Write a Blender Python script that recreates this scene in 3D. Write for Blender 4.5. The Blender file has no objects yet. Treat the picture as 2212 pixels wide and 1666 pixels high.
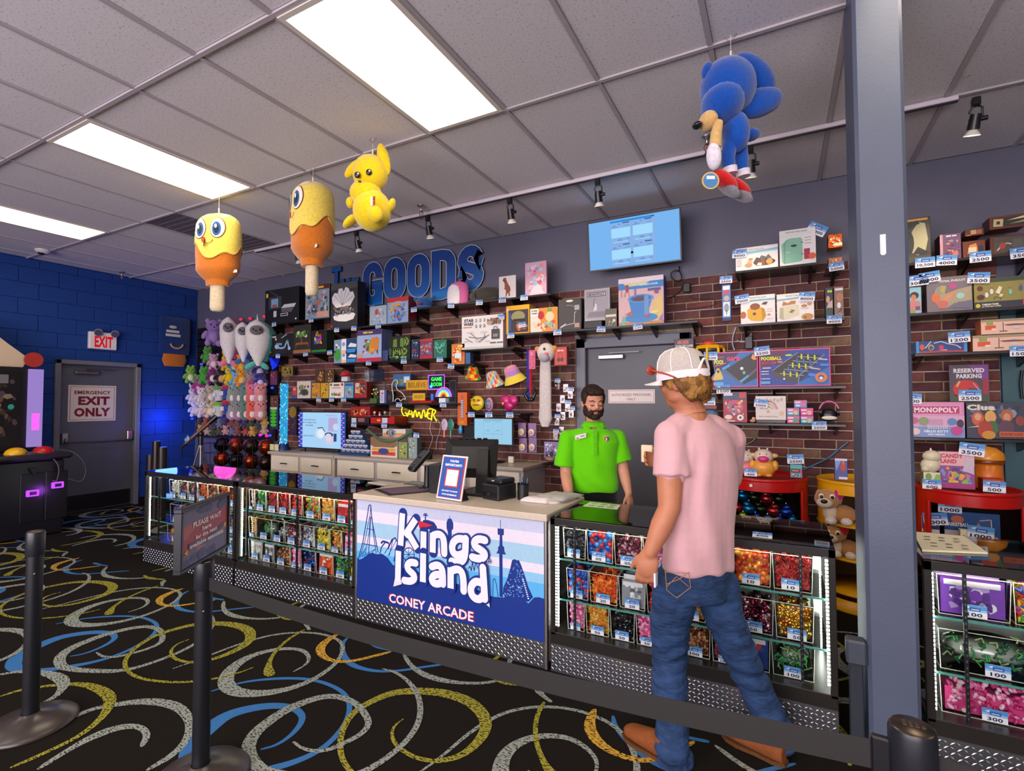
import bpy,math,random
import numpy as np
from mathutils import Vector,Matrix,noise

PI=math.pi
S=bpy.context.scene
COL=S.collection

# ---------------------------------------------------------------- camera
W,H=2212,1666
FPX=1095.8
YAW,PITCH,ROLL=-0.4873,0.0335,-0.0018
CAM=Vector((0.0,-4.942,1.5))
_f=Vector((math.sin(YAW)*math.cos(PITCH),math.cos(YAW)*math.cos(PITCH),math.sin(PITCH)))
_r=Vector((math.cos(YAW),-math.sin(YAW),0))
_u=_r.cross(_f)
CR=_r*math.cos(ROLL) + _u*math.sin(ROLL)
CU=_u*math.cos(ROLL) - _r*math.sin(ROLL)
CF=_f
cd=bpy.data.cameras.new('camera');cam=bpy.data.objects.new('camera',cd);COL.objects.link(cam)
cd.sensor_fit='HORIZONTAL';cd.sensor_width=36.0;cd.lens=FPX/W*36.0
cd.clip_start=0.05;cd.clip_end=60
cam.matrix_world=Matrix(((CR.x,CU.x,-CF.x,CAM.x),(CR.y,CU.y,-CF.y,CAM.y),(CR.z,CU.z,-CF.z,CAM.z),(0,0,0,1)))
S.camera=cam

# ---------------------------------------------------------------- world, exposure, large lights
S.view_settings.view_transform='Standard'
S.view_settings.look='None'
S.view_settings.gamma=1.0
S.view_settings.use_curve_mapping=False
S.view_settings.exposure=0.0
S.cycles.use_denoising=True
S.cycles.use_adaptive_sampling=True
S.cycles.max_bounces=7
S.cycles.diffuse_bounces=3
S.cycles.glossy_bounces=3
S.cycles.transmission_bounces=4
S.cycles.transparent_max_bounces=24
S.cycles.sample_clamp_indirect=4.0
S.cycles.caustics_reflective=False
S.cycles.caustics_refractive=False
wd=bpy.data.worlds.new('world');S.world=wd;wd.use_nodes=True
wd.node_tree.nodes['Background'].inputs[0].default_value=(0.88,0.82,1.0,1)
wd.node_tree.nodes['Background'].inputs[1].default_value=1.0

PANEL_E=9.0        # fluorescent ceiling panels
LED_E=38.0          # strips inside the showcases

def area(name,loc,rot,sx,sy,power,col):
    l=bpy.data.lights.new(name,'AREA');l.shape='RECTANGLE';l.size=sx;l.size_y=sy
    l.energy=power;l.color=col
    o=bpy.data.objects.new(name,l);o.location=loc;o.rotation_euler=rot;COL.objects.link(o)
    return o
# added fill light, set before the added windows behind the photographer
area('added_fill_light',(-1.6,-9.25,1.7),(math.radians(90),0,0),8.5,2.5,590,(1.0,0.88,0.95))

# ---------------------------------------------------------------- pixel ray -> point on a real plane
def ray(u,v):
    return CR*((u-W/2)/FPX) + CU*((H/2-v)/FPX) + CF
def at(u,v,y):
    d=ray(u,v);return CAM + d*((y-CAM.y)/d.y)
def atx(u,v,x):
    d=ray(u,v);return CAM + d*((x-CAM.x)/d.x)
def atz(u,v,z):
    d=ray(u,v);return CAM + d*((z-CAM.z)/d.z)
def atd(u,v,d):
    return CAM + ray(u,v)*d

# ---------------------------------------------------------------- colours
_cc={}
def rgb(c):
    if not isinstance(c,str):return tuple(c)
    if c in _cc:return _cc[c]
    h=c.lstrip('#')
    if len(h) == 3:h=''.join(x*2 for x in h)
    o=[]
    for i in (0,2,4):
        s=int(h[i:i+2],16)/255
        o.append(s/12.92 if s <= 0.04045 else ((s+0.055)/1.055)**2.4)
    _cc[c] =tuple(o)
    return _cc[c]

# ---------------------------------------------------------------- materials (procedural; colour per face)
MATS={}
def newmat(name):
    m=bpy.data.materials.new(name);m.use_nodes=True
    nt=m.node_tree;b=nt.nodes['Principled BSDF']
    return m,nt,b
def colnode(nt):
    a=nt.nodes.new('ShaderNodeAttribute');a.attribute_name='Col';return a
def grain(nt,src,scale,amt,detail=3.0):
    tc=nt.nodes.new('ShaderNodeTexCoord');n=nt.nodes.new('ShaderNodeTexNoise')
    n.inputs['Scale'].default_value=scale;n.inputs['Detail'].default_value=detail
    nt.links.new(tc.outputs['Object'],n.inputs['Vector'])
    mr=nt.nodes.new('ShaderNodeMapRange');mr.inputs['From Min'].default_value=.25;mr.inputs['From Max'].default_value=.75
    mr.inputs['To Min'].default_value=1-amt;mr.inputs['To Max'].default_value=1+amt
    nt.links.new(n.outputs['Fac'],mr.inputs['Value'])
    mx=nt.nodes.new('ShaderNodeVectorMath');mx.operation='SCALE'
    nt.links.new(src,mx.inputs[0]);nt.links.new(mr.outputs[0],mx.inputs['Scale'])
    return mx.outputs[0],n
def std(name,rough=.6,metal=0.0,amt=.06,scale=30,spec=.5,bump=0,bscale=None,sheen=0,coat=0,sub=0):
    m,nt,b=newmat(name)
    a=colnode(nt);o,n=grain(nt,a.outputs['Color'],scale,amt)
    nt.links.new(o,b.inputs['Base Color'])
    b.inputs['Roughness'].default_value=rough;b.inputs['Metallic'].default_value=metal
    b.inputs['Specular IOR Level'].default_value=spec
    if coat:b.inputs['Coat Weight'].default_value=coat;b.inputs['Coat Roughness'].default_value=.08
    if sheen:b.inputs['Sheen Weight'].default_value=sheen;b.inputs['Sheen Roughness'].default_value=.5
    if sub:
        b.inputs['Subsurface Weight'].default_value=sub;b.inputs['Subsurface Scale'].default_value=.01
    if bump:
        bn=nt.nodes.new('ShaderNodeBump');bn.inputs['Strength'].default_value=bump;bn.inputs['Distance'].default_value=.004
        n2=nt.nodes.new('ShaderNodeTexNoise');n2.inputs['Scale'].default_value=bscale or scale;n2.inputs['Detail'].default_value=4
        tc=nt.nodes.new('ShaderNodeTexCoord');nt.links.new(tc.outputs['Object'],n2.inputs['Vector'])
        nt.links.new(n2.outputs['Fac'],bn.inputs['Height']);nt.links.new(bn.outputs[0],b.inputs['Normal'])
    MATS[name] =m
    return m
std('matte',.65,amt=.04)
std('gloss',.28,amt=.03)
std('card',.42,amt=.04,scale=40)
std('plastic',.35,amt=.03)
std('fabric',.95,amt=.12,scale=120,spec=.1,bump=.5,bscale=260,sheen=.25)
std('plush',.95,amt=.14,scale=60,spec=.1,bump=.8,bscale=180,sheen=.5)
std('metal',.32,metal=1.0,amt=.05)
std('foil',.22,metal=.85,amt=.15,scale=60,bump=.6,bscale=70)
std('paint',.45,amt=.05,scale=6,bump=.12,bscale=90)
std('laminate',.35,amt=.07,scale=90)
std('skin',.5,amt=.07,scale=25,spec=.35,sub=.12)
std('hair',.6,amt=.35,scale=90,spec=.3,bump=1.0,bscale=160)
std('suede',.9,amt=.12,scale=60,spec=.1)
std('concrete',.8,amt=.1,scale=18,bump=.4,bscale=60)
std('brick',.8,amt=.35,scale=16,bump=.5,bscale=60)
std('shirt',.85,amt=.03,scale=40,spec=.15,sheen=.15,bump=.15,bscale=300)

def emit(name,strength):
    m=bpy.data.materials.new(name);m.use_nodes=True;nt=m.node_tree;nt.nodes.clear()
    e=nt.nodes.new('ShaderNodeEmission');e.inputs['Strength'].default_value=strength
    a=colnode(nt);nt.links.new(a.outputs['Color'],e.inputs['Color'])
    o=nt.nodes.new('ShaderNodeOutputMaterial');nt.links.new(e.outputs[0],o.inputs[0])
    MATS[name] =m;return m
emit('screen',1.0);emit('neon',2.2);emit('led',LED_E);emit('lamp',18.0);emit('glow',2.6)

def lightpanel():
    # prismatic diffuser: two tubes show as slightly brighter bands
    m=bpy.data.materials.new('diffuser');m.use_nodes=True;nt=m.node_tree;nt.nodes.clear()
    tc=nt.nodes.new('ShaderNodeTexCoord');sp=nt.nodes.new('ShaderNodeSeparateXYZ')
    nt.links.new(tc.outputs['Generated'],sp.inputs[0])
    w=nt.nodes.new('ShaderNodeMath');w.operation='MULTIPLY';w.inputs[1].default_value=4*PI
    nt.links.new(sp.outputs['X'],w.inputs[0])
    c=nt.nodes.new('ShaderNodeMath');c.operation='COSINE';nt.links.new(w.outputs[0],c.inputs[0])
    mr=nt.nodes.new('ShaderNodeMapRange');mr.inputs['From Min'].default_value=-1;mr.inputs['From Max'].default_value=1
    mr.inputs['To Min'].default_value=PANEL_E*1.15;mr.inputs['To Max'].default_value=PANEL_E*.75
    nt.links.new(c.outputs[0],mr.inputs['Value'])
    e=nt.nodes.new('ShaderNodeEmission');e.inputs['Color'].default_value=(1,.86,.66,1)
    nt.links.new(mr.outputs[0],e.inputs['Strength'])
    o=nt.nodes.new('ShaderNodeOutputMaterial');nt.links.new(e.outputs[0],o.inputs[0]);MATS['diffuser'] =m
lightpanel()

def glassmat(name,tint,ior=1.45,rough=.02,extra=0.0,ecol=(1,1,1,1)):
    # thin sheet: clear transmission plus a Fresnel reflection
    m=bpy.data.materials.new(name);m.use_nodes=True;nt=m.node_tree;nt.nodes.clear()
    t=nt.nodes.new('ShaderNodeBsdfTransparent');t.inputs[0].default_value=tint
    g=nt.nodes.new('ShaderNodeBsdfGlossy');g.inputs['Roughness'].default_value=rough
    f=nt.nodes.new('ShaderNodeFresnel');f.inputs[0].default_value=ior
    ad=nt.nodes.new('ShaderNodeMath');ad.operation='ADD';ad.inputs[1].default_value=extra
    nt.links.new(f.outputs[0],ad.inputs[0])
    mx=nt.nodes.new('ShaderNodeMixShader');nt.links.new(ad.outputs[0],mx.inputs[0])
    nt.links.new(t.outputs[0],mx.inputs[1]);nt.links.new(g.outputs[0],mx.inputs[2])
    o=nt.nodes.new('ShaderNodeOutputMaterial');nt.links.new(mx.outputs[0],o.inputs[0]);MATS[name] =m
glassmat('glass',(.93,.97,.95,1))
glassmat('glasstop',(.72,.8,.78,1),1.6,.03,.05)
glassmat('acrylic',(.95,.96,.95,1),1.3,.08)
glassmat('bagfilm',(.9,.9,.9,1),1.5,.15,.08)
glassmat('darkglass',(.10,.10,.11,1),1.5,.04,.03)

def ceilingmat():
    m,nt,b=newmat('ceiling_tile');tc=nt.nodes.new('ShaderNodeTexCoord')
    n=nt.nodes.new('ShaderNodeTexNoise');n.inputs['Scale'].default_value=75;n.inputs['Detail'].default_value=6;n.inputs['Roughness'].default_value=.75
    nt.links.new(tc.outputs['Object'],n.inputs['Vector'])
    cr=nt.nodes.new('ShaderNodeValToRGB');e=cr.color_ramp.elements
    e[0].position=.36;e[0].color=(.42,.39,.41,1);e[1].position=.45;e[1].color=(.80,.755,.77,1)
    nt.links.new(n.outputs['Fac'],cr.inputs[0]);nt.links.new(cr.outputs[0],b.inputs['Base Color'])
    b.inputs['Roughness'].default_value=.9
    MATS['ceiling_tile'] =m
ceilingmat()

def carpetmat(name,base,speck,amt):
    m,nt,b=newmat(name);tc=nt.nodes.new('ShaderNodeTexCoord')
    mp=nt.nodes.new('ShaderNodeMapping');mp.inputs['Rotation'].default_value=(0,0,.6);mp.inputs['Scale'].default_value=(55,150,1)
    nt.links.new(tc.outputs['Object'],mp.inputs[0])
    n=nt.nodes.new('ShaderNodeTexNoise');n.inputs['Scale'].default_value=1;n.inputs['Detail'].default_value=3
    nt.links.new(mp.outputs[0],n.inputs['Vector'])
    cr=nt.nodes.new('ShaderNodeValToRGB');cr.color_ramp.interpolation='CONSTANT';e=cr.color_ramp.elements
    e[0].position=0;e[0].color=(*rgb(speck),1);e[1].position=amt;e[1].color=(*rgb(base),1)
    nt.links.new(n.outputs['Fac'],cr.inputs[0])
    n2=nt.nodes.new('ShaderNodeTexNoise');n2.inputs['Scale'].default_value=420;n2.inputs['Detail'].default_value=2
    nt.links.new(tc.outputs['Object'],n2.inputs['Vector'])
    mr=nt.nodes.new('ShaderNodeMapRange');mr.inputs['To Min'].default_value=.55;mr.inputs['To Max'].default_value=1.45
    nt.links.new(n2.outputs['Fac'],mr.inputs['Value'])
    mx=nt.nodes.new('ShaderNodeVectorMath');mx.operation='SCALE'
    nt.links.new(cr.outputs[0],mx.inputs[0]);nt.links.new(mr.outputs[0],mx.inputs['Scale'])
    nt.links.new(mx.outputs[0],b.inputs['Base Color'])
    b.inputs['Roughness'].default_value=1;b.inputs['Specular IOR Level'].default_value=.05
    bn=nt.nodes.new('ShaderNodeBump');bn.inputs['Strength'].default_value=.6;bn.inputs['Distance'].default_value=.004
    nt.links.new(n2.outputs['Fac'],bn.inputs['Height']);nt.links.new(bn.outputs[0],b.inputs['Normal'])
    MATS[name] =m
carpetmat('carpet','#1d1a17','#171412',.3)
carpetmat('carpet_gray','#8f978f','#35332e',.44)
carpetmat('carpet_blue','#3a6ea6','#3a70a8',.3)
carpetmat('carpet_yellow','#979238','#37321c',.46)
carpetmat('carpet_gold','#c49a3c','#3a2c18',.45)

def denimmat():
    m,nt,b=newmat('denim');a=colnode(nt);tc=nt.nodes.new('ShaderNodeTexCoord')
    n=nt.nodes.new('ShaderNodeTexNoise');n.inputs['Scale'].default_value=9;n.inputs['Detail'].default_value=8;n.inputs['Roughness'].default_value=.7
    mp=nt.nodes.new('ShaderNodeMapping');mp.inputs['Scale'].default_value=(1,1,2.2)
    nt.links.new(tc.outputs['Object'],mp.inputs[0]);nt.links.new(mp.outputs[0],n.inputs['Vector'])
    mr=nt.nodes.new('ShaderNodeMapRange');mr.inputs['From Min'].default_value=.3;mr.inputs['From Max'].default_value=.7
    mr.inputs['To Min'].default_value=.55;mr.inputs['To Max'].default_value=1.7
    nt.links.new(n.outputs['Fac'],mr.inputs['Value'])
    mx=nt.nodes.new('ShaderNodeVectorMath');mx.operation='SCALE'
    nt.links.new(a.outputs['Color'],mx.inputs[0]);nt.links.new(mr.outputs[0],mx.inputs['Scale'])
    nt.links.new(mx.outputs[0],b.inputs['Base Color']);b.inputs['Roughness'].default_value=.85
    b.inputs['Specular IOR Level'].default_value=.2
    w=nt.nodes.new('ShaderNodeTexNoise');w.inputs['Scale'].default_value=1
    mp2=nt.nodes.new('ShaderNodeMapping');mp2.inputs['Scale'].default_value=(14,14,42)
    nt.links.new(tc.outputs['Object'],mp2.inputs[0]);nt.links.new(mp2.outputs[0],w.inputs['Vector'])
    bn=nt.nodes.new('ShaderNodeBump');bn.inputs['Strength'].default_value=.7;bn.inputs['Distance'].default_value=.02
    nt.links.new(w.outputs['Fac'],bn.inputs['Height']);nt.links.new(bn.outputs[0],b.inputs['Normal'])
    MATS['denim'] =m
denimmat()

# ---------------------------------------------------------------- text outlines
_tc={}
def textmesh(s,bold=.02):
    k=(s,bold)
    if k in _tc:return _tc[k]
    cu=bpy.data.curves.new('t','FONT');cu.body=s;cu.size=1;cu.offset=bold;cu.resolution_u=2
    cu.space_character=1.0+bold*1.5
    o=bpy.data.objects.new('t',cu);me=bpy.data.meshes.new_from_object(o)
    n=len(me.vertices);a=np.empty(n*3);me.vertices.foreach_get('co',a);a=a.reshape(-1,3)[:,:2].copy()
    F=[tuple(p.vertices) for p in me.polygons]
    bpy.data.meshes.remove(me);bpy.data.objects.remove(o);bpy.data.curves.remove(cu)
    lo,hi=a.min(0),a.max(0)
    a -= lo;_tc[k] =(a,F,hi-lo)
    return _tc[k]

# ---------------------------------------------------------------- mesh builder
class MB:
    def __init__(self,T=None):
        self.V=[];self.F=[];self.C=[];self.M=[];self.S=[];self.T=T;self.n=0
    def add(self,vs,fs,col,mat='matte',smooth=False):
        b=self.n
        if self.T is not None:
            vs=[self.T @ Vector(v) for v in vs]
        self.V.extend([tuple(v) for v in vs]);self.n += len(vs)
        c=rgb(col)
        for f in fs:
            self.F.append([b+i for i in f]);self.C.append(c);self.M.append(mat);self.S.append(smooth)
        return self
    def quad(self,a,b,c,d,col,mat='matte'):
        return self.add([a,b,c,d],[(0,1,2,3)],col,mat)
    def poly(self,pts,col,mat='matte'):
        return self.add(pts,[tuple(range(len(pts)))],col,mat)
    def box(self,x0,y0,z0,x1,y1,z1,col,mat='matte',bev=0):
        if x1<x0:x0,x1=x1,x0
        if y1<y0:y0,y1=y1,y0
        if z1<z0:z0,z1=z1,z0
        if bev <= 0:
            v=[(x,y,z) for x in (x0,x1) for y in (y0,y1) for z in (z0,z1)]
            f=[(0,1,3,2),(4,6,7,5),(0,4,5,1),(2,3,7,6),(0,2,6,4),(1,5,7,3)]
            return self.add(v,f,col,mat)
        b=min(bev,(x1-x0)*.45,(y1-y0)*.45,(z1-z0)*.45)
        v=[];idx={}
        X=(x0,x1);Y=(y0,y1);Z=(z0,z1)
        for i in (0,1):
            for j in (0,1):
                for k in (0,1):
                    sx,sy,sz=(b,-b)[i],(b,-b)[j],(b,-b)[k]
                    for ax in range(3):
                        p=[X[i]+sx,Y[j]+sy,Z[k]+sz]
                        p[ax] =(X[i],Y[j],Z[k])[ax]
                        idx[(i,j,k,ax)] =len(v);v.append(tuple(p))
        f=[]
        for s in (0,1):
            q=[idx[(s,0,0,0)],idx[(s,1,0,0)],idx[(s,1,1,0)],idx[(s,0,1,0)]];f.append(q if s else q[::-1])
            q=[idx[(0,s,0,1)],idx[(0,s,1,1)],idx[(1,s,1,1)],idx[(1,s,0,1)]];f.append(q if s else q[::-1])
            q=[idx[(0,0,s,2)],idx[(1,0,s,2)],idx[(1,1,s,2)],idx[(0,1,s,2)]];f.append(q if s else q[::-1])
        for i in (0,1):
            for j in (0,1):
                f.append([idx[(i,j,0,0)],idx[(i,j,1,0)],idx[(i,j,1,1)],idx[(i,j,0,1)]])
                f.append([idx[(i,0,j,0)],idx[(i,1,j,0)],idx[(i,1,j,2)],idx[(i,0,j,2)]])
                f.append([idx[(0,i,j,1)],idx[(1,i,j,1)],idx[(1,i,j,2)],idx[(0,i,j,2)]])
                for k in (0,1):f.append([idx[(i,j,k,0)],idx[(i,j,k,1)],idx[(i,j,k,2)]])
        return self.add(v,f,col,mat)
    def cyl(self,p0,p1,r0,r1=None,col='#888',mat='matte',n=12,caps=True,smooth=True):
        if r1 is None:r1=r0
        p0=Vector(p0);p1=Vector(p1);d=(p1-p0)
        z=d.normalized() if d.length else Vector((0,0,1))
        x=z.orthogonal().normalized();y=z.cross(x)
        v=[]
        for p,r in ((p0,r0),(p1,r1)):
            for i in range(n):
                a=2*PI*i/n;v.append(p+(x*math.cos(a)+y*math.sin(a))*r)
        self.add(v,[(i,(i+1) % n,n+(i+1) % n,n+i) for i in range(n)],col,mat,smooth)
        if caps:
            self.add(v[:n],[tuple(range(n))[::-1]],col,mat);self.add(v[n:],[tuple(range(n))],col,mat)
        return self
    def sph(self,c,r,col,mat='matte',n=12,m=8,R=None):
        if not hasattr(r,'__len__'):r=(r,r,r)
        c=Vector(c);v=[]
        def P(q):
            q=Vector(q);q=R @ q if R is not None else q
            return c+q
        v.append(P((0,0,r[2])))
        for j in range(1,m):
            t=PI*j/m
            for i in range(n):
                a=2*PI*i/n;v.append(P((r[0]*math.sin(t)*math.cos(a),r[1]*math.sin(t)*math.sin(a),r[2]*math.cos(t))))
        v.append(P((0,0,-r[2])));f=[]
        for i in range(n):
            f.append((0,1+i,1+(i+1) % n))
            for j in range(m-2):
                a=1+j*n+i;b=1+j*n+(i+1) % n
                f.append((a,a+n,b+n,b))
            f.append((len(v)-1,1+(m-2)*n+(i+1) % n,1+(m-2)*n+i))
        return self.add(v,f,col,mat,True)
    def tube(self,pts,r,col,mat='matte',n=8,closed=False,caps=True):
        pts=[Vector(p) for p in pts];k=len(pts);v=[];px=None
        for i,p in enumerate(pts):
            a=pts[i-1] if (i>0 or closed) else p;b=pts[(i+1) % k] if (i<k-1 or closed) else p
            t=(b-a).normalized() if (b-a).length>1e-9 else Vector((0,0,1))
            if px is None:px=t.orthogonal().normalized()
            px=(px-t*px.dot(t));px=px.normalized() if px.length>1e-6 else t.orthogonal().normalized()
            py=t.cross(px);rr=r[i] if hasattr(r,'__len__') else r
            for j in range(n):
                an=2*PI*j/n;v.append(p+(px*math.cos(an)+py*math.sin(an))*rr)
        f=[]
        for i in range(k if closed else k-1):
            i2=(i+1) % k
            for j in range(n):f.append((i*n+j,i*n+(j+1) % n,i2*n+(j+1) % n,i2*n+j))
        self.add(v,f,col,mat,True)
        if caps and not closed:
            self.add(v[:n],[tuple(range(n))[::-1]],col,mat);self.add(v[-n:],[tuple(range(n))],col,mat)
        return self
    def lathe(self,prof,c,col,mat='matte',n=20,smooth=True,a0=0,a1=2*PI):
        c=Vector(c);v=[];full=abs(a1-a0-2*PI) <1e-6;k=n if full else n+1
        for r,z in prof:
            for i in range(k):
                a=a0+(a1-a0)*i/n;v.append(c+Vector((r*math.cos(a),r*math.sin(a),z)))
        f=[]
        for j in range(len(prof)-1):
            for i in range(n):
                i2=(i+1) % k;f.append((j*k+i,j*k+i2,(j+1)*k+i2,(j+1)*k+i))
        return self.add(v,f,col,mat,smooth)
    def loft(self,rings,col,mat='matte',n=20,smooth=True,caps=True):
        # rings: (centre, rx, ry, X, Y)
        v=[]
        for c,rx,ry,X,Y in rings:
            c=Vector(c);X=Vector(X);Y=Vector(Y)
            for i in range(n):
                a=2*PI*i/n;v.append(c+X*(rx*math.cos(a))+Y*(ry*math.sin(a)))
        f=[(j*n+i,j*n+(i+1) % n,(j+1)*n+(i+1) % n,(j+1)*n+i) for j in range(len(rings)-1) for i in range(n)]
        self.add(v,f,col,mat,smooth)
        if caps:
            self.add(v[:n],[tuple(range(n))[::-1]],col,mat,smooth);self.add(v[-n:],[tuple(range(n))],col,mat,smooth)
        return self
    def prism(self,pts,d,col,mat='matte',side=None):
        # pts: planar 3d outline, d: extrusion vector
        d=Vector(d);a=[Vector(p) for p in pts];b=[p+d for p in a];n=len(a)
        self.add(a,[tuple(range(n))],col,mat);self.add(b,[tuple(range(n))[::-1]],col,mat)
        self.add(a+b,[(i,n+i,n+(i+1) % n,(i+1) % n) for i in range(n)],side or col,mat)
        return self
    def text(self,s,O,X,Y,h,col,mat='matte',w=None,bold=.02,center=True,depth=0,N=None,side=None):
        a,F,sz=textmesh(s,bold);sc=h/sz[1] if sz[1] >0 else h
        if len(s) and all(ch in '-—.,_' for ch in s):sc=h
        sx=(w/sz[0]) if w else sc
        O=Vector(O);X=Vector(X).normalized();Y=Vector(Y).normalized()
        ox=-sz[0]*sx/2 if center else 0;oy=-sz[1]*sc/2 if center else 0
        v=[O+X*(p[0]*sx+ox)+Y*(p[1]*sc+oy) for p in a]
        if depth:
            v2=[p+N*depth for p in v];self.add(v2,F,col,mat)
            ed={}
            for f in F:
                for i in range(len(f)):
                    e=(f[i],f[(i+1) % len(f)])
                    k=(min(e),max(e));ed[k] =None if k in ed else e
            n=len(v)
            self.add(v+v2,[(e[0],e[1],e[1]+n,e[0]+n) for e in ed.values() if e],side or col,mat)
        else:
            self.add(v,F,col,mat)
        return self
    def build(self,name,parent=None,label=None,kind=None,local=False,loc=None,cat=None,group=None):
        V=np.array(self.V,dtype=np.float32).reshape(-1,3)
        org=Vector((0,0,0))
        if not local:
            if parent is not None:org=wloc(parent)
            elif loc is not None:org=Vector(loc)
            elif len(V):
                lo,hi=V.min(0),V.max(0);org=Vector(((lo[0]+hi[0])/2,(lo[1]+hi[1])/2,lo[2]))
            V=V - np.array(org,dtype=np.float32)
            if not parent:ploc=org
            else:ploc=Vector((0,0,0))
        else:ploc=Vector(loc or (0,0,0))
        me=bpy.data.meshes.new(name)
        me.from_pydata(V.tolist(),[],self.F)
        mats=sorted(set(self.M));mi={m:i for i,m in enumerate(mats)}
        for m in mats:me.materials.append(MATS[m])
        me.polygons.foreach_set('material_index',[mi[m] for m in self.M])
        me.polygons.foreach_set('use_smooth',self.S)
        at_=me.attributes.new('Col','FLOAT_COLOR','CORNER')
        lt=[len(f) for f in self.F]
        c=np.ones((len(self.C),4),dtype=np.float32);c[:,:3] =np.array(self.C,dtype=np.float32).reshape(-1,3)
        at_.data.foreach_set('color',np.repeat(c,lt,axis=0).ravel())
        o=bpy.data.objects.new(name,me);COL.objects.link(o)
        o.location=ploc
        if parent is not None:o.parent=parent
        if label:o['label'] =label
        if kind:o['kind'] =kind
        if cat:o['category'] =cat
        if group:o['group'] =group
        return o

def wloc(o):
    p=Vector((0,0,0))
    while o is not None:p=p+Vector(o.location);o=o.parent
    return p
def thing(name,label,cat,loc,group=None,kind=None):
    o=bpy.data.objects.new(name,None);COL.objects.link(o);o.location=loc;o.empty_display_size=.05
    if label:o['label'] =label
    if cat:o['category'] =cat
    if group:o['group'] =group
    if kind:o['kind'] =kind
    return o
def inst(o,parent,loc,rot=None,scale=None,name=None):
    c=o.copy();COL.objects.link(c);c.parent=parent;c.location=loc
    if rot is not None:c.rotation_euler=rot
    if scale is not None:c.scale=scale
    return c

# flat print on a face: items in 0..1 coordinates of the face
XV=Vector((1,0,0));ZV=Vector((0,0,1));YV=Vector((0,1,0))
def art(mb,O,X,Y,w,h,items,mat='card',lift=.0004):
    O=Vector(O);X=Vector(X).normalized();Y=Vector(Y).normalized();N=X.cross(Y)
    L=[0]
    def P(u,v):return O+X*(u*w)+Y*(v*h)+N*(lift*L[0])
    for it in items:
        L[0] += 1;k=it[0]
        if k == 'r':
            _,a,b,c,d,col=it[:6];mb.quad(P(a,b),P(c,b),P(c,d),P(a,d),col,mat)
        elif k == 'e':
            _,a,b,c,d,col=it[:6];n=14
            mb.poly([P(a+c*math.cos(2*PI*i/n),b+d*math.sin(2*PI*i/n)) for i in range(n)],col,mat)
        elif k == 'p':
            mb.poly([P(*q) for q in it[1]],it[2],mat)
        elif k == 'l':      # thick line
            pts,t,col=it[1],it[2],it[3]
            for (a,b),(c,d) in zip(pts[:-1],pts[1:]):
                q0=P(a,b);q1=P(c,d);dd=(q1-q0)
                if dd.length<1e-6:continue
                nn=N.cross(dd.normalized())*t*h/2
                mb.quad(q0-nn,q1-nn,q1+nn,q0+nn,col,mat)
        elif k == 't':
            _,s,a,b,hh,col=it[:6];ww=it[6] if len(it) >6 else None
            mb.text(s,P(a,b),X,Y,hh*h,col,mat,w=ww*w if ww else None,bold=it[7] if len(it) >7 else .025)
        elif k == 'n':      # busy print
            _,seed,cnt,pal,a,b,c,d=it[:8];s=it[8] if len(it) >8 else .12
            rr=random.Random(seed)
            for q in range(cnt):
                L[0] += .06
                sx=min(s*rr.uniform(.35,1.2),(c-a)*.45);sy=min(s*rr.uniform(.35,1.2)*w/h,(d-b)*.45)
                cx=rr.uniform(a+sx,c-sx);cy=rr.uniform(b+sy,d-sy);col=pal[rr.randrange(len(pal))]
                m=rr.randint(4,9);ph=rr.uniform(0,6)
                mb.poly([P(cx+sx*math.cos(ph+2*PI*i/m)*rr.uniform(.55,1),cy+sy*math.sin(ph+2*PI*i/m)*rr.uniform(.55,1)) for i in range(m)],col,mat)

# ticket price card: white card, sky blue head, number
_tag={}
def tagmesh(num,w,h):
    k=(num,round(w,3))
    if k in _tag:return _tag[k]
    mb=MB()
    mb.box(-w/2,0,0,w/2,.0015,h,'#eceaf0','card')
    art(mb,(-w/2,-.0003,0),XV,ZV,w,h,[('r',0,.48,1,1,'#8fb8e4'),('r',0,.66,1,1,'#4f8fd0'),
        ('r',.3,.55,.74,.8,'#2c4fa0'),('p',[(.1,.78),(.3,.9),(.28,.74)],'#e8f0fa'),
        ('r',.36,.62,.68,.7,'#c8d6ee'),('t',num,.5,.24,.30,'#1c2a4a',min(.8,.19*len(num)+.04),.03)],'card',.0002)
    o=mb.build('price_tag',local=True);COL.objects.unlink(o);_tag[k] =o.data;bpy.data.objects.remove(o)
    return _tag[k]
def tag(parent,p,num,w=.085,tilt=0.0,yaw=0.0,pitch=0.0):
    # p: world position of the bottom centre of the card
    o=bpy.data.objects.new('price_tag',tagmesh(num,w,w*.64));COL.objects.link(o);o.parent=parent
    o.location=Vector(p)-wloc(parent);o.rotation_euler=(pitch,tilt,yaw)
    return o

def setstruct(o):o['kind'] ='structure';return o
# ================================================================ SETTING
XL,ZC=-8.5,3.36
XR,YB=4.6,-9.4
GX0,T=-4.5639,0.61
ROWS=[-9.35,-8.26,-7.04,-5.82,-4.601,-3.381,-2.161,-1.0,-0.004]

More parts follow.
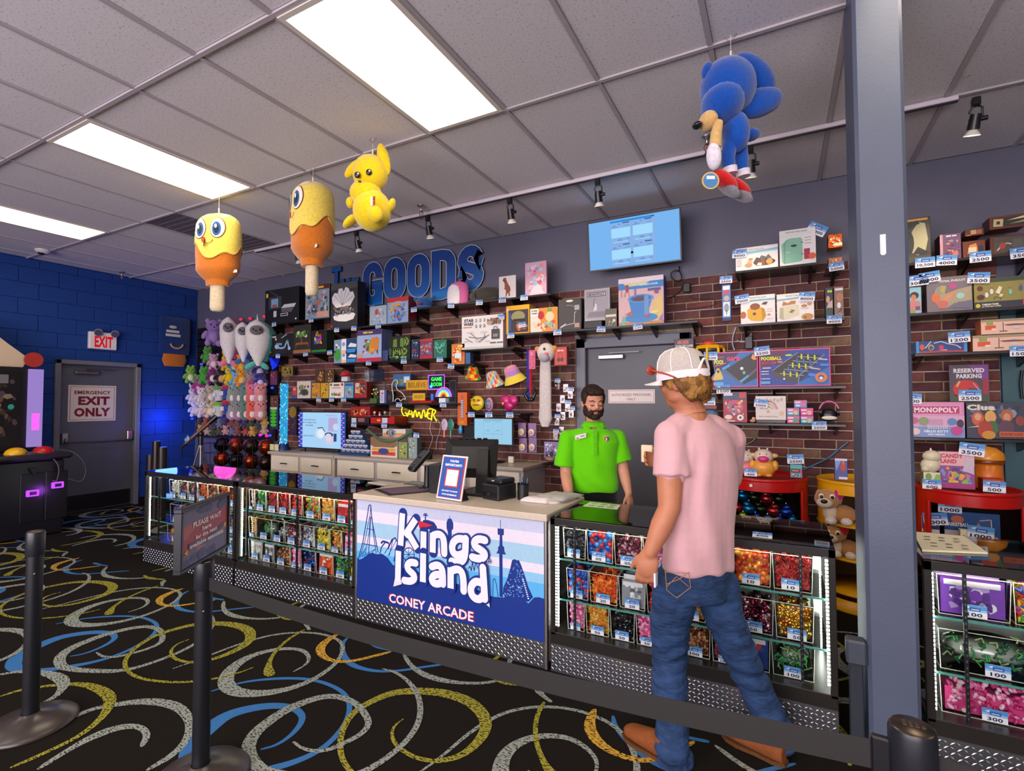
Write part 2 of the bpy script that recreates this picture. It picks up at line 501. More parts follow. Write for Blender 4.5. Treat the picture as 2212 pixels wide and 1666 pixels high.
# ---- floor: black carpet with printed swirls
fl=MB();fl.quad((XL,YB,0),(XR,YB,0),(XR,0,0),(XL,0,0),'#1d1a17','carpet')
def c1(*p):return [(x/2.843,1080+y/2.843) for x,y in p]
def c2(*p):return [(700+x/2.91,1300+y/2.91) for x,y in p]
SW=[
 ('blue',c1((1600,1535),(1700,1510),(1800,1440),(1860,1360),(1850,1310),(1780,1270),(1650,1265),(1500,1290),(1380,1330),(1290,1400),(1200,1480),(1150,1570),(1190,1680),(1400,1715),(1650,1660),(1850,1600),(2000,1520),(2110,1400),(2150,1300),(2140,1220),(2080,1160),(1950,1110),(1800,1095),(1600,1105),(1450,1130),(1290,1180)),.022,.075,10,1),
 ('gray',c1((1800,1490),(1870,1540),(1990,1550),(2110,1500),(2200,1455),(2262,1400),(2262,1345),(2190,1250),(2080,1210),(1990,1210),(1880,1240),(1760,1290),(1640,1370),(1560,1440),(1520,1520),(1540,1600),(1640,1690))+c2((60,1120),(220,1090),(330,1030),(430,960),(520,880),(590,780),(610,680),(590,580),(530,500),(440,440),(365,425)),.025,.055,13,0),
 ('gray',c1((1800,1060),(1890,1010),(1900,960),(1850,920),(1730,915),(1600,940),(1500,980),(1430,1030),(1385,1090),(1390,1150),(1460,1190),(1600,1195),(1760,1170),(1900,1120),(2000,1060),(2080,990),(2115,910),(2080,860),(1980,825),(1850,815),(1720,825),(1600,848),(1420,905),(1220,985),(1060,1040)),.02,.07,9,0),
 ('yellow',c1((1560,1030),(1470,1065),(1360,1095),(1200,1120),(1050,1125),(900,1110),(810,1080),(765,1030),(770,980),(830,910),(940,840),(1060,800),(1200,765),(1340,760),(1450,770),(1530,800),(1545,850),(1500,900),(1400,950),(1300,985),(1200,1000),(1150,1000),(1080,985),(1040,940),(1080,890),(1160,860)),.018,.06,15,0),
 ('yellow',c1((1665,1085),(1645,1050),(1655,990),(1700,920),(1780,850),(1870,800)),.02,.05,1,0),
 ('gold',[(731,1370),(700,1388),(689,1407),(703,1424),(735,1432),(770,1428),(810,1418),(845,1409)],.025,.05,2,0),
 ('blue',[(751,1378),(738,1392),(742,1420),(762,1440),(812,1452),(865,1450),(920,1441),(972,1434)],.02,.035,3,1),
 ('blue',c2((300,270),(380,298),(490,318)),.02,.03,1,1),
 ('gray',c2((500,330),(540,400),(620,460),(750,500),(880,515),(1000,515),(1090,500)),.022,.04,3,0),
 ('yellow',c2((1020,460),(1100,500),(1200,520),(1320,530)),.02,.04,2,0),
 ('gray',c1((380,1370),(550,1290),(700,1260),(900,1235),(1080,1260),(1165,1340),(1165,1450),(1080,1560),(900,1665)),.03,.05,4,0),
 ('gray',c1((870,1520),(912,1440),(850,1390),(720,1400),(560,1460),(400,1550),(230,1660)),.025,.05,4,0),
 ('yellow',c1((0,1210),(140,1165),(330,1140),(500,1130),(620,1165),(690,1225),(640,1330),(500,1450),(250,1570),(60,1650)),.022,.05,5,0),
 ('gray',c1((-60,1090),(80,1058),(200,1055),(330,1075),(400,1120),(370,1190),(290,1240),(180,1290)),.025,.055,4,0),
 ('gray',c2((1330,540),(1370,590),(1430,635)),.02,.035,1,0),
]
def smooth_line(P,it=2):
    P=[Vector(p) for p in P]
    for _ in range(it):
        Q=[P[0]]
        for a,b in zip(P[:-1],P[1:]):Q += [a*.75+b*.25,a*.25+b*.75]
        Q.append(P[-1]);P=Q
    return P
LX,LY=1.735,1.74
lift=[0]
for dy in (2,1,0,-1,-2,-3):
    for dx in (-4,-3,-2,-1,0,1,2):
        for kind,pts,w0,w1,kmax,top in SW:
            G=[atz(u,v,0) for u,v in pts];n0=len(G)
            G=[Vector((g.x+dx*LX+dy*.42,g.y-dy*LY*.93,0)) for g in G]
            if all(g.x<XL or g.x>XR-.1 or g.y>-.02 or g.y<YB for g in G):continue
            L=smooth_line(G);n=len(L);kk=kmax/n0
            lift[0] =(lift[0]+1) % 23;z=.0006+lift[0]*.00005+(0 if top else .0012)
            W_=[]
            for i in range(n):
                t=i/(n-1);e=min(1,min(t,1-t)*9)
                W_.append((w0*(.35+.65*e)+(w1-w0)*math.exp(-((t-kk)/.16)**2))*.56)
            vs=[]
            for i in range(n):
                d=(L[min(i+1,n-1)]-L[max(i-1,0)]).normalized();nn=Vector((-d.y,d.x,0))
                for s in (-1,1):
                    q=L[i]+nn*W_[i]*s
                    vs.append((min(max(q.x,XL),XR),min(max(q.y,YB),0),z))
            fl.add(vs,[(2*i,2*i+1,2*i+3,2*i+2) for i in range(n-1)],'#888','carpet_'+kind)
floor=setstruct(fl.build('floor',loc=(0,0,0)))

# ---- ceiling: backing slab, grid rails and lay-in tiles
ceil=setstruct(MB().box(XL-.2,YB-.2,ZC+.05,XR+.2,.2,ZC+.15,'#777').build('ceiling',loc=(0,0,ZC)))
tile_me={}
LIGHTS=[]
for r,i in ((6,4),(6,0),(6,-4),(6,8),(6,12),(4,4),(4,0),(4,8),(4,-4),(2,0),(2,4),(2,8),(2,12),(4,12)):
    LIGHTS.append((r,i))
DARK={(7,-2)}
nx0=int(math.floor((XL-GX0)/T));nx1=int(math.ceil((XR-GX0)/T))
rt=random.Random(5)
for r in range(1,len(ROWS)):
    y0,y1=ROWS[r-1],ROWS[r]
    for i in range(nx0,nx1):
        xa,xb=max(XL,GX0+i*T),min(XR,GX0+(i+1)*T)
        if xb-xa<.03 or (r,i) in LIGHTS:continue
        g=.012
        key=(round(xb-xa,2),round(y1-y0,2),(r,i) in DARK)
        if key not in tile_me:
            w_,d_=xb-xa-2*g,y1-y0-2*g
            mb=MB()
            if key[2]:
                mb.box(-w_/2,-d_/2,0,w_/2,d_/2,.012,'#6a6064','matte')
                for q in range(14):yy=-d_/2+d_*(q+.5)/14;mb.box(-w_/2+.03,yy-.012,-.003,w_/2-.03,yy+.012,0,'#736a6e','matte')
            else:mb.box(-w_/2,-d_/2,0,w_/2,d_/2,.015,'#cccccc','ceiling_tile',bev=.004)
            o=mb.build('ceiling_tile',local=True);COL.objects.unlink(o);tile_me[key] =o.data;bpy.data.objects.remove(o)
        o=bpy.data.objects.new('ceiling_tile' if not key[2] else 'vent_grille',tile_me[key]);COL.objects.link(o);o.parent=ceil
        o.location=((xa+xb)/2,(y0+y1)/2,rt.uniform(0,.003)+.004)
for i in range(nx0,nx1+1):
    x=GX0+i*T
    if XL<x<XR:
        MB().box(x-.012,YB,ZC-.004,x+.012,-.001,ZC+.03,'#b9b0b3','paint').build('grid_rail',ceil)
for y in ROWS[:-1]:
    MB().box(XL,y-.012,ZC-.006,XR,y+.012,ZC+.03,'#b9b0b3','paint').build('grid_rail',ceil)

# ---- walls
ZB=2.66
wb=setstruct(MB().box(XL-.15,0,0,-1.84,.12,ZC+.06,'#605f70','paint').box(-.74,0,0,XR,.12,ZC+.06,'#605f70','paint')
    .box(-1.84,0,2.14,-.74,.12,ZC+.06,'#605f70','paint').box(-1.84,.1,0,-.74,.12,2.14,'#3c3c42','paint').build('wall_back',loc=(0,0,0)))
# printed brick slat panels: bricks proud of the joints, aluminium grooves
BX0,BX1=-6.45,1.41
bp=MB()
for a,b,z0,z1 in ((BX0,-1.87,0,ZB),(-.71,BX1,0,ZB),(-1.87,-.71,2.17,ZB)):
    bp.box(a,-.012,z0,b,-.0005,z1,'#a08c6c','brick')
bp.build('brick_backing',wb)
BH,BW=.0775,.232
rb=random.Random(11);bricks=[]
bm_={}
def brickmesh(w_,c_):
    k=(round(w_,2),c_)
    if k not in bm_:
        mb=MB();mb.box(-w_/2,-.02,-BH/2+.0055,w_/2,-.010,BH/2-.0055,c_,'brick',bev=.003)
        o=mb.build('brick',local=True);COL.objects.unlink(o);bm_[k] =o.data;bpy.data.objects.remove(o)
    return bm_[k]
BC=['#613432','#6e3b36','#522d30','#72413b','#5c3536','#4c262a','#765847','#663d3b']
nr=int(ZB/BH)
for j in range(nr):
    z=ZB-(j+.5)*BH;off=(j % 2)*BW/2
    x=BX0-off
    while x<BX1:
        a,b=max(BX0,x+.005),min(BX1,x+BW-.005);x += BW
        for s0,s1 in (((a,min(b,-1.875)),(max(a,-.705),b)) if z-BH/2 <2.17 else ((a,b),)):
            if s1-s0>.03:bricks.append((s0,s1,z,BC[rb.randrange(8)]))
def bscore(q):
    x,z=(q[0]+q[1])/2,q[2]
    if z<.8:return -5
    if x>-.75:return 10+z*.1
    if -3.9 <x<-1.8 and 1.7 <z<2.35:return 8
    if -4.1 <x<-1.8 and .9 <z<1.7:return 7
    return x
bricks.sort(key=lambda q:-bscore(q))
for s0,s1,z,c_ in bricks[:296]:
    o=bpy.data.objects.new('brick',brickmesh(s1-s0,c_));COL.objects.link(o);o.parent=wb;o.location=((s0+s1)/2,0,z)
mb=MB()
for s0,s1,z,c_ in bricks[296:]:mb.box(s0,-.02,z-BH/2+.0055,s1,-.010,z+BH/2-.0055,c_,'brick')
mb.build('brick',wb,kind='stuff')
for j in range(2,nr+1,2):
    z=ZB-j*BH
    for a,b in ((BX0,-1.875),(-.705,BX1)) if z<2.17 else ((BX0,BX1),):
        MB().box(a,-.024,z-.0028,b,-.012,z+.0028,'#b8aca4','gloss').build('groove_strip',wb)

# blue painted concrete block wall
wl=setstruct(MB().box(XL-.15,-1.84,2.09,XL-.012,-.84,ZC+.06,'#073478','concrete').box(XL-.15,YB,0,XL-.012,-1.84,ZC+.06,'#073478','concrete')
    .box(XL-.15,-.84,0,XL-.012,0,ZC+.06,'#073478','concrete').build('wall_left',loc=(XL,0,0)))
cm={}
rb=random.Random(3)
j=0;z=0.0
while z<ZC-.01:
    h_=min(.203,ZC-z);y=0-(j % 2)*.203+.001
    while y>-4.4:
        a,b=max(y-.406,-4.4),min(y,-.0)
        spans=[(a,b)]
        if z+h_/2 <2.09:
            spans=[s for s in ((a,min(b,-1.85)),(max(a,-.83),b)) if s[1]-s[0] >.03]
        for s0,s1 in spans:
            k=(round(s1-s0,2),round(h_,2))
            if k not in cm:
                mb=MB();w_=s1-s0
                mb.box(-.012,-w_/2+.0025,-h_/2+.002,.0,w_/2-.0025,h_/2-.002,'#083a86','concrete',bev=.0035)
                o=mb.build('block',local=True);COL.objects.unlink(o);cm[k] =o.data;bpy.data.objects.remove(o)
            o=bpy.data.objects.new('block',cm[k]);COL.objects.link(o);o.parent=wl;o.location=(0,(s0+s1)/2,z+h_/2)
        y -= .406
    z += .203;j += 1
MB().box(XL-.012,YB,0,XL,-4.4,ZC,'#073478','concrete').build('wall_panel',wl)
setstruct(MB().box(XR,YB,0,XR+.1,0,ZC+.06,'#56606a','paint').build('wall_right',loc=(XR,0,0)))
wf=MB()
wf.box(XL,YB-.1,0,XR,YB,.35,'#605f70','paint').box(XL,YB-.1,3.0,XR,YB,ZC+.06,'#605f70','paint')
wf.box(XL,YB-.1,.35,-6.1,YB,3.0,'#605f70','paint').box(2.9,YB-.1,.35,XR,YB,3.0,'#605f70','paint')
wf=setstruct(wf.build('wall_front',loc=(0,YB,0)))
win=MB()
for i in range(7):
    x=-6.1+i*1.5;win.box(x-.03,YB-.08,.35,x+.03,YB-.02,3.0,'#30343a','metal')
win.box(-6.1,YB-.08,.35,2.9,YB-.02,.41,'#30343a','metal').box(-6.1,YB-.08,2.94,2.9,YB-.02,3.0,'#30343a','metal')
win=setstruct(win.build('added_window_1',loc=(-1.6,YB,.35)))  # unseen windows, added to carry the fill light
MB().quad((-6.1,YB-.05,.4),(2.9,YB-.05,.4),(2.9,YB-.05,2.95),(-6.1,YB-.05,2.95),'#fff','glass').build('pane',win)
for nm,(a,b,c,d) in (('baseboard_left',(XL+.001,-.83,XL+.012,-.001)),('baseboard_left',(XL+.001,-4.4,XL+.012,-1.85)),('baseboard_back',(XL+.012,-.012,BX0,-.001))):
    setstruct(MB().box(a,b,0,c,d,.1,'#17171a','plastic').build(nm))
# grey-teal stretch of wall beyond the brick panels, coloured light put into its tone
setstruct(MB().box(1.42,-.03,0,XR,-.001,2.38,'#2f5a62','paint').build('trim_1',loc=(1.42,0,0)))

# ---- door 1 in the blue wall
d1=setstruct(MB().box(XL-.13,-1.85,0,XL+.03,-1.785,2.09,'#74757c','paint',.006).box(XL-.13,-.895,0,XL+.03,-.83,2.09,'#74757c','paint',.006)
    .box(XL-.13,-1.85,2.03,XL+.03,-.83,2.09,'#74757c','paint',.006).build('door_1',loc=(XL,-1.34,0)))
MB().box(XL-.1,-1.783,.02,XL-.045,-.897,2.028,'#5d5f67','paint',.003).build('door_leaf',d1)
MB().box(XL-.046,-1.77,.03,XL-.041,-.91,.24,'#17171a','plastic').build('kick_plate',d1)
MB().box(XL-.12,-1.78,0,XL+.05,-.9,.018,'#5b5449','metal').build('sill',d1)
pb=MB();pb.tube([(XL+.03,-1.72,.98),(XL+.035,-1.3,.96),(XL+.03,-.95,.97)],.012,'#8d8a86','metal')
for y in (-1.72,-.95):
    pb.box(XL-.045,y-.035,.96,XL+.01,y+.035,1.1,'#c5bfb4','metal',.008);pb.cyl((XL-.01,y,1.03),(XL+.04,y,.97),.018,.014,'#7f7c78','metal')
pb.build('panic_bar',d1)
cl=MB();cl.box(XL-.045,-1.62,1.9,XL+.005,-1.35,1.95,'#9c8f80','metal',.008).box(XL+.0,-1.5,1.965,XL+.012,-1.17,1.98,'#77706a','metal').cyl((XL-.02,-1.48,1.93),(XL+.006,-1.48,1.98),.012,.012,'#77706a','metal')
cl.build('door_closer',d1)
def sign(name,label,O,X,Y,w,h,t,items,edge='#d8cfc0',mat='card',cat='sign'):
    O=Vector(O);N=Vector(X).cross(Vector(Y));mb=MB()
    mb.prism([O,O+X*w,O+X*w+Y*h,O+Y*h],-N*t,edge,mat)
    art(mb,O+N*.0004,X,Y,w,h,items,mat)
    return mb.build(name,label=label,cat=cat)
MY=Vector((0,1,0))
sign('door_sign','cream sign with dark red EMERGENCY EXIT ONLY lettering on the grey door',(XL-.043,-1.68,1.25),MY,ZV,.56,.50,.004,
     [('r',0,0,1,1,'#e6d9c4'),('r',.035,.04,.965,.96,'#8a2a30'),('r',.045,.05,.955,.95,'#e6d9c4'),('t','EMERGENCY',.5,.80,.10,'#7d1522',.76,.03),
      ('t','EXIT',.53,.57,.24,'#7d1522',.66,.05),('t','ONLY',.5,.25,.25,'#7d1522',.76,.05)],'#d8cfc0')
# exit light on the blue wall
ex=thing('exit_sign','white EXIT light with two round lamp heads on the blue wall above the grey door','exit sign',(XL,-1.32,2.26))
mb=MB();mb.box(XL+.002,-1.5,2.26,XL+.06,-1.17,2.5,'#e4dfd8','plastic',.008)
art(mb,(XL+.0605,-1.5,2.26),MY,ZV,.33,.24,[('r',.02,.04,.98,.96,'#ece6e2')])
mb.text('EXIT',(XL+.0615,-1.33,2.365),MY,ZV,.16,'#c41420','screen',w=.22,bold=.04);mb.build('housing',ex)
for y in (-1.42,-1.22):
    m2=MB();m2.cyl((XL+.06,y,2.50),(XL+.11,y,2.485),.03,.052,'#cfc9c4','plastic',16);m2.cyl((XL+.11,y,2.485),(XL+.115,y,2.484),.047,.045,'#8d8c90','metal',16)
    m2.cyl((XL+.03,y,2.5),(XL+.03,y,2.5),.01,.01,'#ccc','plastic');m2.build('lamp_head',ex)

# ---- door 2 in the back wall
d2=setstruct(MB().box(-1.85,-.05,0,-1.75,.1,2.15,'#6d6f7a','paint',.006).box(-.83,-.05,0,-.73,.1,2.15,'#6d6f7a','paint',.006)
    .box(-1.85,-.05,2.05,-.73,.1,2.15,'#6d6f7a','paint',.006).build('door_2',loc=(-1.29,0,0)))
MB().box(-1.748,.015,.01,-.832,.06,2.048,'#55565e','paint',.003).build('door_leaf',d2)
MB().box(-1.62,-.04,1.93,-1.36,.015,1.975,'#8d8f95','metal',.006).box(-1.5,-.06,1.985,-1.2,-.045,1.995,'#55565a','metal').build('door_closer',d2)
sign('door_sign','small cream AUTHORIZED PERSONNEL ONLY plate on the dark grey door',(-1.53,.012,1.49),XV,ZV,.46,.135,.004,
     [('r',0,0,1,1,'#e4d8d2'),('r',.02,.07,.98,.93,'#8a4a55'),('r',.027,.10,.973,.90,'#e4d8d2'),('t','AUTHORIZED PERSONNEL',.5,.62,.19,'#8a3040',.86,.01),('t','ONLY',.5,.30,.19,'#8a3040',.19,.01)])
MB().cyl((-.9,.0,1.0),(-.9,-.05,1.0),.028,.028,'#999','metal').build('door_knob',d2)

# ---- steel column
colm=MB();cx0,cx1,cy0,cy1=.30,.475,-2.36,-2.04
colm.box(cx0,cy0,0,cx1,cy1,ZC+.04,'#4c5468','paint',.014)
colm=colm.build('steel_column',label='square blue-grey painted steel column running from floor to ceiling',cat='column')
mb=MB();mb.box(.378,cy0-.002,2.12,.398,cy0-.0005,2.2,'#e9e2dc','card',.0005);mb.cyl((.388,cy0-.0021,2.122),(.388,cy0-.0004,2.122),.01,.01,'#e9e2dc','card',12)
mb.build('white_sticker',colm)
mb=MB();mb.box(.225,-2.37,.40,.297,-2.30,.50,'#3f4650','plastic',.008).box(.235,-2.345,0.002,.285,-2.31,.40,'#2c3038','plastic',.004)
mb.build('power_box',label='small grey electrical box on a post beside the steel column',cat='electrical box')

# ---- ceiling fittings
for n_,(r,i) in enumerate(LIGHTS):
    xa,xb,y0,y1=GX0+i*T,GX0+(i+1)*T,ROWS[r-1],ROWS[r]
    if xb>XR or xa<XL:continue
    lab={(6,4):'big lit ceiling panel nearest the column, top centre',(6,0):'middle one of the three lit ceiling panels',(6,-4):'leftmost lit ceiling panel, above the blue wall'}.get((r,i),'lit ceiling panel out of view, %s of those behind and beside the photographer' % ['first','second','third','fourth','fifth','sixth','seventh','eighth','ninth','tenth','eleventh','twelfth','last','final'][n_])
    t=thing('ceiling_light',lab,'ceiling light',((xa+xb)/2,(y0+y1)/2,ZC-.01),group=None if r == 6 and i<5 else 'ceiling panels out of view')
    if r == 6 and i<5:pass
    mb=MB();f=.028
    for a,b,c,d in ((xa+.013,y0+.013,xb-.013,y0+f+.013),(xa+.013,y1-f-.013,xb-.013,y1-.013),(xa+.013,y0+f+.013,xa+f+.013,y1-f-.013),(xb-f-.013,y0+f+.013,xb-.013,y1-f-.013)):
        mb.box(a,b,ZC-.012,c,d,ZC+.03,'#e8dfd4','paint')
    mb.build('frame',t)
    mb=MB();mb.quad((xa+.04,y0+.04,ZC+.004),(xa+.04,y1-.04,ZC+.004),(xb-.04,y1-.04,ZC+.004),(xb-.04,y0+.04,ZC+.004),'#fff','diffuser');mb.build('diffuser',t)

tr=MB();tr.box(-5.6,-1.03,ZC-.035,.98,-.985,ZC-.006,'#d9ced4','paint',.004);tr.box(-5.6,-1.022,ZC-.04,.98,-.993,ZC-.034,'#3a3438','plastic')
trk=tr.build('lighting_track',label='long pale lighting track under the ceiling carrying black spotlights',cat='lighting track')
SPOTS=[(640,545,1),(770,503,0),(924,470,1),(1101,432,2),(1291,392,0),(1621,322,2),(2108,215,3)]
for k,(u,v,lit) in enumerate(SPOTS):
    x=at(u,v,-1.007).x
    where=['behind the second ice pop plush','below the yellow plush','beside the sprinkler at centre','third right of the yellow plush','in front of the wall television','behind the blue plush feet','glowing right of the steel column'][k]
    t=thing('track_spotlight','black track spotlight '+where,'spotlight',(x,-1.007,ZC-.04))
    z=ZC-.04;s=1.0
    mb=MB();mb.box(x-.02,-1.027,z-.05,x+.02,-.987,z,'#141316','plastic',.004);mb.build('track_adapter',t)
    mb=MB();mb.tube([(x-.015,-1.007,z-.05),(x-.03,-1.0,z-.08),(x-.012,-.995,z-.1),(x-.03,-.99,z-.125)],.006,'#141316','plastic',6)
    mb.tube([(x+.012,-1.007,z-.05),(x+.03,-1.0,z-.06),(x+.032,-.99,z-.12)],.006,'#141316','plastic',6);mb.cyl((x+.02,-.99,z-.125),(x+.055,-.99,z-.125),.014,.014,'#141316','plastic');mb.build('yoke',t)
    p0=Vector((x,-1.0,z-.095));dr=Vector((-.10 if lit == 3 else -.02,.35,-1)).normalized();p1=p0+dr*.085
    MB().cyl(p0,p1,.026,.032,'#17161a','plastic',14).build('lamp_body',t)
    mb=MB();mb.cyl(p1,p1+dr*.035,.02,.043,'#f3efe6' if lit != 3 else '#e9e2d4','gloss',16,caps=False);mb.build('reflector',t)
    if lit >= 1:
        MB().cyl(p1+dr*.031,p1+dr*.034,.036,.036,'#ffd9a0' if lit>1 else '#fff2dc','glow' if lit<3 else 'lamp',14).build('lens',t)
        l=bpy.data.lights.new('spot','SPOT');l.energy=26 if lit>1 else 14;l.color=(1,.84,.62);l.spot_size=math.radians(62);l.spot_blend=.8;l.shadow_soft_size=.03
        o=bpy.data.objects.new('spot',l);COL.objects.link(o);o.parent=t;o.location=p1+dr*.05-wloc(t)
        o.rotation_euler=Vector((dr.x*.4,.75,-1)).to_track_quat('-Z','Y').to_euler()
def sprinkler(u,v,y,lab):
    p=at(u,v,y);x=p.x;y=p.y
    t=thing('sprinkler',lab,'sprinkler',(x,y,ZC))
    mb=MB();mb.lathe([(.04,0),(.038,-.006),(.012,-.02),(.011,-.05)],(x,y,ZC+.002),'#b9b6b4','metal',16);mb.build('escutcheon',t)
    mb=MB();mb.tube([(x-.012,y,ZC-.045),(x-.022,y,ZC-.07),(x-.008,y,ZC-.1)],.0035,'#8e8a86','metal',6);mb.tube([(x+.012,y,ZC-.045),(x+.022,y,ZC-.07),(x+.008,y,ZC-.1)],.0035,'#8e8a86','metal',6)
    mb.cyl((x,y,ZC-.1),(x,y,ZC-.115),.008,.02,'#8e8a86','metal',12).cyl((x,y,ZC-.05),(x,y,ZC-.09),.003,.003,'#c03030','gloss',6);mb.build('head',t)
sprinkler(910,437,-1.15,'chrome ceiling sprinkler left of centre beside the track')
sprinkler(1527,290,-1.2,'chrome ceiling sprinkler behind the blue plush')
sprinkler(645,548,-.75,'small ceiling sprinkler behind the second ice pop plush')
p=atz(263,588,ZC);sprinkler(263,588,p.y,'small sprinkler in the ceiling near the blue wall')
p=atz(93,540,ZC)
t=thing('security_camera','white dome security camera on the ceiling near the blue wall','camera',(p.x,p.y,ZC))
MB().lathe([(0,-.05),(.05,-.045),(.075,-.02),(.08,0)],(p.x,p.y,ZC),'#d8d2d4','gloss',20).build('dome_housing',t)
MB().sph((p.x-.0+.01,p.y-.02,ZC-.045),(.035,.035,.022),'#18181c','gloss').build('lens',t)

# ---- THE GOODS lettering
def goodsmat():
    m,nt,b=newmat('goods');g=nt.nodes.new('ShaderNodeNewGeometry');sp=nt.nodes.new('ShaderNodeSeparateXYZ');nt.links.new(g.outputs['Position'],sp.inputs[0])
    a=nt.nodes.new('ShaderNodeMath');a.operation='MULTIPLY_ADD';a.inputs[1].default_value=-.05;nt.links.new(sp.outputs['X'],a.inputs[0]);nt.links.new(sp.outputs['Z'],a.inputs[2])
    mr=nt.nodes.new('ShaderNodeMapRange');mr.inputs['From Min'].default_value=2.75;mr.inputs['From Max'].default_value=3.35;nt.links.new(a.outputs[0],mr.inputs['Value'])
    cr=nt.nodes.new('ShaderNodeValToRGB');e=cr.color_ramp.elements;e[0].position=0;e[0].color=(*rgb('#2a9ade'),1);e[1].position=1;e[1].color=(*rgb('#1a3f88'),1)
    for ps,c in ((.42,'#1f74c4'),(.46,'#1a5cab')):q=e.new(ps);q.color=(*rgb(c),1)
    nt.links.new(mr.outputs[0],cr.inputs[0]);nt.links.new(cr.outputs[0],b.inputs['Base Color']);b.inputs['Roughness'].default_value=.35;MATS['goods'] =m
goodsmat()
sg=thing('wall_sign','big blue raised GOODS lettering with thin white outline high on the grey wall','sign',(-3.1,-.01,2.7))
def ribbon(mb,pts,w_,y,d,col,mat,closed=False,side=None):
    # flat stroke with mitred joints, extruded toward the room
    P=[Vector((q[0],0,q[1])) for q in pts];n=len(P);L=[];R2=[]
    for i in range(n):
        a=P[i-1] if (i or closed) else P[i];b=P[(i+1) % n] if (i<n-1 or closed) else P[i]
        t0=(P[i]-a);t1=(b-P[i]);t0=t0.normalized() if t0.length>1e-6 else t1.normalized();t1=t1.normalized() if t1.length>1e-6 else t0
        t=(t0+t1).normalized();m_=Vector((-t.z,0,t.x));k=1/max(.5,m_.dot(Vector((-t0.z,0,t0.x))));L.append(P[i]+m_*w_*.5*k);R2.append(P[i]-m_*w_*.5*k)
    v=[Vector((q.x,y,q.z)) for q in L+R2]+[Vector((q.x,y+d,q.z)) for q in L+R2];f=[];g=[]
    for i in range(n if closed else n-1):
        j=(i+1) % n;f.append((i,j,n+j,n+i));g += [(i,2*n+i,2*n+j,j),(n+i,n+j,3*n+j,3*n+i)]
    if not closed:g += [(0,n,3*n,2*n),(n-1,3*n-1,4*n-1,2*n-1)]
    mb.add(v,f,col,mat);mb.add(v,g,side or col,'card')
def letter(ch,u0,u1,v0,v1,name='letter',y=-.035):
    a=at(u0,(v0+v1)/2,y);b=at(u1,(v0+v1)/2,y);zt_=at((u0+u1)/2,v0,y).z;zb_=at((u0+u1)/2,v1,y).z;w_=b.x-a.x;h_=zt_-zb_
    s=w_*.36 if name == 'letter' else w_*.3;x0,x1,z0,z1=a.x+s/2,b.x-s/2,zb_+s/2,zt_-s/2;c=(x1-x0)*.5;q=c*.30
    def arc(cx,cz,a0,a1,rx=None,rz=None,n=8):rx=rx or c;rz=rz or c*1.1;return [(cx+rx*math.cos(math.radians(a0+(a1-a0)*i/n)),cz+rz*math.sin(math.radians(a0+(a1-a0)*i/n))) for i in range(n+1)]
    mx=(x0+x1)/2;k=c*1.1;mz=(z0+z1)/2
    if ch == 'O':S_=[(arc(mx,z1-k,0,180)+arc(mx,z0+k,180,360),True)]
    elif ch == 'D':S_=[([(x0,z0),(x0,z1)]+[(mx-c*.2,z1)]+arc(mx,z1-k,60,0)+arc(mx,z0+k,0,-60)+[(mx-c*.2,z0)],True)]
    elif ch == 'G':S_=[([(x1,z1-(z1-z0)*.3)]+arc(mx,z1-k,0,180)+arc(mx,z0+k,180,330)+[(x1,z0+k*1.2),(x1,mz-(z1-z0)*.04),(mx-c*.1,mz-(z1-z0)*.04)],False),([(x1,z0-s/2),(x1,mz)],False)]
    elif ch == 'S':S_=[([(x1,z1-(z1-z0)*.26)]+arc(mx,z1-k,0,180)+[(x0+c*.15,mz+(z1-z0)*.10),(x1-c*.15,mz-(z1-z0)*.10)]+arc(mx,z0+k,0,-180)+[(x0,z0+(z1-z0)*.26)],False)]
    elif ch == 'T':S_=[([(mx,zb_),(mx,zt_)],False),([(a.x,z1),(b.x,z1)],False)]
    elif ch == 'H':S_=[([(x0,zb_),(x0,zt_)],False),([(x1,zb_),(x1,zt_)],False),([(x0,mz),(x1,mz)],False)]
    else:S_=[([(x1+s/2,z1),(x0,z1),(x0,z0),(x1+s/2,z0)],False),([(x0,mz),(x1,mz)],False)]
    mb=MB();big=name == 'letter'
    for pts,cl in S_:ribbon(mb,pts,s+.016,y,.016,'#c8d0dc' if big else '#141c30','card',cl,'#141820')
    for i,(pts,cl) in enumerate(S_):ribbon(mb,pts,s,y-.0015-.0004*i,.001,'#1f4f94','goods' if big else 'gloss',cl)
    return mb.build(name,sg)
for ch,a,b,v0,v1 in (('G',784,826,567,660),('O',829,876,557,648),('O',880,928,549,642),('D',932,984,539,646),('S',989,1044,530,628)):letter(ch,a,b,v0,v1)
for ch,a,b,v0,v1 in (('T',716,737,578,632),('H',737,756,601,645),('E',759,775,601,645)):letter(ch,a,b,v0,v1,'small_letter')
# ================================================================ COUNTER LINE
CF0,CB0=-2.285,-1.745     # front and back of the counters
CT=.855
def plate(x0,x1,nm,lab):
    # diamond tread kick plate: raised lozenges in alternating directions
    mb=MB();mb.box(x0,CF0-.004,0.001,x1,CF0+.012,.15,'#9a9ca2','metal')
    sx,sz=.0215,.0195;i=0
    n=int((x1-x0)/sx)
    for i in range(n):
        for j in range(7):
            x=x0+(i+.5)*sx;z=.008+(j+.5)*sz;s=1 if (i+j) % 2 else -1
            dx,dz=.0085*s,.0068
            mb.add([(x-dx,CF0-.004,z-dz),(x-.002*s,CF0-.004,z+.003),(x+dx,CF0-.004,z+dz),(x+.002*s,CF0-.004,z-.003),(x,CF0-.0062,z)],
                   [(0,4,1),(1,4,2),(2,4,3),(3,4,0)],'#c9cacf','metal')
    return mb
BLK='#23201e'
SHZ=[.385,.61]
CASES={}
